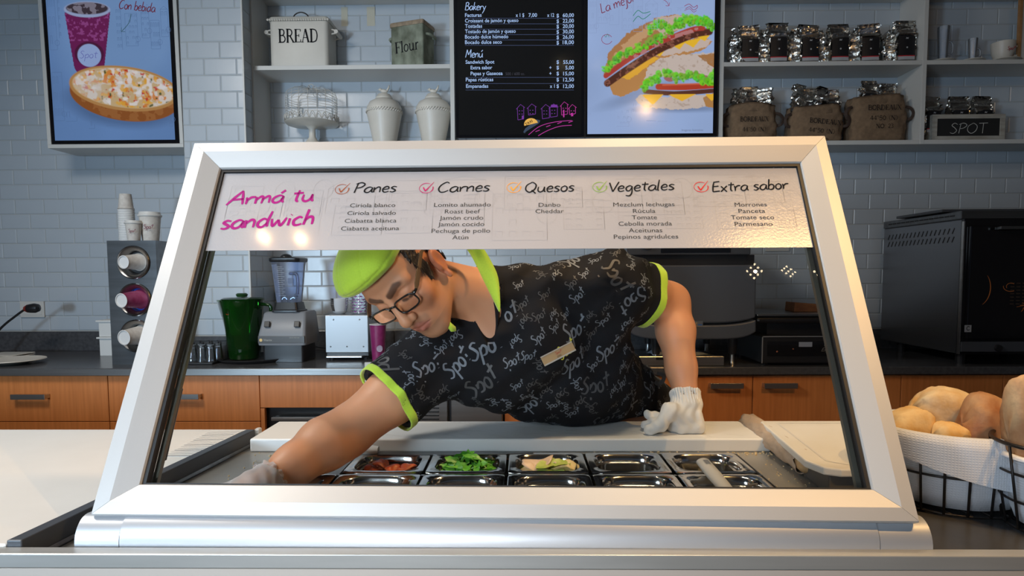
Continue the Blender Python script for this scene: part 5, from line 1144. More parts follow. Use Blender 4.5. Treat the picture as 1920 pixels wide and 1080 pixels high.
# =================================================================== THINGS ON THE BACK WORKTOP (right)
# big oven with rounded dark door behind the man
yf = 2.62; x0, x1 = X(1172, 560, yf), X(1418, 560, yf); zb_ = Z(1300, 634, yf); ztp = Z(1300, 430, yf)
t = thing('countertop_oven', 'large dark grey oven on legs with rounded lower door edge', 'oven', ((x0+x1)/2, 2.9, CT))
build('body', MB().box(x0, x1-.01, yf+.05, 3.18, zb_+.01, ztp), M['dgrey'], t, bev=.01)
bluegrey = mat('blue_grey_door', (.075, .085, .105), .4, bump=.05, bscale=200)
za, zb3 = Z(1300, 604, yf), Z(1300, 497, yf)
def door(B, z_edge, z_top, z_bot, y0_, y1_, sag):
    n = 20; top = []; bot = []
    for i in range(n+1):
        u = i/n*2-1; x = x0+.015+(x1-x0-.018)*i/n; bot.append((x, z_edge+sag*u*u*u*u))
    poly = [(x, z) for x, z in bot]+[(x1-.003, z_top), (x0+.015, z_top)]
    B.prism(poly, (0, y1_, 0), (1, 0, 0), (0, 0, 1), (0, -1, 0), y1_-y0_)
B = MB(); door(B, za-.004, zb3, 0, yf-.005, yf+.05, .022); build('door', B, bluegrey, t, bev=.006)
B = MB(); n = 20; poly = []
for i in range(n+1): u = i/n*2-1; poly.append((x0+.015+(x1-x0-.018)*i/n, zb_-.004+.03*u**6))
for i in range(n, -1, -1): u = i/n*2-1; poly.append((x0+.015+(x1-x0-.018)*i/n, za-.012+.022*u**4))
B.prism(poly, (0, yf+.05, 0), (1, 0, 0), (0, 0, 1), (0, -1, 0), .065); build('drip_lip', B, bluegrey, t, bev=.006)
build('dark_recess', MB().box(x0+.012, x1-.004, yf+.02, yf+.055, zb3, Z(1300, 478, yf)), M['black'], t)
cp_ = build('control_panel', MB().box(x0+.0, x1-.03, yf-.01, yf+.055, Z(1300, 478, yf), ztp), M['dgrey'], t, bev=.004)
build('display', MB().box(X(1238, 470, yf), X(1368, 470, yf), yf-.013, yf-.0095, Z(1300, 474, yf), ztp-.01), M['blackgloss'], cp_)
B = MB(); Rf = np.stack([[1, 0, 0], [0, 0, 1], [0, -1, 0]], 1).astype(float); B.shell([(.030, 0), (.034, .012), (.028, .016), (.0, .016)], (X(1212, 456, yf), yf-.01, Z(1212, 452, yf)), 28, Rf); build('knob', B, M['steel'], cp_, smooth=50)
B = MB(); sx0_ = X(1157, 600, 2.66)
build('side_plate', MB().box(sx0_, x0+.012, 2.64, 2.66, Z(1165, 640, 2.64), Z(1165, 560, 2.64)), M['steel'], t)
B = MB(); yq = 2.639
for i in range(7):
    for j in range(5): B.obox((sx0_+.012+i*.009, yq, Z(1165, 578+j*7, 2.64)), (.004, .002, .004))
build('vent_hole', B, M['rubber'], t)
bd = build('badge_plate', MB().box(X(1297, 612, yf), X(1317, 602, yf), yf-.009, yf-.004, Z(1307, 613, yf), Z(1307, 602, yf)), M['steel'], t)
B = MB(); a, b_, c_, d_ = X(1299, 608, yf), X(1306, 608, yf), Z(1307, 611, yf), Z(1307, 604, yf)
for i in range(2):
    for j in range(2): B.sphere((a+.004+.009*i, yf-.0095, c_+.003+.009*j), (.0035, .001, .0035), 8, 4)
build('gold_mark', B, mat('gold_mark', (.5, .38, .2), .4), bd); build('blue_mark', MB().box(b_+.003, X(1315, 608, yf), yf-.0105, yf-.009, c_, c_+.007), mat('blue_mark', (.03, .15, .45), .4), bd)
for px, yy in ((1230, yf+.06), (1373, yf+.06), (1325, 3.08), (1215, 3.08)):
    xx = X(px, 650, yy); B = MB(); zt3 = zb_+.012; B.lathe([(0, CT+.045), (.016, CT+.045), (.024, zt3), (0, zt3)], (xx, yy, 0), 20); lg = build('leg', B, M['black'], t, smooth=50)
    B = MB(); B.lathe([(0, CT), (.013, CT), (.011, CT+.01), (.009, CT+.014), (.009, CT+.046), (0, CT+.046)], (xx, yy, 0), 16); build('foot', B, M['steel'], lg, smooth=50)
# steel scale / tray + cloth
yb = 2.635; x0, x1 = X(1150, 675, yb), X(1358, 675, yb); zq = CT+.001; zq1 = Z(1300, 668, yb)
t = thing('steel_drip_tray', 'flat steel tray under the big grey oven', 'tray', ((x0+x1)/2, 2.72, CT)); build('tray', MB().box(x0, x1, yb, 2.665, zq, zq1), M['steel'], t, bev=.003); build('tray_bed', MB().box(x0+.01, x1-.01, 2.667, 2.9, zq, zq1-.008), M['steel_d'], t, bev=.002); build('label', MB().box(X(1230, 672, yb), X(1246, 672, yb), yb-.001, yb, Z(1240, 675, yb), Z(1240, 670, yb)), M['black'], t)
x0, x1 = X(1222, 660, 2.72), X(1335, 660, 2.72); B = MB(); P = []
for i in range(13):
    row = []
    for j in range(19):
        u = j/18; v = i/12; row.append((x0+(x1-x0)*u, 2.69+.14*v, zq1-.004+.055*math.sin(PI*min(1, u*1.1))**.6*math.sin(PI*v)**.5*(1-.55*u)+.004*math.sin(9*u+5*v)))
    P.append(row)
B.grid(P); solo('folded_cloth', B, mat('pale_blue_cloth', (.40, .46, .55), .9), 'crumpled pale cloth lying on the steel tray under the oven', 'cloth', smooth=True)
# grill: black box with glossy face and shelf above
yf = 2.63; x0, x1 = X(1428, 660, yf), X(1612, 660, yf); z0_ = CT+.012
t = thing('panini_grill', 'black contact grill with script lettering, steel top edge', 'grill', ((x0+x1)/2, 2.85, CT))
zt3 = Z(1500, 630, yf); build('lower_housing', MB().box(x0, x1, yf, 3.02, z0_, zt3), M['black'], t, bev=.004)
build('steel_trim', MB().box(x0, x0+.004, yf-.003, yf, z0_, zt3).box(x0, x1, yf-.003, yf, zt3-.004, zt3), M['mgrey'], t)
build('face_plate', MB().box(x0+.022, x1-.01, yf-.004, yf-.001, Z(1500, 667, yf), Z(1500, 640, yf)), M['blackgloss'], t, bev=.001)
build('upper_plate', MB().box(x0-.012, x1+.03, yf+.03, 3.05, zt3+.05, Z(1500, 594, yf+.03)), M['black'], t, bev=.01); build('hinge_block', MB().box(x0+.05, x1-.05, yf+.08, 3.0, zt3, zt3+.05), M['black'], t)
build('top_plate', MB().box(x0-.014, x1+.03, yf+.02, 3.06, Z(1500, 593, yf+.02), Z(1500, 589, yf+.02)), M['steel_d'], t, bev=.002)
build('rating_label', MB().box(X(1497, 645, yf), X(1522, 645, yf), yf-.0052, yf-.004, Z(1510, 650, yf), Z(1510, 641, yf)), mat('pale_label', (.30, .34, .42), .5), t)
B = MB(); fr = Frame((X(1540, 655, yf), yf-.0045, Z(1540, 654, yf)), (1, 0, 0), (0, 0, 1)); hand(B, fr, 'Grill', .006, .012, .045, .008, pen=.1, rot=.1, slant=.4); hand(B, fr, 'Expres', -.002, -.010, .055, .008, pen=.1, rot=.1, slant=.4); build('lettering', B, mat('pale_script', (.40, .38, .34), .5), t)
B = MB(); B.sphere((X(1486, 654, yf), yf-.006, Z(1486, 654, yf)), (.003, .003, .003), 8, 6); B.sphere((X(1456, 659, yf), yf-.006, Z(1456, 659, yf)), (.004, .003, .004), 8, 6); build('indicator', B, mat('orange_lamp', (.35, .12, .06), .4), t)
for a in (0, 1):
    for b_ in (0, 1): build('foot', MB().lathe([(0, CT), (.014, CT), (.014, z0_), (0, z0_)], (x0+.03+a*(x1-x0-.06), yf+.05+b_*.3, 0), 12), M['black'], t)
yk = 2.8; z_ = Z(1500, 589, yf+.02); B = MB(); x0, x1 = X(1489, 575, yk), X(1556, 575, yk); B.hexa([(x0, yk, z_), (x1, yk, z_), (x1, yk+.1, z_), (x0, yk+.1, z_)], [(x0+.003, yk, z_+.042), (x1, yk, z_+.030), (x1, yk+.1, z_+.030), (x0+.003, yk+.1, z_+.042)]); solo('wooden_block', B, mat('orange_block', (.30, .12, .04), .6, var=(.2, .07, .025), vscale=(30, 30, 80)), 'orange-brown wooden block on top of the black contact grill', 'block', bev=.003)
solo('wall_label', MB().box(X(1435, 468, WY), X(1479, 468, WY), WY-.006, WY-.001, Z(1450, 471, WY), Z(1450, 455, WY)), M['white'], 'small pale plate on tiles just under the banner, right of oven', 'plate', bev=.001)
# black glass-front oven at right
yf = 2.62; xo = X(1804, 560, yf); xo1 = xo+.62; zo0 = Z(1800, 664, yf); zo1 = Z(1808, 410, yf); yk = 3.2
t = thing('convection_oven', 'tall stainless oven with black glass door at right, slotted side', 'oven', (xo+.3, 2.9, CT))
sm = mat('oven_side_steel', (.26, .27, .29), .27, .9, bump=.06, bscale=3, bvec=(1, 4, 200))
build('casing', MB().box(xo, xo1, yf+.02, yk, zo0, zo1), sm, t, bev=.004)
build('front_panel', MB().box(xo-.004, xo1, yf, yf+.02, zo0, zo1), M['blackgloss'], t, bev=.002)
build('corner_trim', MB().box(xo-.006, xo-.0015, yf-.002, yf+.012, zo0, zo1-.01), M['steel'], t)
build('top_rail', MB().box(xo-.004, xo1, yf+.02, yk, zo1, zo1+.034), M['steel_d'], t, bev=.003)
B = MB(); n = 14
for i in range(n): yy = yf+.06+i*(yk-yf-.1)/n; B.box(xo-.0052, xo-.0035, yy, yy+.028, zo1+.014, zo1+.020)
build('rail_slot', B, M['rubber'], t)
B = MB()
for r_ in range(2):
    for i in range(17): yy = yf+.07+i*.029; B.obox((xo-.0007, yy, zo1-.045-.035*r_), (.0014, .0035, .026), rotx(.5))
build('side_slot', B, M['rubber'], t)
B = MB(); B.hexa([(xo-.03, yf+.1, zo1+.036), (xo1, yf+.1, zo1+.036), (xo1, yk-.15, zo1+.036), (xo-.03, yk-.15, zo1+.036)], [(xo-.03, yf+.1, zo1+.048), (xo1, yf+.1, zo1+.048), (xo1, yk-.15, zo1+.048), (xo-.03, yk-.15, zo1+.048)]); build('top_plate', B, M['dgrey'], t, bev=.003)
dz0, dz1 = Z(1850, 635, yf), zo1-.03
dr = build('door', MB().box(xo+.015, xo1-.02, yf-.014, yf-.001, dz0, dz1), M['blackgloss'], t, bev=.003)
hx0 = X(1877, 427, yf-.05); build('handle', MB().box(hx0, xo1-.08, yf-.05, yf-.035, Z(1890, 430, yf-.05), Z(1890, 424, yf-.05)).box(hx0+.01, hx0+.025, yf-.04, yf-.013, Z(1890, 430, yf-.05), Z(1890, 424, yf-.05)), M['steel_d'], dr, bev=.002)
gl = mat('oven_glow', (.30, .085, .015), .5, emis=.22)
B = MB(); cxx, czz = X(1843, 540, yf)+.0, Z(1843, 540, yf); yy = yf-.0146
B.ribbon([(cxx-.035+.055*math.cos(a), yy, czz+.075*math.sin(a)) for a in np.linspace(-1.1, .75, 14)], (0, -1, 0), [.001+.003*math.sin(PI*i/13) for i in range(14)])
build('lit_ring', B, gl, dr)
B = MB(); fx, fz_ = X(1912, 550, yf), Z(1912, 550, yf)
for i in range(7):
    for j in range(6): B.box(fx-.05+j*.024, fx-.05+j*.024+.016, yy-.0003, yy, fz_-.045+i*.014, fz_-.045+i*.014+.005)
build('fan_grille', B, mat('fan_glow', (.035, .018, .008), .5, emis=.12), dr)
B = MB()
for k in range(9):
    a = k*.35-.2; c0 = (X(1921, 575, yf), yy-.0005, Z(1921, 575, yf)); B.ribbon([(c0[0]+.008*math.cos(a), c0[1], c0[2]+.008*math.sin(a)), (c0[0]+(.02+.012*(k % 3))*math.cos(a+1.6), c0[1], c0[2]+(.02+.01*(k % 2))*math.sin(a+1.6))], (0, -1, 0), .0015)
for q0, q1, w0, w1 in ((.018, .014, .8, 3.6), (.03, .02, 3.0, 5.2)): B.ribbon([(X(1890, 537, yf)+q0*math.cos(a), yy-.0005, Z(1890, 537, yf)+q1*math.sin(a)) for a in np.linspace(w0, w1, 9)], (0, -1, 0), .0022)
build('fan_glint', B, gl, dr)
cpn = build('control_panel', MB().box(xo+.0, xo1-.01, yf-.006, yf-.0005, zo0+.01, dz0-.012), M['dgrey'], t, bev=.002)
B = MB(); B.shell([(.014, 0), (.013, .012), (0, .012)], (X(1868, 652, yf), yf-.006, Z(1868, 652, yf)), 20, Rf); build('knob', B, M['black'], cpn, smooth=50)
lg_ = build('logo_plate', MB().box(X(1804, 615, yf), X(1816, 615, yf), yf-.0165, yf-.014, Z(1810, 622, yf), Z(1810, 609, yf)), mat('logo_grey', (.30, .31, .33), .5), t)
B = MB(); B.ribbon([(X(1810, 615, yf)+.006*math.cos(a), yf-.017, Z(1810, 615, yf)+.008*math.sin(a)) for a in np.linspace(.6, 5.7, 12)], (0, -1, 0), .003); build('logo_mark', B, M['ink'], lg_)
for a in (0, 1):
    for b_ in (0, 1): build('leg', MB().lathe([(0, CT), (.018, CT), (.018, zo0), (0, zo0)], (xo+.05+a*.5, yf+.07+b_*.42, 0), 14), M['black'], t)
# =================================================================== SERVICE COUNTER
DK = .880                                  # prep deck height
RT = .915                                  # upstand top
A0 = VZ(0, 1025, RT); A1 = VZ(470, 805, RT)
dirA = nrm(A1-A0)
def rail_x(y): return A0[0]+(A1[0]-A0[0])*(y-A0[1])/(A1[1]-A0[1])
YB = float(A1[1])                          # back end
EDGE = Z(940, 1028, .868); YF = float(VZ(900, 1040.5, EDGE)[1]); YL = .869
sc = thing('service_counter', 'sandwich prep counter with white worktop left, steel edge and prep deck', 'counter', (0, 1.2, 0))
xl, xr_ = rail_x(YF), 3.2
build('cabinet_body', MB().box(-3.2, xr_, .93, 1.60, .0, .74), M['beige'], sc)
build('front_panel', MB().box(-3.2, xr_, YF+.004, .93, .0, DK-.0135), M['beige'], sc)
ze = VZ(900, 1041, .9)[2]
eb = MB(); zt_ = EDGE; zb_ = Z(700, 1067, YF)
eb.box(-3.2, xr_, YF, YL, zb_, zt_); build('steel_edge', eb, M['edge'], sc, bev=.0015)
build('front_nosing', MB().box(-3.2, xr_, YF+.0005, YL, DK-.013, zb_-.0005), M['beige'], sc)
# white worktop on the left of the upstand (slab follows the skewed upstand)
zw = RT-.006; ybk = float(VZ(150, 805, zw)[1])
B = MB(); bot = [(-3.2, .8695, .875), (rail_x(.8695)-.012, .8695, .875), (rail_x(ybk)-.012, ybk, .875), (-3.2, ybk, .875)]
B.hexa(bot, [(p[0], p[1], zw) for p in bot]); build('white_worktop', B, M['worktop_w'], sc, bev=.003)
# front nose of white top beside steel edge
# upstand: dark top, steel inner face, running away from the camera
def railp(y, dx, z): return (rail_x(y)+dx, y, z)
y0, y1 = .8695, YB
B = MB(); B.hexa([railp(y0, -.011, RT-.03), railp(y0, .011, RT-.03), railp(y1, .011, RT-.03), railp(y1, -.011, RT-.03)], [railp(y0, -.011, RT), railp(y0, .011, RT), railp(y1, .011, RT), railp(y1, -.011, RT)]); build('upstand_cap', B, M['dgrey'], sc, bev=.002)
B = MB(); B.hexa([railp(y0, -.008, DK-.03), railp(y0, .02, DK-.03), railp(y1-.004, .02, DK-.03), railp(y1-.004, -.008, DK-.03)], [railp(y0, -.008, RT-.03), railp(y0, .009, RT-.03), railp(y1-.004, .009, RT-.03), railp(y1-.004, -.008, RT-.03)]); build('upstand_face', B, M['steel_d'], sc)
B = MB(); B.obox(railp(y1+.012, .012, RT-.02), (.012, .02, .04)); build('upstand_end_clip', B, M['white'], sc, bev=.003)
# deck around the pan well
pan_w, pan_d = .1765, .150
px_l = [640, 798, 955, 1111, 1266, 1420]
yr0 = 1.272; yr1 = yr0+pan_d+.004         # back row
PX0 = X(637, 895, yr0); pitch = (X(1424, 895, yr0)-PX0)/5
pan_w = pitch-.006
rowx = [PX0+pitch*(i+.5) for i in range(-1, 5)]
wx0, wx1 = PX0-pitch-.006, PX0+pitch*5+.006; wy0, wy1 = yr0-.162, yr1+.001
xrd = .60
def deckx(y): return rail_x(y)+.018
yd1 = 1.66
B = MB()
def slab(xa, xb, ya, yb, m=None):
    bot = [(xa if xa is not None else deckx(ya), ya, DK-.012), (xb, ya, DK-.012), (xb, yb, DK-.012), (xa if xa is not None else deckx(yb), yb, DK-.012)]
    B.hexa(bot, [(p[0], p[1], DK) for p in bot])
slab(None, wx0, .8695, yd1); slab(wx1, xrd, .8695, yd1); slab(wx0, wx1, .8695, wy0); slab(wx0, wx1, wy1, yd1); slab(wx0, PX0-.003, yr0, wy1)
build('prep_deck', B, M['deck'], sc)
B = MB(); B.box(wx0-.002, wx1+.002, wy0-.002, wy0, DK-.16, DK-.013).box(wx0-.002, wx1+.002, wy1, wy1+.002, DK-.16, DK-.013).box(wx0-.002, wx0, wy0, wy1, DK-.16, DK-.013).box(wx1, wx1+.002, wy0, wy1, DK-.16, DK-.013).box(wx0, wx1, wy0, wy1, DK-.165, DK-.16); build('pan_well', B, M['steel_d'], sc)
build('side_deck', MB().box(xrd+.001, xr_, .8695, yd1, DK-.012, DK+.004), M['dstone'], sc, bev=.002)
build('divider_bar', MB().box(PX0-.002, wx1, yr0-.004, yr0+.001, DK-.01, DK+.001), M['pan'], sc)
# printed strip lying on the white top
B = MB(); zz = zw+.0008; q = [VZ(303, 857, zz), VZ(333, 857, zz), VZ(427, 811, zz), VZ(392, 811, zz)]
q = [VZ(303, 856, zz), VZ(357, 856, zz), VZ(455, 808, zz), VZ(386, 811, zz)]
B.add(q, [(0, 1, 2, 3)]); ps = solo('price_strip', B, M['paper'], 'printed paper strip with ruled lines lying on the white worktop', 'paper', solid=.0006)
B = MB()
for i in range(15):
    u = i/14*.96+.02; a = q[0]+(q[3]-q[0])*u; b_ = q[1]+(q[2]-q[1])*u; B.ribbon([a*(.94)+b_*.06+[0, 0, .0006], a*.05+b_*.95+[0, 0, .0006]], (0, 0, 1), .0016 if i % 3 else .004)
build('ruled_print', B, M['mgrey'], ps)
# ---- pans
def rrc(hx, hy, r, n=32, sq=4.0):
    P = []
    for k in range(n):
        a = 2*PI*(k+.5)/n; c, s_ = math.cos(a), math.sin(a)
        t_ = (abs(c/hx)**sq+abs(s_/hy)**sq)**(-1/sq); P.append((t_*c, t_*s_))
    return P
def make_pan(label, loc):
    t = thing('food_pan', label, 'food pan', loc, group='steel food pans in the prep counter'); x, y, z = loc; n = 48
    hx, hy = pan_w/2, pan_d/2
    def R_(hx_, hy_, dz, sq): return [(x+p[0], y+p[1], z+dz) for p in rrc(hx_, hy_, 0, n, sq)]
    B = MB(); rings = [R_(hx, hy, -.004, 24), R_(hx, hy, 0, 24), R_(hx-.002, hy-.002, .001, 20), R_(hx-.014, hy-.014, .0005, 4.2), R_(hx-.017, hy-.017, -.003, 4), R_(hx-.019, hy-.019, -.016, 4), R_(hx-.023, hy-.023, -.018, 4), R_(hx-.027, hy-.027, -.085, 3.8), R_(hx-.036, hy-.036, -.092, 3.6)]
    loft(B, rings, cap=False); B.add(rings[-1], [tuple(range(n))]); build('tray_shell', B, M['pan'], t, smooth=40); return t
conts = ['steel pan holding roasted red tomato pieces', 'steel pan filled with rocket leaves', 'steel pan holding pale cheese slices and lettuce', 'empty steel pan between the lettuce pan and the white handle', 'steel pan under the white handle, small cheese wedge inside']
panloc = []
p0 = None
for i in range(5):
    loc = (rowx[i+1], yr0+.002+pan_d/2, DK+.0035)
    panloc.append(loc)
    if p0 is None: p0 = make_pan(conts[i], loc)
    else: copy_tree(p0, loc=loc, label=conts[i])
conts2 = ['front row steel pan nearest the gloved fingers at left', 'front row steel pan directly before the tomato pan', 'front row steel pan directly before the rocket pan', 'front row steel pan directly before the cheese and lettuce pan', 'front row steel pan directly before the empty pan', 'front row steel pan crossed by the white handle']
for i in range(6): copy_tree(p0, loc=(rowx[i], yr0-.004-pan_d/2, DK+.0035), label=conts2[i])
# contents
def blob_slice(c, r, th, m, name, seed, squash=(1, 1, 1), R=None):
    rn = np.random.default_rng(seed); B = MB(); n = 14; ph = rn.random(3)*6; rings = []
    R = np.eye(3) if R is None else R
    for rr_, zz_ in ((.6, -th), (1, -th*.4), (1.02, th*.2), (.8, th), (.3, th*1.05)):
        rings.append([V3(c)+R@np.array([r*rr_*math.cos(a)*(1+.12*math.sin(3*a+ph[0])+.06*math.sin(5*a+ph[1]))*squash[0], r*rr_*math.sin(a)*(1+.12*math.sin(2*a+ph[1]))*squash[1], zz_+.004*math.sin(2*a+ph[2])]) for a in np.linspace(0, 2*PI, n+1)[:-1]])
    loft(B, rings); return B
tom = mat('roast_tomato', (.50, .06, .025), .28, var=(.62, .20, .07), vscale=(70, 70, 70), bump=.5, bscale=120)
rd = random.Random(5); loc = panloc[0]; base = DK-.034
B = MB(); rn = rrc(pan_w/2-.029, pan_d/2-.029, 0, 32, 3.8)
for i in range(16):
    a = rd.uniform(0, 2*PI); k = rd.uniform(.1, .78) if i > 5 else .6
    x = loc[0]+k*.056*math.cos(a+i); y = loc[1]+k*.042*math.sin(a+i); z = base-.012+.006*i*.5
    R = rotz(rd.uniform(0, 3))@rotx(rd.uniform(-.5, .5)); b_ = blob_slice((x, y, z), rd.uniform(.016, .024), .004, tom, '', i, (1, rd.uniform(.5, .9), 1), R)
    solo('tomato_piece', b_, tom, 'roasted red tomato piece lying in the first steel pan', 'tomato', 'roasted tomato pieces in the steel pan', smooth=True)
def leafpile(name, label, cat, loc, m1, n, L, Wd, zb, spread, seed, hgt, jag=True):
    rd = random.Random(seed); B = MB()
    for i in range(n):
        a = rd.uniform(0, 2*PI); k = math.sqrt(rd.random()); x = loc[0]+k*spread[0]*math.cos(a); y = loc[1]+k*spread[1]*math.sin(a); z = zb+hgt*(1-k*k)*rd.uniform(.3, 1)
        d = rotz(rd.uniform(0, 2*PI))@roty(rd.uniform(-.75, .5))@rotx(rd.uniform(-.9, .9)); ll = L*rd.uniform(.6, 1.15); ww = Wd*rd.uniform(.6, 1.1); P = []; m_ = 7
        for s in range(m_+1):
            u = s/m_; hw_ = ww*(.12 if u < .25 else math.sin(PI*min(1, (u-.2)/.82))**.7)*(1-.35*(s % 2) if jag else 1)/2; cv = .25*ll*math.sin(u*2.2); row = []
            for v in (-1, -.4, .4, 1): row.append(V3((x, y, z))+d@np.array([u*ll-ll/2, v*hw_, cv*.5+abs(v)*hw_*.35+.002*math.sin(9*u+v*4)]))
            P.append(row)
        for row in P:
            for p in row:
                ex = max(abs(p[0]-loc[0])/(spread[0]*1.18), abs(p[1]-loc[1])/(spread[1]*1.18))
                if ex > 1: p[0] = loc[0]+(p[0]-loc[0])/ex; p[1] = loc[1]+(p[1]-loc[1])/ex
        B.grid(P)
    return solo(name, B, m1, label, cat, kind='stuff', smooth=True)
leafm = mat('rocket_leaf', (.055, .26, .02), .4, var=(.12, .40, .045), vscale=(60, 60, 60), bump=.4, bscale=150)
leafpile('rocket_leaves', 'heap of green rocket leaves in the second steel pan', 'salad', panloc[1], leafm, 230, .060, .026, DK-.05, (.064, .050), 3, .068)
let_ = mat('lettuce_leaf', (.30, .46, .06), .45, var=(.55, .62, .20), vscale=(50, 50, 50), bump=.4, bscale=100)
leafpile('lettuce_leaves', 'pale green torn lettuce in the third steel pan', 'salad', panloc[2], let_, 56, .055, .034, DK-.05, (.062, .048), 8, .05, False)
chs = mat('pale_cheese', (.70, .58, .28), .45, var=(.74, .66, .42), vscale=(40, 40, 40)); onion = mat('pale_onion', (.72, .58, .45), .4, var=(.66, .50, .38), vscale=(40, 40, 40))
for i, (dx, dy, dz, r, mm, rx) in enumerate([(-.028, -.004, -.010, .030, onion, .35), (-.005, .010, -.006, .028, onion, -.3), (.030, -.012, -.018, .027, chs, .5), (.046, .0, -.012, .020, chs, -.4), (.022, .018, -.012, .024, onion, -.2), (-.044, -.018, -.022, .020, chs, .6)]):
    b_ = blob_slice((panloc[2][0]+dx, panloc[2][1]+dy, DK+dz+.010), r, .0018, mm, '', 30+i, (1, .75, 1), rotz(i*1.1)@rotx(rx)@roty(rx*.5)); solo('cheese_slice', b_, mm, 'thin pale slice among the lettuce in the third steel pan', 'cheese', 'pale slices in the lettuce pan', smooth=True)
B = MB(); c = V3((panloc[2][0]+.012, panloc[2][1]-.038, DK-.012)); B.sphere(c, (.011, .007, .006), 10, 8, rotz(.5)); solo('olive_piece', B, mat('dark_olive', (.03, .012, .02), .3), 'small dark olive piece at the front of the lettuce pan', 'olive', smooth=True)
b_ = blob_slice((panloc[3][0]-.02, panloc[3][1]+.028, DK-.058), .008, .003, chs, '', 50); 
B = MB(); c = V3((panloc[4][0]+.045, panloc[4][1]-.012, DK-.03)); B.prism([(-.028, -.012), (.014, -.016), (.026, .012)], c, (1, 0, .35), (0, .8, .6), (0, -.1, 1), .006); solo('cheese_wedge', B, chs, 'small pale cheese wedge in the pan under the white handle', 'cheese', bev=.001)
for i, dz in ((3, -.088), (4, -.088)):
    B = MB(); pp = [(panloc[i][0]+p[0], panloc[i][1]+p[1], DK+dz) for p in rrc(pan_w/2-.033, pan_d/2-.033, 0, 32, 3.6)]; B.add(pp, [tuple(range(32))]); solo('pan_juice', B, mat('oily_juice', (.42, .24, .07), .12, spec=.8), ['thin layer of amber juice in the empty pan', 'thin layer of amber juice in the pan with the wedge'][i-3], 'juice')
# white handled spatula across the pans
t = thing('white_spatula', 'white plastic utensil handle sticking up from the right pans', 'spatula', W(1340, 905, 1.22)); a = W(1316, 874, 1.30); b_ = W(1362, 918, 1.185); a[2] = max(a[2], DK+.022); d_ = b_-a
B = MB(); ax = nrm(d_); sd = nrm(np.cross(ax, [0, 0, 1])); up = np.cross(sd, ax); rings = []
for u, w, h_ in ((0, .010, .006), (.04, .0145, .009), (.5, .0155, .010), (1.0, .014, .009), (1.3, .010, .007)):
    rings.append([a+d_*u+sd*w*math.cos(q_)+up*h_*math.sin(q_) for q_ in np.linspace(0, 2*PI, 17)[:-1]])
loft(B, rings); build('handle', B, M['white'], t, smooth=60)
B = MB(); c = a+d_*.2+up*.0098; B.add([c+ax*x_+sd*y_ for x_, y_ in ((-.009, -.005), (.009, -.005), (.009, .005), (-.009, .005))], [(0, 1, 2, 3)]); build('hang_hole', B, M['mgrey'], t)
B = MB(); e = a+d_*1.3; e2 = e+nrm(d_)*.05; e2[2] = DK-.01; B.hexa([e-sd*.006, e+sd*.006, e2+sd*.02, e2-sd*.02], [e-sd*.006+[0, 0, .002], e+sd*.006+[0, 0, .002], e2+sd*.02+[0, 0, .002], e2-sd*.02+[0, 0, .002]]); build('blade', B, M['white'], t)
# long cutting board
BT = .911
f0, f1, b1, b0 = VZ(468, 823, BT), VZ(1446, 823, BT), VZ(1411, 791, BT), VZ(528, 788, BT)
cb = thing('cutting_board', 'long thick white plastic cutting board under the server and gloved hand', 'cutting board', ((f0[0]+f1[0])/2, f0[1], DK))
yb0, yb1 = (f0[1]+f1[1])/2, (b0[1]+b1[1])/2
xs0, xs1 = f0[0], f1[0]
B = MB(); B.hexa([(xs0, yb0, DK+.0005), (xs1, yb0, DK+.0005), (xs1, yb1, DK+.0005), (xs0, yb1, DK+.0005)], [(xs0, yb0, BT), (xs1, yb0, BT), (xs1, yb1, BT), (xs0, yb1, BT)])
build('slab', B, M['board'], cb, bev=.004, bseg=3)
rd = random.Random(9); B = MB()
for i in range(70):
    x = rd.gauss(.12, .2); y = rd.uniform(yb0+.02, yb1-.02); L_ = rd.uniform(.02, .09); a = rd.gauss(-.5, .5)
    if abs(x) > .5: continue
    dx, dy = L_*math.cos(a)/2, L_*math.sin(a)/2*.6
    if y-abs(dy) < yb0+.008 or y+abs(dy) > yb1-.008: continue
    B.ribbon([(x-dx, y-dy, BT+.0004), (x, y+.002, BT+.0004), (x+dx, y+dy, BT+.0004)], (0, 0, 1), rd.uniform(.0006, .0014))
build('knife_scores', B, M['score'], cb)['kind'] = 'stuff'
# knife
k0, k1 = W(712, 848, yb0-.012), W(1000, 852, yb0-.02); k0[2] = k1[2] = DK+.004
t = thing('kitchen_knife', 'long knife with white handle lying along the board front', 'knife', k0)
B = MB(); n = 14; P = []
for i in range(n+1):
    u = i/n; p = k0+(k1-k0)*u; w = .026*(1-u**3*.85); P.append([p+[0, 0, .001], p-[0, w, 0]+[0, 0, .0004]])
B.grid(P); build('blade', B, M['steel_d'], t, solid=.002)
B = MB(); h0 = k0+[0.0, -.012, .008]; rings = []
for u, w, h_ in ((0, .012, .008), (.2, .014, .011), (.6, .012, .010), (.9, .016, .011), (1.0, .010, .008)): rings.append([h0-[.115*u, -.0, -.004*u]+np.array([0, w*math.cos(q_), h_*math.sin(q_)]) for q_ in np.linspace(0, 2*PI, 17)[:-1]])
loft(B, rings); build('handle', B, M['white'], t, smooth=60)
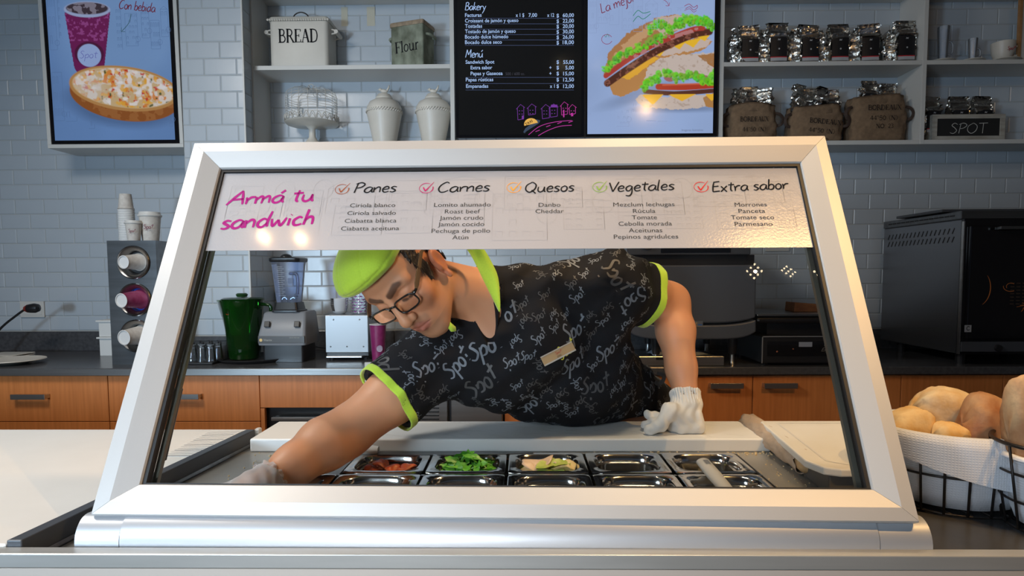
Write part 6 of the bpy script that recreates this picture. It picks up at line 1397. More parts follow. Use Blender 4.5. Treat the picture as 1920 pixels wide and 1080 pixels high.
# crumbs
B = MB(); rd = random.Random(12)
for i in range(260):
    k = rd.random()
    if k < .4: x, y = rd.uniform(.25, .6), yb0-rd.uniform(.004, .03)
    elif k < .75: x, y = rd.uniform(xs1-.1, xrd-.01), rd.uniform(1.0, yb0)
    elif k < .9: x, y = rd.uniform(-.62, -.5), rd.uniform(1.2, yb0-.02)
    else: x, y = rd.uniform(xs0, xs1), yb0-rd.uniform(.002, .02)
    if wx0 < x < wx1 and wy0 < y < wy1: continue
    if y > yb0-.002 and x < xs1: continue
    s = rd.uniform(.0006, .0022)*(1.6 if k < .4 else 1); B.obox((x, y, DK+s*.5), (s*1.6, s, s), rotz(rd.uniform(0, 3)))
solo('bread_crumbs', B, mat('crumb', (.62, .48, .28), .8), 'bread crumbs scattered on the steel deck around the board', 'crumbs', kind='stuff')
# wrapped roll, black tray, second board
zt2 = .935
q0, q1, q2 = VZ(1555, 880, zt2), VZ(1423, 789, zt2), VZ(1700, 789, zt2)
yq0, yq1 = float(VZ(1580, 880, zt2)[1]), float(q1[1])
t = thing('tray', 'black box-like tray under the right white board', 'tray', ((q0[0]+.2), yq0+.1, DK)); xq = q0[0]
B = MB(); sk = (q1[0]-q0[0])/(yq1-yq0); yT0 = yq0+.012; bot = [(xq-.0+.006, yT0, DK+.001), (xq+.40, yT0, DK+.005), (xq+.40, yq1-.01, DK+.005), (q1[0]+.012, yq1-.01, DK+.001)]
zz = zt2-.016; B.hexa(bot, [(p[0], p[1], zz) for p in bot]); build('box', B, mat('grey_black_box', (.09, .09, .09), .45), t, bev=.003)
t = thing('cutting_board', 'second thinner white board with juice groove, right behind the guard', 'cutting board', (xq+.15, yq0+.1, zt2-.015))
sh = [(q0[0]+.022, yq0), (xq+.42, yq0), (xq+.42, yq1), (q1[0]+.006, yq1), (q1[0], yq1-.01), (q0[0]-.018, yq0+.06), (q0[0]-.004, yq0+.014)]
B = MB(); B.prism(sh, (0, 0, zt2-.015), (1, 0, 0), (0, 1, 0), (0, 0, 1), .015); build('slab', B, M['board_w'], t, bev=.003)
gr = [(q0[0]+.40, yq0+.03), (q0[0]+.045, yq0+.03), (q0[0]+.02, yq0+.05), (q1[0]+.035, yq1-.025), (q1[0]+.39, yq1-.025)]
B = MB(); B.ribbon([(x_, y_, zt2+.0005) for x_, y_ in gr], (0, 0, 1), .006); build('juice_groove', B, mat('groove_white', (.80, .79, .76), .4), t)
# long paper wrapped bread beside it
e0, e1 = VZ(1508, 868, DK+.028), VZ(1418, 805, DK+.028)
kraft = mat('kraft_wrap', (.52, .40, .30), .85, var=(.42, .31, .22), vscale=(30, 30, 30), bump=.5, bscale=60)
t = thing('wrapped_bread', 'long bread stick in crumpled pale paper between the two boards', 'bread', (e0[0], e0[1], DK))
ax = nrm(e1-e0); sd = nrm(np.cross(ax, [0, 0, 1])); L_ = np.linalg.norm(e1-e0)*1.25; rings = []; rn = np.random.default_rng(4)
e0 = e0-ax*.0+sd*.004
for i in range(24):
    u = i/23; rings.append([e0+ax*L_*u+sd*math.cos(a)*(.024+.003*math.sin(7*a+u*30)+rn.normal()*.0008)+np.array([0, 0, 1])*math.sin(a)*(.024+.003*math.sin(5*a-u*22)) for a in np.linspace(0, 2*PI, 25)[:-1]])
B = MB(); loft(B, rings, cap=False); build('paper_wrap', B, kraft, t, smooth=True, solid=.001)
rings = []
for u, r in ((-.06, .004), (-.05, .014), (-.02, .020), (.3, .021), (.95, .02)): rings.append([e0+ax*L_*u+sd*math.cos(a)*r+np.array([0, 0, 1])*math.sin(a)*r for a in np.linspace(0, 2*PI, 21)[:-1]])
B = MB(); loft(B, rings); build('crust_end', B, mat('crust_pale', (.55, .32, .14), .8, var=(.68, .48, .26), vscale=(80, 80, 80), bump=.5), t, smooth=True)

# =================================================================== SNEEZE GUARD
gx0, gy0, gyaw, glean, GW, GH = -0.03793538, 0.87674876, -0.01876556, 0.49810138, 1.17686509, 0.67858173
gR = np.array([math.cos(gyaw), math.sin(gyaw), 0]); gN = np.array([-math.sin(gyaw), math.cos(gyaw), 0])
gU = gN*math.sin(glean)+np.array([0, 0, 1])*math.cos(glean); gO = np.array([gx0, gy0, .945])-gR*GW/2
gF = Frame(gO, gR, gU)                      # gF.n points to the customer
def gp(px, py, off=0.0):
    v = ray(px, py); o = gO+gF.n*off; t_ = ((o-CP)@gF.n)/(v@gF.n); p = CP+v*t_-gO; return float(p@gR), float(p@gU)
guard = thing('sneeze_guard', 'leaning glass sneeze guard in pale aluminium frame with menu banner', 'sneeze guard', (gx0, gy0, EDGE))
ibl, ibr, itr, itl = gp(258, 907), gp(1640, 913), gp(1508, 301), gp(407, 305)
iw = [ibl[0], GW-ibr[0]]
ix0 = (ibl[0]+itl[0])/2; ix1 = (ibr[0]+itr[0])/2; it0 = (ibl[1]+ibr[1])/2; it1 = (itl[1]+itr[1])/2
print('guard inner', ibl, ibr, itr, itl, GW, GH)
outer = [(0, 0), (GW, 0), (GW, GH), (0, GH)]; inner = [(ix0, it0), (ix1, it0), (ix1, it1), (ix0, it1)]
prof = [(0, -.034), (0, -.004), (.03, 0), (.42, .001), (.47, 0), (.97, -.010), (1, -.013), (1, -.034)]
sides = [('bottom_rail', 0, 1), ('side_rail', 1, 2), ('top_rail', 2, 3), ('side_rail', 3, 0)]
for nm, a, b_ in sides:
    B = MB(); ra = []; rb = []
    for f_, n_ in prof:
        def cpt(k):
            o_ = V3((*outer[k], 0)); i_ = V3((*inner[k], 0)); p = o_+(i_-o_)*f_; return gF.at(p[0], p[1], n_)
        ra.append(cpt(a)); rb.append(cpt(b_))
    ra = [p+nrm(rb[0]-ra[0])*.0003 for p in ra]; rb = [p-nrm(rb[0]-ra[0])*.0003 for p in rb]
    loft(B, [ra, rb]); build(nm, B, M['alu'], guard)
gk = .0055; B = MB()
for (a, b_, c_, d_) in ((ix0+.0003, ix0+gk, it0+.0003, it1-.0003), (ix1-gk, ix1-.0003, it0+.0003, it1-.0003), (ix0+gk, ix1-gk, it1-gk, it1-.0003), (ix0+gk, ix1-gk, it0+.0003, it0+.0025)):
    B.hexa([gF.at(a, c_, -.028), gF.at(b_, c_, -.028), gF.at(b_, d_, -.028), gF.at(a, d_, -.028)], [gF.at(a, c_, -.0145), gF.at(b_, c_, -.0145), gF.at(b_, d_, -.0145), gF.at(a, d_, -.0145)])
build('rubber_gasket', B, M['rubber'], guard)
B = MB(); g0, g1, h0, h1 = ix0+gk*.5, ix1-gk*.5, it0+.001, it1-gk*.5
B.add([gF.at(g0, h0, -.020), gF.at(g1, h0, -.020), gF.at(g1, h1, -.020), gF.at(g0, h1, -.020)], [(0, 1, 2, 3)]); build('glass_pane', B, M['glass'], guard)
# back stiffener bars seen through the glass
B = MB()
for xa_, xb_ in ((ix0+.001, ix0+.009), (ix1-.009, ix1-.001)):
    B.hexa([gF.at(xa_, .0, -.044), gF.at(xb_, .0, -.044), gF.at(xb_, GH*.98, -.044), gF.at(xa_, GH*.98, -.044)], [gF.at(xa_, .0, -.036), gF.at(xb_, .0, -.036), gF.at(xb_, GH*.98, -.036), gF.at(xa_, GH*.98, -.036)])
build('rear_stiffener', B, mat('olive_grey_alu', (.28, .28, .24), .4, .6), guard)
# banner
bl, br = gp(372, 466, -.018), gp(1535, 467, -.018); by0 = (bl[1]+br[1])/2; by1 = it1-gk-.001
ban = mat('vinyl_banner', (.38, .37, .38), .22, coat=.6, bump=.35, bscale=260, bdist=.0006)
bn = thing('menu_banner', 'pale vinyl banner headed Armá tu sandwich listing fillings, on the glass', 'banner', gF.at(GW/2, by0, -.018))
B = MB(); xa_, xb_ = ix0+gk+.0005, ix1-gk-.0005; B.hexa([gF.at(xa_, by0, -.0195), gF.at(xb_, by0, -.0195), gF.at(xb_, by1, -.0195), gF.at(xa_, by1, -.0195)], [gF.at(xa_, by0, -.0185), gF.at(xb_, by0, -.0185), gF.at(xb_, by1, -.0185), gF.at(xa_, by1, -.0185)]); bsh = build('vinyl_sheet', B, ban, bn)
bF = Frame(gF.at(0, 0, -.0185), gR, gU)
def bp(px, py): return gp(px, py, -.0185)
B = MB(); sketch(B, bF, xb_-xa_-.02, (by1-by0)*.92, xa_+.01, by0+.004, .0007, seed=21, lift=.0002); sketch(B, bF, xb_-xa_-.02, (by1-by0)*.6, xa_+.01, by0+(by1-by0)*.38, .0007, seed=22, lift=.0002); build('town_sketch', B, mat('sketch_grey', (.32, .31, .315), .4), bn)
mag = mat('magenta_ink', (.36, .006, .17), .7, spec=.2)
def hw_(word, px0, py, px1, m, xh, pen=.13, rot=.02, name='heading_lettering', slant=.12):
    a = bp(px0, py); b_ = bp(px1, py); B = MB(); hand(B, bF, word, a[0], a[1], (b_[0]-a[0])*1.02, xh, pen=pen, rot=rot, lift=.0005, slant=slant); build(name, B, m, bn)
hw_('Armá tu', 424, 385, 585, mag, .0158, pen=.26, rot=.05); hw_('sandwich', 413, 430, 585, mag, .0172, pen=.26, rot=.055)
hw_('Panes', 663, 362, 742, M['ink'], .0122, pen=.2); hw_('Carnes', 820, 361, 917, M['ink'], .0120, pen=.2); hw_('Quesos', 984, 361, 1076, M['ink'], .0120, pen=.2)
hw_('Vegetales', 1141, 360, 1264, M['ink'], .0118, pen=.2, rot=.03); hw_('Extra sabor', 1336, 360, 1478, M['ink'], .0118, pen=.2, rot=.04)
ticks = [(641, 355, mat('tick_brown', (.32, .09, .04), .8, spec=.1)), (799, 353, mat('tick_magenta', (.45, .015, .12), .8, spec=.1)), (963, 352, mat('tick_orange', (.78, .32, .03), .8, spec=.1)), (1124, 351, mat('tick_green', (.22, .38, .06), .8, spec=.1)), (1314, 351, mat('tick_red', (.62, .02, .02), .8, spec=.1))]
for px, py, m_ in ticks:
    B = MB(); c = bp(px, py); k = .0117
    for j in range(2): B.ribbon([bF.at(c[0]+k*(1.05+.06*j)*math.cos(a)+.0006*j, c[1]+k*(.95-.05*j)*math.sin(a), .0005+.0001*j) for a in np.linspace(.9+.3*j, .3+2*PI, 22)], bF.n, .0008)
    P = curve([(c[0]-k*.45, c[1]+k*.15, 0), (c[0]-k*.1, c[1]-k*.55, 0), (c[0]+k*.1, c[1]-k*.3, 0), (c[0]+k*1.2, c[1]+k*1.15, 0)], 4); B.ribbon([bF.at(p[0], p[1], .0008) for p in P], bF.n, [.0022]*(len(P)-4)+[.0018, .0014, .001, .0006]); build('tick_mark', B, m_, bn)
lists = [(697.5, [('Ciriola blanco', 389, 656, 741), ('Ciriola salvado', 403.5, 651, 742), ('Ciabatta blanca', 418, 646, 743), ('Ciabatta aceituna', 432.5, 639, 748)]),
 (865, [('Lomito ahumado', 388, 814, 920), ('Roast beef', 400.5, 834, 900), ('Jamón crudo', 412.5, 824, 906), ('Jamón cocido', 424.5, 821, 908), ('Pechuga de pollo', 437, 809, 919), ('Atún', 449, 848, 878)]),
 (1030, [('Danbo', 388, 1010, 1051), ('Cheddar', 400, 1004, 1057)]),
 (1210, [('Mezclum lechugas', 387.5, 1150, 1265), ('Rúcula', 399.5, 1187, 1229), ('Tomate', 411.5, 1185, 1232), ('Cebolla morada', 423.5, 1160, 1260), ('Aceitunas', 436, 1179, 1242), ('Pepinos agridulces', 448, 1151, 1272)]),
 (1410, [('Morrones', 387.5, 1378, 1438), ('Panceta', 399.5, 1385, 1435), ('Tomate seco', 411.5, 1371, 1452), ('Parmesano', 424, 1378, 1449)])]
for cx_, items in lists:
    B = MB()
    for s_, py, pa, pb in items: a = bp(pa, py); b2 = bp(pb, py); text(B, bF, s_, a[0], a[1], size=.0086, width=b2[0]-a[0], lift=.0005, bold=.0)
    build('list_lettering', B, M['ink_g'], bn)
# bottom bar with two end caps
def barx(px): return X(px, 1000, gy0)
def bar(name, x0, x1, dh=0.0):
    B = MB(); z0_ = DK+.0008; H = .945-z0_-.0005-dh
    poly = [(.052, 0), (.052, H-.002), (.03, H)]+[(.03-.030*math.sin(a), H-.036*(1-math.cos(a))) for a in np.linspace(.15, PI/2, 9)]+[(0, 0)]
    def at(x): yy = gy0-.0065+(x-gx0)*math.tan(gyaw)*.3; return yy
    loft(B, [[(x, at(x)+p[0], z0_+p[1]) for p in poly] for x in (x0, x1)]); return build(name, B, M['alu_bar'], guard, smooth=30)
bar('bar_end_cap', barx(141), barx(224), .003); bar('bottom_bar', barx(225.5), barx(1643.5)); bar('bar_end_cap', barx(1645), barx(1742), .003)
# gas strut on the left
a = gF.at(ix0-.004, .21, -.056); b_ = W(277, 902, 1.04); b_[2] = DK+.004
B = MB(); m1 = a+(b_-a)*.55; B.tube([a, m1], .0065, 12); st = build('gas_strut', B, M['black'], guard, smooth=50); B = MB(); B.tube([m1, b_], .003, 10); build('strut_rod', B, M['steel_d'], st, smooth=50)

# =================================================================== BREAD BASKETS
def bread(name, label, c, r, R, seed, m_, group='breads in the wire baskets', flat=.0, pointy=0.0):
    rn = np.random.default_rng(seed); ph = rn.random(8)*6; B = MB(); seg, rg = 32, 22; c = V3(c); vs_ = []
    for i in range(rg+1):
        a = PI*i/rg
        for k in range(seg):
            w = 2*PI*k/seg; d = np.array([math.cos(a), math.sin(a)*math.sin(w), -math.sin(a)*math.cos(w)])
            q_ = np.sign(d)*np.abs(d)**.70; f_ = 1+.06*math.sin(3*w+ph[0])*math.sin(a)+.05*math.sin(2*a+ph[1])+.035*math.sin(5*w+3*a+ph[2])+.018*math.sin(11*w+ph[3])*math.sin(5*a)+.012*math.sin(9*a+7*w+ph[5])
            f_ -= .05*math.exp(-((d[0]*.8+d[2]*.6-.15*math.sin(w*2+ph[4]))**2)/.003)*max(0, -d[1])
            vs_.append(c+R@(q_*np.array(r)*f_*(1-pointy*max(0, d[2]))))
    B.add(vs_, [(i*seg+k, (i+1)*seg+k, (i+1)*seg+(k+1) % seg, i*seg+(k+1) % seg) for i in range(rg) for k in range(seg)])
    return solo(name, B, m_, label, 'bread', group, smooth=True)
cr_l = mat('pale_crust', (.58, .34, .11), .75, var=(.84, .72, .50), vscale=(22, 22, 22), bump=.9, bscale=30, bdist=.006, detail=6)
cr_y = mat('golden_crust', (.66, .36, .09), .75, var=(.84, .68, .40), vscale=(24, 24, 24), bump=.8, bscale=34, bdist=.006, detail=6)
cr_b = mat('brown_crust', (.26, .075, .018), .65, var=(.64, .42, .22), vscale=(17, 17, 10), bump=.8, bscale=40, bdist=.004, detail=6)
DS = DK+.004
def basket(name, label, c, rx, ry, h, flare, nv, rings_, wall_from=0, seed=1):
    t = thing(name, label, 'basket', (c[0], c[1], DS)); r = .0022
    def P(a, u, k=1.0): s = (1+flare*u)*k; return (c[0]+rx*s*math.cos(a), c[1]+ry*s*math.sin(a), DS+r+.002+h*u)
    for u in rings_:
        B = MB(); B.tube([P(a, u) for a in np.linspace(0, 2*PI, 49)[:-1]], r*(1.5 if u == rings_[-1] else 1), 6, closed=True); build('rim_wire' if u == rings_[-1] else 'hoop_wire', B, M['wire'], t, smooth=True)
    for k in range(nv):
        a = 2*PI*(k+.3)/nv; B = MB(); B.tube([P(a, u, 1.012) for u in (0, .5, 1.0)], r, 6); build('upright_wire', B, M['wire'], t, smooth=True)
    B = MB()
    for k in range(-3, 4):
        x = k/4*rx; yy = ry*math.sqrt(max(0, 1-(x/rx)**2)); B.tube([(c[0]+x, c[1]-yy, DS+r+.002), (c[0]+x, c[1]+yy, DS+r+.002)], r*.9, 5)
    build('base_wires', B, M['wire'], t, smooth=True)
    return P
# basket one
bc = W(1797, 975, 1.05); zb1 = DS; c1_ = (X(1785, 900, 1.13), 1.13); rxx = .115
P1 = basket('wire_basket', 'black wire basket lined with white waffle cloth holding pale rolls', c1_, .118, .105, .115, .10, 22, [0, .55, 1.0])
def cloth(name, label, c, rx, ry, h, drape, seed):
    B = MB(); n = 96; rn = np.random.default_rng(seed); ph = rn.random(4)*6; rings = []
    def ringat(s, z, amp): return [(c[0]+rx*s*math.cos(a)*(1+amp*math.sin(9*a+ph[0])), c[1]+ry*s*math.sin(a)*(1+amp*math.sin(7*a+ph[1])), z if np.isscalar(z) else z(a)) for a in np.linspace(0, 2*PI, n+1)[:-1]]
    z0_ = DS+.008
    rings.append(ringat(.3, z0_, 0)); rings.append(ringat(.85, z0_+.002, .01)); rings.append(ringat(.945, z0_+h*.25, .014)); rings.append(ringat(.95, z0_+h*.6, .012)); rings.append(ringat(1.0, z0_+h*1.0, .006))
    rings.append(ringat(1.06, z0_+h*1.13, .004)); rings.append(ringat(1.13, z0_+h*1.13, .004)); 
    for q_ in (.25, .5, .75, 1.0): rings.append(ringat(1.155+.01*q_, lambda a, q_=q_: z0_+h*1.10-drape(a)*q_, .004))
    loft(B, rings, cap=False); B.add(rings[0], [tuple(range(n))]); return solo(name, B, cloth_m, label, 'cloth', smooth=True)
cloth_m = M['cloth']
nt = cloth_m.node_tree; N_ = nt.nodes; tc = N_.new('ShaderNodeTexCoord'); wv1 = N_.new('ShaderNodeTexWave'); wv1.bands_direction = 'X'; wv1.inputs['Scale'].default_value = 75; wv2 = N_.new('ShaderNodeTexWave'); wv2.bands_direction = 'Z'; wv2.inputs['Scale'].default_value = 75
mxx = N_.new('ShaderNodeMath'); mxx.operation = 'MAXIMUM'; bpp = N_.new('ShaderNodeBump'); bpp.inputs['Strength'].default_value = .45; bpp.inputs['Distance'].default_value = .001
nt.links.new(tc.outputs['Object'], wv1.inputs[0]); nt.links.new(tc.outputs['Object'], wv2.inputs[0]); nt.links.new(wv1.outputs['Fac'], mxx.inputs[0]); nt.links.new(wv2.outputs['Fac'], mxx.inputs[1]); nt.links.new(mxx.outputs[0], bpp.inputs['Height']); nt.links.new(bpp.outputs[0], N_['Principled BSDF'].inputs['Normal'])
cloth('basket_cloth', 'white waffle cloth folded over the rim of the left bread basket', c1_, .118, .105, .115, lambda a: .022+.072*max(0, .5+.5*math.cos(a-(-.6))), 2)
def bw(px, py, Y): return W(px, py, Y)
bread('bread_roll', 'large pale roll at the back top of the left basket', bw(1762, 795, 1.18), (.062, .040, .068), roty(.35)@rotx(.1), 1, cr_l)
bread('bread_roll', 'golden roll at the left, partly behind the guard frame', bw(1706, 810, 1.125), (.040, .032, .046), roty(-.35), 2, cr_y)
bread('bread_roll', 'small golden roll end at the front of the left basket', bw(1779, 822, 1.09), (.028, .026, .044), roty(.2), 3, cr_y, pointy=.35)
bread('bread_roll', 'dark brown crusted roll at the right of the left basket', bw(1846, 805, 1.10), (.040, .034, .058), roty(.25), 4, cr_b)
# basket two, nearer and cut by the picture edge
c2_ = (X(2035, 960, .98), .99)
P2 = basket('wire_basket', 'nearer black wire basket at the right edge with tall loaves', c2_, .100, .085, .135, .22, 18, [0, .33, .66, 1.0])
cloth('basket_cloth', 'white cloth lining inside the nearer basket at right edge', c2_, .100, .085, .10, lambda a: .002, 5)
bread('bread_loaf', 'tall brown floury loaf leaning in the nearer basket', bw(1936, 818, 1.0), (.038, .030, .094), roty(-.2), 7, cr_b)
bread('bread_loaf', 'pale bottomed loaf standing behind in the nearer basket', bw(1975, 800, 1.03), (.042, .034, .10), roty(.1), 8, cr_l)
bread('bread_loaf', 'broad brown loaf end between the two baskets', bw(1862, 800, 1.21), (.034, .028, .052), roty(.5), 9, cr_b)
# =================================================================== CEILING SPOTLIGHTS
em = mat('led_white', (1.0, .80, .50), .5, emis=22.0); hous = mat('lamp_housing', (.06, .055, .05), .5)
for i, (x, y, z) in enumerate(LAMPS):
    tgt = V3(LAMP_T[i]); d = nrm(tgt-V3((x, y, z))); gi = i//3; gl_ = ['left trio', 'middle trio', 'right trio'][gi]; wh = ['outer left', 'middle', 'outer right'][i % 3]
    t = thing('ceiling_spotlight', f'round nine LED ceiling spotlight, {wh} lamp of the {gl_}, seen mirrored in glass', 'spotlight', (x, y, z), group='ceiling spotlights over the counter')
    ax = nrm(np.cross(d, [1, 0, 0])); Rq = np.stack([np.cross(ax, d), ax, d], 1)
    B = MB(); B.shell([(0, -.05), (.035, -.05), (.054, -.01), (.056, .004), (.052, .004), (.048, -.006), (0, -.006)], (x, y, z), 24, Rq); B.tube([V3((x, y, z))-d*.05, (x, y, 2.955)], .006, 8); build('housing', B, hous, t, smooth=40)
    B = MB()
    for u in range(-2, 3):
        for v in range(-2, 3):
            if (abs(u)+abs(v)) in (0, 2) and not (abs(u)+abs(v) == 0 and False):
                q = V3((x, y, z))+Rq@np.array([u*.0155, v*.0155, -.002]); B.lathe([(0, 0), (.0052, 0), (.004, .003), (0, .004)], q, 10, Rq)
    build('led_cluster', B, em, t)
    l = bpy.data.lights.new('spot_beam', 'SPOT'); l.energy = LAMP_E[i]; l.color = LAMP_C[i]; l.spot_size = LAMP_S[i]; l.spot_blend = .8; l.shadow_soft_size = .07 if 2 < i < 6 else .006
    o = bpy.data.objects.new('spot_beam', l); COL.objects.link(o); o.location = tuple(V3((x, y, z))+d*.02); o.rotation_euler = Vector(d).to_track_quat('-Z', 'Y').to_euler()
# =================================================================== THE SERVER (one body surface grown from blended volumes)
F32 = np.float32
def s_sph(P, c, r): return np.linalg.norm(P-np.asarray(c, F32), axis=1)-r
def s_ell(P, c, r, R=None):
    q = P-np.asarray(c, F32)
    if R is not None: q = q@np.asarray(R, F32)          # columns of R = local axes
    r = np.asarray(r, F32); k0 = np.linalg.norm(q/r, axis=1); k1 = np.linalg.norm(q/(r*r), axis=1)+1e-6
    return k0*(k0-1)/k1
def s_cap(P, a, b, ra, rb=None):
    rb = ra if rb is None else rb; a = np.asarray(a, F32); b = np.asarray(b, F32); ab = b-a
    t = np.clip(((P-a)@ab)/(ab@ab+1e-9), 0, 1); return np.linalg.norm(P-a-t[:, None]*ab, axis=1)-(ra+(rb-ra)*t)
def s_chain(P, pts, rs, k=.006):
    d = None
    for i in range(len(pts)-1):
        e = s_cap(P, pts[i], pts[i+1], rs[i], rs[i+1]); d = e if d is None else smin(d, e, k)
    return d
def smin(a, b, k):
    h = np.clip(.5+.5*(b-a)/k, 0, 1); return b*(1-h)+a*h-k*h*(1-h)
def smax(a, b, k): return -smin(-a, -b, k)
def plane(P, o, n): return (P-np.asarray(o, F32))@np.asarray(nrm(n), F32)
def nets(fn, lo, hi, h):
    """surface nets on a grid, evaluated only near the surface"""
    lo = np.asarray(lo, float); hi = np.asarray(hi, float); n = np.ceil((hi-lo)/h/4).astype(int)*4+1
    ax = [lo[i]+h*np.arange(n[i]) for i in range(3)]
    cx = [a[::4] for a in ax]; G = np.stack(np.meshgrid(*cx, indexing='ij'), -1).reshape(-1, 3).astype(F32)
    Fc = fn(G).reshape([len(c) for c in cx])
    idx = [np.minimum(np.round(np.arange(n[i])/4).astype(int), len(cx[i])-1) for i in range(3)]
    Ff = Fc[np.ix_(*idx)].copy(); m = np.abs(Ff) < h*7.5
    I = np.argwhere(m); P = np.stack([ax[i][I[:, i]] for i in range(3)], 1).astype(F32)
    out = np.empty(len(P), F32)
    for s in range(0, len(P), 400000): out[s:s+400000] = fn(P[s:s+400000])
    Ff[m] = out; S = Ff < 0
    c = [S[i:n[0]-1+i, j:n[1]-1+j, k:n[2]-1+k] for i in (0, 1) for j in (0, 1) for k in (0, 1)]
    al = c[0].copy(); an = c[0].copy()
    for q in c[1:]: al &= q; an |= q
    cells = np.argwhere(an & ~al); cid = -np.ones(n-1, int); cid[tuple(cells.T)] = np.arange(len(cells))
    acc = np.zeros((len(cells), 3)); cnt = np.zeros(len(cells))
    cor = [(i, j, k) for i in (0, 1) for j in (0, 1) for k in (0, 1)]
    val = {q: Ff[cells[:, 0]+q[0], cells[:, 1]+q[1], cells[:, 2]+q[2]] for q in cor}
    for a in cor:
        for d in range(3):
            if a[d] == 0:
                b = list(a); b[d] = 1; b = tuple(b); va, vb = val[a], val[b]; mm = (va < 0) != (vb < 0)
                t = np.where(mm, va/(va-vb+1e-12), 0); p = np.tile(np.array(a, float), (len(cells), 1)); p[:, d] += t
                acc[mm] += p[mm]; cnt[mm] += 1
    V = lo+(cells+acc/cnt[:, None])*h; Q = []
    for d in range(3):
        e1, e2 = (d+1) % 3, (d+2) % 3; sl0 = [slice(None)]*3; sl1 = [slice(None)]*3; sl0[d] = slice(0, -1); sl1[d] = slice(1, None)
        A, B_ = S[tuple(sl0)], S[tuple(sl1)]; E = np.argwhere(A != B_)
        ok = (E[:, e1] > 0) & (E[:, e2] > 0) & (E[:, e1] < n[e1]-1) & (E[:, e2] < n[e2]-1); E = E[ok]
        fl_ = A[tuple(E.T)]; o1 = np.zeros(3, int); o1[e1] = 1; o2 = np.zeros(3, int); o2[e2] = 1
        q = np.stack([cid[tuple(E.T)], cid[tuple((E-o1).T)], cid[tuple((E-o1-o2).T)], cid[tuple((E-o2).T)]], 1)
        q[~fl_] = q[~fl_][:, ::-1]; Q.append(q)
    Q = np.concatenate(Q); Q = Q[(Q >= 0).all(1)]
    return V, Q
def np_mesh(name, V, Q, m, parent, color=None, smooth=True):
    inv = np.array(WM[parent.name].inverted()) if parent is not None else np.eye(4)
    V = V@inv[:3, :3].T+inv[:3, 3]; me = bpy.data.meshes.new(name); me.vertices.add(len(V)); me.vertices.foreach_set('co', V.astype(F32).ravel())
    me.loops.add(Q.size); me.loops.foreach_set('vertex_index', Q.ravel().astype(np.int32)); me.polygons.add(len(Q)); me.polygons.foreach_set('loop_start', np.arange(0, Q.size, Q.shape[1], dtype=np.int32))
    me.update(calc_edges=True); me.polygons.foreach_set('use_smooth', np.ones(len(Q), bool)); me.materials.append(m)
    if color is not None:
        ca = me.color_attributes.new('tone', 'FLOAT_COLOR', 'POINT'); ca.data.foreach_set('color', np.concatenate([color, np.ones((len(V), 1))], 1).astype(F32).ravel())
    o = bpy.data.objects.new(name, me); COL.objects.link(o)
    if parent is not None: o.parent = parent; WM[o.name] = WM[parent.name].copy()
    else: WM[o.name] = Matrix.Identity(4)
    return o
def merge(parts):
    V = []; Q = []; o = 0
    for v, q in parts: V.append(v); Q.append(q+o); o += len(v)
    return np.concatenate(V), np.concatenate(Q)

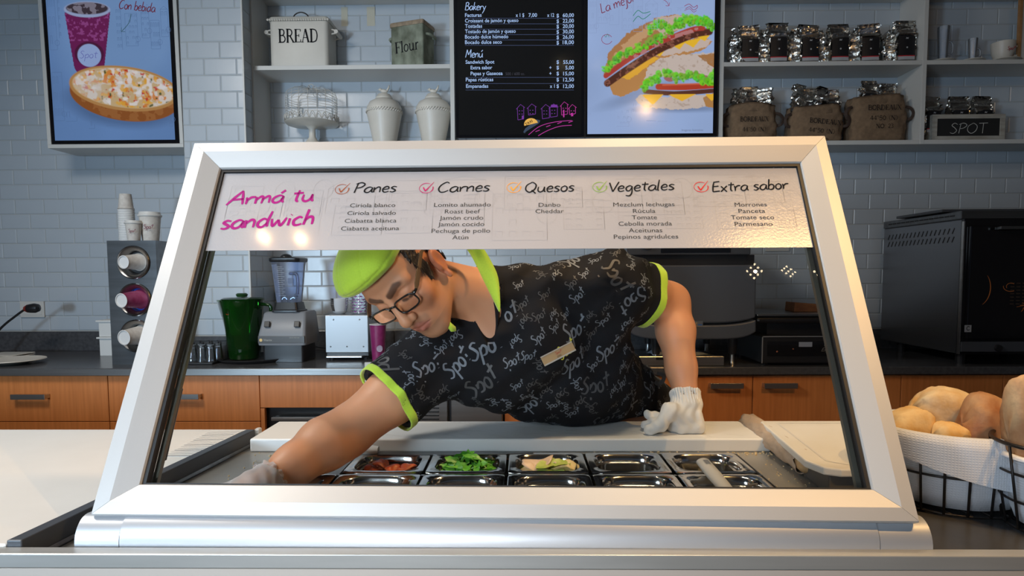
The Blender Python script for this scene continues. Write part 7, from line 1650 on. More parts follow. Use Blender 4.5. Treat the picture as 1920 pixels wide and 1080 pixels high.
# ---- head frame
NA = W(730, 565, 1.255)                        # bridge of the nose
vd = nrm(NA-CP); rv = nrm(np.cross(vd, [0, 0, 1])); uv = np.cross(rv, vd)
def VB(x, y, z): return rv*x+uv*y-vd*z         # picture right, up, towards the camera
E_ = nrm(VB(.67, .41, .62)); U0 = VB(-.73, .58, .42); U_ = nrm(U0-E_*(U0@E_)); F_ = np.cross(E_, U_)
HC = NA-F_*.092-U_*.006
HR = np.stack([E_, U_, F_], 1)
def H(e, u, f): return HC+E_*e+U_*u+F_*f
def local(P): return (P-HC.astype(F32))@HR.astype(F32)
neck0 = H(0, -.075, -.028); NB = W(925, 560, 1.48)
def head_sdf(P):
    L = local(P); L[:, 1] = np.where(L[:, 1] < 0, L[:, 1]/1.14, L[:, 1]); A = np.abs(L[:, :1]); Ls = np.concatenate([A, L[:, 1:]], 1)       # mirrored
    d = s_ell(L, (0, .042, -.012), (.076, .088, .097))
    d = smin(d, s_ell(L, (0, -.012, .030), (.064, .082, .060)), .03)
    d = smin(d, s_ell(L, (0, -.070, .040), (.047, .043, .048)), .03)
    d = smin(d, s_cap(Ls, (.048, -.070, -.004), (.016, -.104, .064), .016, .017), .026)
    d = smin(d, s_ell(L, (0, -.106, .070), (.021, .017, .016)), .02)
    d = smin(d, s_ell(Ls, (.044, -.030, .060), (.022, .020, .022)), .02)                  # cheekbone
    d = smin(d, s_cap(Ls, (.012, .016, .083), (.046, .018, .066), .009, .009), .016)      # brow
    d = smax(d, -s_ell(Ls, (.032, -.003, .098), (.021, .013, .018)), .014)                # socket
    d = smin(d, s_ell(Ls, (.032, -.005, .0725), (.0165, .0135, .0135)), .005)             # lids over the ball
    d = smin(d, s_cap(L, (0, .006, .090), (0, -.036, .111), .0068, .0105), .009)          # nose ridge
    d = smin(d, s_ell(L, (0, -.039, .110), (.0125, .0115, .0125)), .006)
    d = smin(d, s_ell(Ls, (.0125, -.042, .100), (.0075, .0085, .0095)), .005)
    d = smax(d, -s_sph(Ls, (.0065, -.0505, .106), .0036), .003)
    d = smin(d, s_ell(L, (0, -.070, .078), (.030, .020, .018)), .015)                     # mouth mound
    d = smin(d, s_cap(Ls, (0, -.0665, .0965), (.020, -.0715, .086), .0048, .0028), .003)
    d = smin(d, s_cap(Ls, (0, -.0775, .0955), (.017, -.0755, .086), .0062, .0032), .003)
    d = smax(d, -s_cap(Ls, (0, -.0722, .1035), (.024, -.0728, .088), .0014, .0012), .003)
    d = smax(d, -s_cap(Ls, (.0012, -.052, .1065), (.0012, -.062, .1035), .0018), .004)    # philtrum
    # ears
    e = s_ell(Ls, (.077, -.031, -.012), (.0105, .030, .020), rotx(.18)@rotz(-.25)); e = smax(e, -s_ell(Ls, (.090, -.029, -.008), (.0095, .022, .012), rotx(.18)@rotz(-.2)), .006)
    e = smin(e, s_ell(Ls, (.080, -.035, .004), (.005, .008, .004)), .004); e = smin(e, s_ell(Ls, (.077, -.061, -.004), (.006, .009, .008)), .006)
    d = smin(d, e, .007)
    return d
CT_ = W(985, 640, 1.52)                         # chest
SR_ = W(815, 680, 1.46); EL_R = W(648, 812, 1.32); WR_R = W(506, 900, 1.165)
SL_ = W(1150, 535, 1.53); EL_L = W(1256, 566, 1.66); WR_L = W(1286, 742, 1.545)
AB_ = W(1085, 695, 1.64); PV_ = W(1168, 765, 1.83)

def neck_sdf(P):
    d = s_cap(P, neck0, NB, .056, .062)
    d = smin(d, s_cap(P, H(.050, -.02, -.040), W(918, 630, 1.44), .012, .012), .02)
    return d
def torso_sdf(P):
    d = s_chain(P, [CT_, AB_, PV_], [.112, .118, .125], .05)
    d = smin(d, s_cap(P, NB, SL_, .056, .064), .05)
    d = smin(d, s_cap(P, NB, SR_+np.array([.02, .03, .0]), .056, .066), .05)
    d = smin(d, s_cap(P, SR_, CT_, .066, .10), .05)
    d = smin(d, s_cap(P, SL_, AB_, .062, .09), .05)
    d = smin(d, s_ell(P, W(935, 690, 1.50), (.085, .08, .07)), .05)
    return d
def arm_r(P):
    d = s_chain(P, [SR_, SR_+(EL_R-SR_)*.5, EL_R], [.066, .060, .050], .02)
    m_ = EL_R+(WR_R-EL_R)*.30+uv*.004
    d = smin(d, s_chain(P, [EL_R, m_, EL_R+(WR_R-EL_R)*.7, WR_R], [.048, .053, .040, .029], .02), .03)
    return d
def arm_l(P):
    d = s_chain(P, [SL_, SL_+(EL_L-SL_)*.55+uv*.006, EL_L], [.060, .054, .046], .02)
    m_ = EL_L+(WR_L-EL_L)*.32+rv*.002
    return smin(d, s_chain(P, [EL_L, m_, EL_L+(WR_L-EL_L)*.72, WR_L], [.045, .047, .036, .030], .02), .03)
# hands
hd = nrm(WR_R-EL_R); PALM_R = W(474, 950, 1.10); PALM_R[2] = max(PALM_R[2], DK+.026)
ha = nrm(PALM_R-WR_R); hs = nrm(np.cross([0, 0, 1], ha)); hu = np.cross(ha, hs)
def hand_r(P):
    R = np.stack([ha, hs, hu], 1); d = smin(s_cap(P, WR_R, PALM_R, .026, .028), s_ell(P, PALM_R+ha*.012, (.048, .042, .016), R), .02)
    for j, (o, L1, L2, L3) in enumerate([(-.031, .036, .022, .018), (-.011, .040, .026, .020), (.010, .038, .024, .019), (.030, .030, .018, .016)]):
        b = PALM_R+ha*.050+hs*o; p1 = b+nrm(ha+hs*o*4+hu*.10)*L1; p2 = p1+nrm(ha-hu*.45)*L2; p3 = p2+nrm(ha*.5-hu*.7)*L3*.8; p3[2] = max(p3[2], DK+.0095); p2[2] = max(p2[2], DK+.010)
        d = smin(d, s_chain(P, [b, p1, p2, p3], [.0095, .009, .0082, .0075], .003), .006)
    b = PALM_R-ha*.005-hs*.036; p1 = b+nrm(ha*.7-hs*.7)*.032; p2 = p1+nrm(ha-hs*.2-hu*.2)*.026
    return smin(d, s_chain(P, [PALM_R-ha*.02-hs*.012, b, p1, p2], [.014, .012, .0105, .009], .006), .008)
def G(px, py, Y=1.50): return W(px, py, Y)
yg = 1.50
KN = G(1281, 792, 1.515)
def hand_l(P):          # closed fist leaning on the board, forefinger and thumb pointing to picture left
    d = s_cap(P, WR_L, KN+np.array([0, .0, .012]), .030, .032)
    d = smin(d, s_ell(P, KN, (.043, .030, .030)), .02)
    z0_ = BT+.0125
    for j in range(3):   # three curled fingers under the palm
        yy = 1.492+j*.020; r = .0125-.0008*j
        a = np.array([KN[0]+.030, yy+.012, BT+.040]); b = np.array([KN[0]+.030, yy, z0_+.002]); c = np.array([KN[0]-.012, yy-.002, z0_]); e = np.array([KN[0]-.018, yy+.002, z0_+.020])
        d = smin(d, s_chain(P, [a, b, c, e], [r, r*1.1, r, r*.9], .004), .006)
    # forefinger, reaching down to the board in front
    a = G(1257, 772, 1.49); b = G(1238, 797, 1.478); c = G(1218, 815, 1.478); c[2] = BT+.0115; b[2] = max(b[2], BT+.02)
    d = smin(d, s_chain(P, [KN+np.array([-.01, -.01, .018]), a, b, c], [.022, .017, .0135, .0115], .008), .008)
    # second finger behind it
    b = G(1226, 800, 1.51); b[2] = BT+.022; c = G(1210, 809, 1.52); c[2] = BT+.013; d = smin(d, s_chain(P, [KN+np.array([-.02, 0, .0]), b, c], [.014, .011, .009], .004), .004)
    # thumb
    a = G(1245, 784, 1.525); b = G(1228, 783, 1.53); c = G(1215, 779, 1.53); d = smin(d, s_chain(P, [KN+np.array([-.01, .01, .01]), a, b, c], [.016, .0115, .0095, .0085], .006), .006)
    return d
def bodycore(P):
    d = smin(head_sdf(P), neck_sdf(P), .02); return d
HIPL = PV_+np.array([.085, .03, -.04]); HIPR = PV_+np.array([-.085, .03, -.04])
KNL = np.array([HIPL[0]+.02, 1.83, .50]); KNR = np.array([HIPR[0]-.02, 1.83, .50]); FTL = np.array([KNL[0]+.02, 1.98, .085]); FTR = np.array([KNR[0]-.03, 1.98, .085])
def legs_sdf(P):
    d = s_chain(P, [HIPL, KNL, FTL], [.088, .056, .038], .03); d = smin(d, s_chain(P, [HIPR, KNR, FTR], [.088, .056, .038], .03), .02)
    for f in (FTL, FTR): d = smin(d, s_cap(P, f+np.array([0, .03, -.045]), f+np.array([0, -.13, -.052]), .034, .028), .03)
    return smin(d, s_ell(P, PV_+np.array([0, .02, -.03]), (.15, .12, .11)), .05)
def full(P):
    d = bodycore(P); d = smin(d, torso_sdf(P), .03); d = smin(d, smin(arm_r(P), hand_r(P), .012), .02); return smin(d, smin(arm_l(P), hand_l(P), .012), .02)
def box(pts, pad): a = np.array(pts); return a.min(0)-pad, a.max(0)+pad
# head and neck, fine; cut under the shirt
nd = nrm(NB-neck0)
parts = []
lo, hi = box([H(.1, .13, .12), H(-.1, .13, .12), H(.1, -.13, .12), H(-.1, -.13, .12), H(.1, .13, -.12), H(-.1, -.13, -.12), NB, W(925, 640, 1.41)], .035)
cutn = NB+nd*.03
headfn = lambda P: smax(smin(bodycore(P), torso_sdf(P), .03), plane(P, cutn, nd)+.0, .002)
V, Q = nets(headfn, lo, hi, .0019); parts.append((V, Q))
lo, hi = box([SR_, EL_R, WR_R], .07); lo2, hi2 = box([PALM_R, WR_R], .10)
lo = np.minimum(lo, lo2); hi = np.maximum(hi, hi2); parts.append(nets(lambda P: smin(arm_r(P), hand_r(P), .012), lo, hi, .0035))
lo, hi = box([SL_, EL_L, WR_L, KN], .07); lo2, hi2 = box([KN], .095); lo = np.minimum(lo, lo2); hi = np.maximum(hi, hi2)
parts.append(nets(lambda P: smin(arm_l(P), hand_l(P)+.003, .012), lo, hi, .0035))
lo, hi = box([CT_, PV_, SL_, SR_, FTL+[0, -.16, -.08], FTR+[0, -.16, -.08], KNL, KNR, NB], .16)
parts.append(nets(lambda P: smin(torso_sdf(P)+.006, legs_sdf(P)+.006, .04), lo, hi, .011))
V, Q = merge(parts)
# skin tone: brows, lips, stubble and ear flush belong to the skin itself
L = local(V); L[:, 1] = np.where(L[:, 1] < 0, L[:, 1]/1.14, L[:, 1]); e, u, f = np.abs(L[:, 0]), L[:, 1], L[:, 2]
def g_(d, w): return np.exp(-np.clip(d, 0, None)**2/(w*w))
tone = np.tile(np.array([.62, .30, .17]), (len(V), 1))
def blend(m_, c, a): 
    global tone
    m_ = np.clip(m_, 0, 1)[:, None]*a; tone = tone*(1-m_)+np.array(c)*m_
Ls = np.stack([e, u, f], 1)
hf = np.clip((f-.03)/.02, 0, 1)
brow = s_cap(Ls, (.013, .0165, .094), (.034, .024, .085), .0042, .0042); brow = np.minimum(brow, s_cap(Ls, (.034, .024, .085), (.052, .017, .066), .004, .0015)); blend(g_(brow-.0012, .0022)*(f > .04), (.045, .02, .013), .85)
lip = np.minimum(s_cap(Ls, (0, -.0665, .0985), (.022, -.0715, .086), .004, .002), s_cap(Ls, (0, -.0785, .0975), (.018, -.0755, .086), .006, .003)); blend(g_(lip-.002, .0022), (.36, .10, .085), .75)
st = np.maximum(g_(s_ell(L, (0, -.10, .06), (.03, .02, .03)), .02)*(u < -.085), g_(s_cap(Ls, (.004, -.056, .1), (.024, -.062, .09), .003, .003)-.001, .004)); blend(st, (.24, .13, .085), .45)
blend(g_(s_ell(Ls, (.05, -.03, .07), (.02, .02, .02)), .02), (.56, .21, .12), .4)
blend(g_(s_ell(Ls, (.08, -.031, -.01), (.012, .03, .02)), .006)*(e > .07)*(np.abs(u+.02) < .06)*(f < .03)*(f > -.05), (.55, .17, .10), .6)
lash = s_cap(Ls, (.017, -.0125, .083), (.032, -.0155, .087), .001, .001); lash = np.minimum(lash, s_cap(Ls, (.032, -.0155, .087), (.047, -.011, .078), .001, .001)); blend(g_(lash-.0012, .0012)*(f > .06), (.03, .015, .012), .85)
skin = mat('skin', (.5, .25, .14), .46, attr='tone', bump=.12, bscale=420, bdist=.0008, sss=.12, spec=.35)
person = np_mesh('person', V, Q, skin, None, tone)
tag(person, 'server in lime cap and black patterned shirt leaning over the pans behind the glass', 'person')
par = person

# ---- eyes: iris just showing below the lowered lids
for s in (-1, 1):
    B = MB(); c = H(s*.032, -.0060, .0728); B.sphere(c, .0132, 20, 14); eb_ = build('eyeball', B, mat('eye_white', (.62, .58, .54), .2, coat=.5), par, smooth=True)
    dd = nrm(F_*.85-U_*.45); B = MB(); a_ = nrm(np.cross(dd, U_)); b_ = np.cross(a_, dd); B.add([c+dd*.0131]+[c+dd*.0124+a_*.0056*math.cos(q_)+b_*.0056*math.sin(q_) for q_ in np.linspace(0, 2*PI, 21)[:-1]], [(0, i+1, (i+1) % 20+1) for i in range(20)]); build('iris', B, mat('brown_iris', (.035, .018, .01), .15), eb_)
# ---- hair
def hairn(P): return .0016*np.sin(P[:, 0]*900+P[:, 2]*350)+.0014*np.sin(P[:, 1]*1100-P[:, 2]*500)
def hair_sdf(P):
    L = local(P); A = np.abs(L[:, 0]); u, f = L[:, 1], L[:, 2]
    d = s_ell(L, (0, .042, -.016), (.0815, .092, .1)); d = smin(d, s_ell(L, (0, -.015, -.045), (.067, .055, .058)), .02)
    front = f-(.040-.25*(u-.03))                      # hairline at the temple
    burn = np.maximum(np.maximum(f-.034, -(f-.012)), -(u+.040))  # sideburn strip
    keep = np.minimum(np.maximum(front, -(u-.024)), burn); keep = np.minimum(keep, np.maximum(f+.028, -(u+.052)))
    earclear = s_ell(np.stack([A, u, f], 1), (.079, -.033, -.008), (.02, .036, .024))
    sk = head_sdf(P); d = np.minimum(d, sk-.0045); d = np.maximum(d, sk-.011)
    d = smax(d, keep, .004); d = smax(d, -earclear, .003); return d+hairn(P)
lo, hi = box([H(.1, .14, .1), H(-.1, -.08, -.13), H(-.1, .14, -.13), H(.1, -.08, .1), H(.1, -.08, -.13), H(-.1, .14, .1)], .01)
V, Q = nets(hair_sdf, lo, hi, .0024); hairm = mat('dark_hair', (.018, .011, .009), .42, bump=.6, bscale=500); hair_o = np_mesh('hair', V, Q, hairm, par)
B = MB(); rd = random.Random(3)
for i in range(170):
    s = 1; f0 = rd.uniform(.012, .044); u0 = .03-(f0-.012)*.3+rd.uniform(-.02, .01)
    p = H(.0755, u0, f0); q_ = H(.074-rd.uniform(0, .003), u0-rd.uniform(.012, .022)-(.014 if f0 < .034 else 0), f0+rd.uniform(.004, .010))
    B.tube([p, (p+q_)/2+E_*.0012, q_], [.0007, .0005, .0002], 4, cap=False)
build('hair_strands', B, hairm, hair_o)['kind'] = 'stuff'
# ---- cap
lime = mat('lime_cloth', (.47, .70, .045), .8, var=(.43, .65, .04), vscale=(300, 300, 300), bump=.25, bscale=500, bdist=.0006, sheen=.3)
def cap_sdf(P):
    L = local(P)
    body = s_ell(L, (0, .077, .000), (.086, .047, .110)); puff = s_ell(L, (0, .086, .045), (.070, .030, .074))
    d = smin(body, puff, .03)
    rim = (L[:, 1]-(.060+.16*(L[:, 2]-.07)))             # rim plane rises slightly to the front
    d = smax(d, -rim, .008)
    vis = s_ell(L, (0, .070, .080), (.063, .0075, .044), rotx(-.42)); vis = smin(vis, s_ell(L, (0, .079, .078), (.058, .010, .040), rotx(-.42)), .012)
    d = smin(d, vis, .012)
    band = np.abs(L[:, 1]-(.078+.10*(L[:, 2]-.07)))
    d = d+.0018*np.exp(-(band/.0016)**2)+.0012*np.exp(-((np.abs(L[:, 0])-.030-.1*(L[:, 1]-.1))/.0018)**2)*(L[:, 1] > .08)
    d = smax(d, -(head_sdf(P)-.0015), .002)
    return d
lo, hi = box([H(.11, .17, .15), H(-.11, .03, -.14), H(-.11, .17, -.14), H(.11, .03, .15), H(.11, .03, -.14), H(-.11, .17, .15), H(-.11, .03, .15)], .01)
V, Q = nets(cap_sdf, lo, hi, .0026); capo = np_mesh('cap', V, Q, lime, par)
# ---- glasses
gls = thing('glasses', None, None); gls.parent = par; blkp = mat('black_acetate', (.008, .008, .009), .12, coat=.5); brt = mat('brown_temple', (.13, .085, .05), .25, coat=.4)
def GP(e, u, f=.104): return H(e, u, f-.0075*(abs(e)/.066)**2+.25*0-.12*(u+.01))
for s in (-1, 1):
    P = [(s*(.0335+.0255*math.copysign(abs(math.cos(a))**.55, math.cos(a))), -.013+.0155*math.copysign(abs(math.sin(a))**.6, math.sin(a))*(1-.06*math.cos(a)), 0) for a in np.linspace(0, 2*PI, 41)[:-1]]
    B = MB(); B.tube([GP(p[0], p[1]) for p in P], .0019, 8, closed=True); rim_ = build('rim', B, blkp, gls, smooth=True)
    B = MB(); c = GP(s*.0335, -.013); B.add([c]+[GP(p[0], p[1]) for p in P], [(0, i+1, (i+1) % 40+1) for i in range(40)]); build('lens', B, M['glass'], rim_)
    hp = GP(s*.0615, -.004); B = MB(); B.tube([GP(s*.0585, -.003), hp, H(s*.0685, -.002, .090)], [.0028, .0034, .003], 8); build('hinge', B, blkp, gls, smooth=True)
    q0 = H(s*.0690, -.001, .092); q1 = H(s*.0790, .012, .005); q2 = H(s*.080, .004, -.018); ax = nrm(q1-q0); sd = nrm(np.cross(ax, U_)); up = np.cross(sd, ax); B = MB(); rg = []
    for p, w in ((q0, .0030), (q0+(q1-q0)*.12, .0058), (q0+(q1-q0)*.5, .0050), (q1, .0036), (q2, .003)): rg.append([p+sd*.0011*a+up*w*b_ for a, b_ in ((-1, -1), (1, -1), (1.3, 0), (1, 1), (-1, 1), (-1.3, 0))])
    loft(B, rg); build('temple', B, brt, gls, bev=.0006)
B = MB(); B.tube(curve([GP(-.010, -.006), GP(-.004, -.0015, .107), GP(.004, -.0015, .107), GP(.010, -.006)], 5), .0022, 8); build('bridge', B, blkp, gls, smooth=True)

# ---- shirt
shirtm = mat('black_cotton', (.0065, .007, .010), .85, spec=.25, bump=.2, bscale=900, bdist=.0004)
HEM_R = W(741, 742, 1.325); dR = nrm(EL_R-SR_); HEM_L = W(1214, 545, 1.60); dL = nrm(nrm(EL_L-SL_)+np.array([.25, -.1, 0.0]))
belly = W(1035, 734, 1.57)
def folds(P):
    a = P@np.array([55., 20., -38.], F32); b = P@np.array([-22., 30., 70.], F32); c = P@np.array([90., -40., 25.], F32)
    d = .0035*np.sin(a+1.6*np.sin(b*.35)+.8)+.0022*np.sin(b+1.3*np.sin(a*.5))+.0012*np.sin(c+2*np.sin(b*.6))
    # drag lines from the stretched armpit
    q = P-SR_.astype(F32); r_ = np.linalg.norm(q, axis=1); an = np.arctan2(q[:, 2], q[:, 0]); d += .0030*np.sin(an*11)*np.exp(-((r_-.20)/.06)**2)
    q = P-SL_.astype(F32); r_ = np.linalg.norm(q, axis=1); an = np.arctan2(q[:, 2], q[:, 0]); d += .0016*np.sin(an*7+1)*np.exp(-((r_-.13)/.05)**2)
    return d
def sleeve_r(P): 
    t = np.clip(((P-SR_.astype(F32))@dR.astype(F32))/np.linalg.norm(HEM_R-SR_), 0, 1.2); return smin(arm_r(P), s_sph(P, W(756, 698, 1.42), .054), .035)-(.010+.006*t)
def sleeve_l(P):
    t = np.clip(((P-SL_.astype(F32))@dL.astype(F32))/np.linalg.norm(HEM_L-SL_), 0, 1.2); return smin(arm_l(P), s_ell(P, HEM_L-dL*.02-uv*.012, (.05, .06, .062)), .02)-(.008+.008*t)
def body_cloth(P):
    d = torso_sdf(P)-.011; d = smin(d, s_ell(P, belly, (.165, .088, .075)), .06); d = smin(d, s_ell(P, W(925, 715, 1.48), (.085, .06, .06)), .05)
    return d
shl = PV_+nrm(PV_-AB_)*.02
def shirt_outer(P):
    r_ = smax(sleeve_r(P), plane(P, HEM_R-dR*.008, dR), .003); l_ = smax(sleeve_l(P), plane(P, HEM_L-dL*.004, dL), .003)
    d = body_cloth(P); d = smax(d, plane(P, shl, nrm(PV_-AB_+np.array([0, 0, -.05]))), .01)
    d = smin(smin(d, r_, .03), l_, .03)+folds(P)
    return np.maximum(d, -(P[:, 2]-(BT+.002)))
VP = W(920, 640, 1.42); toCam = nrm(CP-VP)
def shirt_sdf(P):
    d = shirt_outer(P)
    # neck opening with a V at the front
    op = s_cap(P, neck0, NB+nd*.0, .064, .060); op = smin(op, s_cap(P, NB+toCam*.04-rv*.02, VP+toCam*.03, .048, .008), .02)
    d = smax(d, -op, .004)
    inner = np.minimum(arm_r(P), arm_l(P))-.0045; hem = np.minimum(np.abs(plane(P, HEM_R, dR)), np.abs(plane(P, HEM_L, dL)))
    near = (np.linalg.norm(P-HEM_R.astype(F32), axis=1) < .13) & (plane(P, HEM_R, dR) > -.03) | (np.linalg.norm(P-HEM_L.astype(F32), axis=1) < .13) & (plane(P, HEM_L, dL) > -.03)
    return np.where(near, np.maximum(d, -inner), d)
lo, hi = box([SR_, HEM_R, SL_, HEM_L, CT_, PV_, NB], .15); lo[2] = max(lo[2], .84)
V, Q = nets(shirt_sdf, lo, hi, .0042); shirt = np_mesh('shirt', V, Q, shirtm, par)
SV, SQ = V, Q
print('shirt', len(V), lo, hi)
for hem, dv, fn, w in ((HEM_R, dR, sleeve_r, .019), (HEM_L, dL, sleeve_l, .019)):
    fb = lambda P: np.maximum(smax(np.abs(fn(P)+folds(P)*1.0)-.0024, np.abs(plane(P, hem+dv*.003, dv)+w*.5)-w*.5, .001), plane(P, hem, dv)-.004)
    lo, hi = box([hem], .10); V, Q = nets(fb, lo, hi, .0024); np_mesh('lime_cuff', V, Q, lime, shirt)
bvh = BVHTree.FromPolygons(SV.tolist(), SQ.tolist())
def onto(p, off=.0):
    loc, n_, _, _ = bvh.find_nearest(Vector(p)); return V3(loc), V3(n_)
# collar flaps: lime facing with dark outside
def flap(name, pts, m_, th=.0022):
    B = MB(); P = [V3(p) for p in pts]; c = sum(P)/len(P); B.add(P+[c], [(i, (i+1) % len(P), len(P)) for i in range(len(P))]); return build(name, B, m_, shirt, solid=th, subd=0)
def cp(px, py, Y): return W(px, py, Y)
outer_c = [(880, 440, 1.36), (893, 452, 1.37), (908, 468, 1.375), (921, 490, 1.37), (934, 520, 1.36), (938, 566, 1.345), (937, 585, 1.34)]
inner_c = [(852, 446, 1.36), (868, 459, 1.375), (881, 475, 1.38), (893, 497, 1.375), (908, 528, 1.365), (927, 566, 1.35), (936, 584, 1.345)]
oc = curve([cp(*p) for p in outer_c], 4); ic = curve([cp(*p) for p in inner_c], 4); B = MB(); P = []
for i, (a, b_) in enumerate(zip(oc, ic)): P.append([a, a*.66+b_*.34+toCam*.002, a*.33+b_*.67+toCam*.002, b_])
B.grid(P); build('collar_flap', B, lime, shirt, smooth=True, solid=.0028)
st_ = [(922, 566, 1.385), (925, 585, 1.39), (925, 610, 1.40), (922, 634, 1.40)]
oc = curve([cp(p[0]+8, p[1]-6, p[2]-.004) for p in st_], 4); ic = curve([cp(p[0]+2, p[1]+6, p[2]+.035) for p in st_], 4); B = MB(); B.grid([[a, (a+b_)/2, b_] for a, b_ in zip(oc, ic)]); build('collar_stand', B, shirtm, shirt, smooth=True, solid=.003)
B = MB(); B.grid([[cp(841, 600, 1.33), cp(838, 612, 1.33)], [cp(846, 606, 1.335), cp(846, 622, 1.33)], [cp(854, 613, 1.34), cp(855, 621, 1.335)]]); build('collar_flap', B, lime, shirt, smooth=True, solid=.0025)
# handwritten print all over the cloth, on the cloth surface
def word_on(center, n0, ang, wid, txt='Spo!', pen=.22, B=None, off=.0009):
    n0 = nrm(n0); a = nrm(np.cross([0, 0, 1.0], n0)); b_ = np.cross(n0, a); ca, sa = math.cos(ang), math.sin(ang); r = a*ca+b_*sa; u_ = -a*sa+b_*ca
    k = wid/hand_width(txt); cx = 0
    for ch in txt:
        adv, stx = HAND[ch]
        for s_ in stx:
            C_ = curve([(p[0], p[1], 0) for p in s_], 4); pts = []; ns = []
            for p in C_:
                q = center+r*((cx+p[0]+p[1]*.1)*k-wid/2)+u_*(p[1]-.6)*k*1.05; l_, n_ = onto(q)
                if np.linalg.norm(l_-q) > .03 or n_@n0 < .3: pts = []; break
                pts.append(l_+n_*off); ns.append(n_)
            if len(pts) > 2 or (len(s_) == 2 and len(pts) == 2):
                vs_ = []; m_ = len(pts)
                for i in range(m_):
                    t_ = nrm(pts[min(i+1, m_-1)]-pts[max(i-1, 0)]); bb = nrm(np.cross(ns[i], t_)); w = pen*k*(.55+.6*math.sin(PI*(i+.5)/m_))
                    for sg in (-.5, .5):
                        vs_.append(pts[i]+bb*w*sg)
                B.add(vs_, [(2*i, 2*i+2, 2*i+3, 2*i+1) for i in range(m_-1)])
        cx += adv
inkA = mat('grey_blue_print', (.155, .18, .22), .55); inkB = mat('faint_print', (.06, .062, .068), .55)
fc = SV[SQ].mean(1); v0 = SV[SQ[:, 1]]-SV[SQ[:, 0]]; v1 = SV[SQ[:, 3]]-SV[SQ[:, 0]]; fn_ = np.cross(v0, v1); fn_ /= np.linalg.norm(fn_, axis=1)[:, None]+1e-12
order = np.random.default_rng(11).permutation(len(fc)); used = []; PB = [MB(), MB()]; rd = random.Random(6); cnt = 0
badge_c, badge_n = onto(W(1050, 662, 1.40)); 
for i in order:
    p = fc[i]; n_ = fn_[i]
    if p[2] < BT+.012: continue
    big = rd.random() < .45; wid = rd.uniform(.062, .088) if big else rd.uniform(.028, .042)
    rad = wid*.43
    if any((p[0]-q[0])**2+(p[1]-q[1])**2+(p[2]-q[2])**2 < (rad+q[3])**2 for q in used): continue
    if np.linalg.norm(p-badge_c) < .04: continue
    used.append((*p, rad)); ang = rd.choice([.5, .6, -2.5, -2.6, 1.9, -1.2, .3])+rd.uniform(-.25, .25)
    word_on(p, n_, ang, wid, 'Spo!', .22, PB[0] if rd.random() < .62 else PB[1]); cnt += 1
    if cnt > 330: break
print('words', cnt)
for B, m_ in zip(PB, (inkA, inkB)): build('handwritten_print', B, m_, shirt)['kind'] = 'stuff'
# name badge
bc_, bn_ = badge_c, nrm(badge_n*.4+toCam*.8); ax = nrm(np.cross([0, 0, 1], bn_)); ayb = np.cross(bn_, ax); ang = .44; r = ax*math.cos(ang)+ayb*math.sin(ang); u_ = -ax*math.sin(ang)+ayb*math.cos(ang)
kb = 1.0/880*np.linalg.norm(bc_-CP)/1.40*1.04; bw_, bh_ = 66*kb, 19*kb
off = bn_*.012; fb_ = Frame(bc_+off-r*bw_/2-u_*bh_/2, r, u_); B = MB()
def bx(B, x0, x1, y0, y1, n0, n1): B.hexa([fb_.at(x0, y0, n0), fb_.at(x1, y0, n0), fb_.at(x1, y1, n0), fb_.at(x0, y1, n0)], [fb_.at(x0, y0, n1), fb_.at(x1, y0, n1), fb_.at(x1, y1, n1), fb_.at(x0, y1, n1)])
bx(B, 0, bw_, 0, bh_, -.004, 0); badge = build('name_badge', B, mat('badge_gold', (.50, .34, .18), .35, .3), shirt, bev=.0006)
B = MB(); bx(B, 0, bw_, 0, bh_*.14, 0, .001); bx(B, 0, bw_, bh_*.90, bh_, 0, .001); build('badge_edge', B, mat('badge_silver', (.62, .60, .56), .3, .5), badge)
B = MB(); hand(B, fb_, 'Spo!', bw_*.42, bh_*.52, bw_*.2, bh_*.14, pen=.2); build('badge_logo', B, mat('badge_red', (.40, .02, .01), .5), badge); B = MB(); text(B, fb_, 'JOEL', bw_*.43, bh_*.2, size=bh_*.17, lift=.0008); build('badge_lettering', B, M['ink'], badge)
B = MB(); word_on(onto(W(1074, 655, 1.41))[0], badge_n, .5, .052, 'Spo!', .2, B, .0012); build('yellow_logo', B, mat('yellow_embroidery', (.62, .68, .08), .6), shirt)
# ---- trousers, apron, shoes
def pants(P):
    d = legs_sdf(P)-.010; d = smin(d, s_ell(P, PV_+np.array([.02, .02, -.05]), (.155, .13, .13)), .05)+folds(P)*.8
    return smax(d, -(P[:, 2]-.09), .004)
lo, hi = box([HIPL, HIPR, KNL, KNR, FTL, FTR], .15); V, Q = nets(pants, lo, hi, .009); np_mesh('trousers', V, Q, mat('black_trousers', (.007, .007, .008), .8), par)
for f_ in (FTL, FTR):
    B = MB(); rings = []
    for y, w, h_ in ((.075, .028, .06), (.05, .037, .085), (0, .040, .085), (-.06, .043, .06), (-.12, .042, .045), (-.165, .028, .035)): rings.append([(f_[0]+w*math.cos(a), f_[1]+y, .001+h_*max(0, .5+.5*math.sin(a))) for a in np.linspace(0, 2*PI, 17)[:-1]])
    loft(B, rings); build('shoe', B, M['black'], par, smooth=50)
B = MB(); B.ribbon(curve([W(1232, 700, 1.72), W(1243, 703, 1.72), W(1244, 712, 1.72), W(1236, 720, 1.72), W(1228, 716, 1.72)], 5), toCam, .010); build('apron_tie', B, M['black'], par, solid=.003)
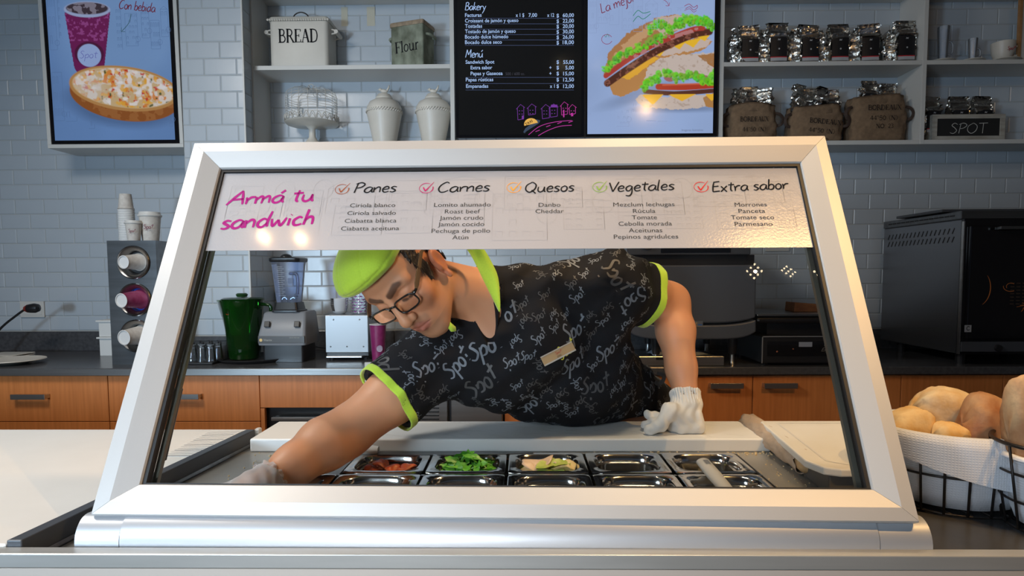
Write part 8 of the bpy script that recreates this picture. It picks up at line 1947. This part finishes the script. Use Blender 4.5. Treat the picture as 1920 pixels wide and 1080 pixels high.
# ---- white knitted glove on the planted hand
knit = mat('white_knit', (.70, .69, .67), .95, sheen=.4, bump=.5, bscale=700, bdist=.001)
adir = nrm(WR_L-EL_L); cuff0 = WR_L-adir*.012; ca_ = nrm(np.cross(adir, [0, 1, 0])); cb_ = np.cross(adir, ca_)
def glove(P):
    q = P-cuff0.astype(F32); t = q@adir.astype(F32); an = np.arctan2(q@cb_.astype(F32), q@ca_.astype(F32))
    rib = .0016*np.cos(an*34)*np.clip(1-(t-.032)/.012, 0, 1)*np.clip((t+.02)/.01, 0, 1)
    flare = .004*np.exp(-((t-.0)/.010)**2)+.003*np.exp(-((t-.040)/.010)**2)
    d = smin(s_cap(P, cuff0-adir*.02, WR_L+adir*.03, .0325), hand_l(P)-.0015, .010)-rib-flare
    d = np.maximum(d, -(t-.0-.004*np.cos(an))); d = np.where(t < .018, np.maximum(d, -(s_cap(P, EL_L, WR_L+adir*.02, .046, .0305))), d)
    d += .0009*np.sin(P[:, 0]*260+2*np.sin(P[:, 2]*120))
    return np.maximum(d, -(P[:, 2]-(BT+.0006)))
lo, hi = box([KN, WR_L, G(1215, 818), cuff0], .055); V, Q = nets(glove, lo, hi, .0019); np_mesh('knitted_glove', V, Q, knit, par)
# ---- thin plastic glove on the reaching hand
def film(P):
    q = P-WR_R.astype(F32); d = smin(hand_r(P), s_cap(P, WR_R, PALM_R, .030), .01)-.0045-.0012*np.sin(P[:, 0]*200+P[:, 1]*150)*np.sin(P[:, 2]*160)
    return np.maximum(np.maximum(d, -(q@hd.astype(F32)+.004*np.sin(P[:, 1]*200))), -(P[:, 2]-(DK+.0008)))
lo, hi = box([WR_R, PALM_R+ha*.13, PALM_R-hs*.07, PALM_R+hs*.05], .04); V, Q = nets(film, lo, hi, .003); np_mesh('plastic_glove', V, Q, M['film'], par)
B = MB(); cb2 = WR_R-hd*.004; a1 = nrm(np.cross(hd, [0, 0, 1])); a2 = np.cross(hd, a1); rings = []
for k_, r0 in enumerate((.032, .036, .033, .038)): rings.append([cb2+hd*.008*(k_-1)+(a1*math.cos(a)+a2*math.sin(a))*(r0+.0035*math.sin(9*a+k_*2)+.002*math.sin(17*a)) for a in np.linspace(0, 2*PI, 61)[:-1]])
loft(B, rings, cap=False); build('ruffled_cuff', B, M['film'], par, smooth=True)
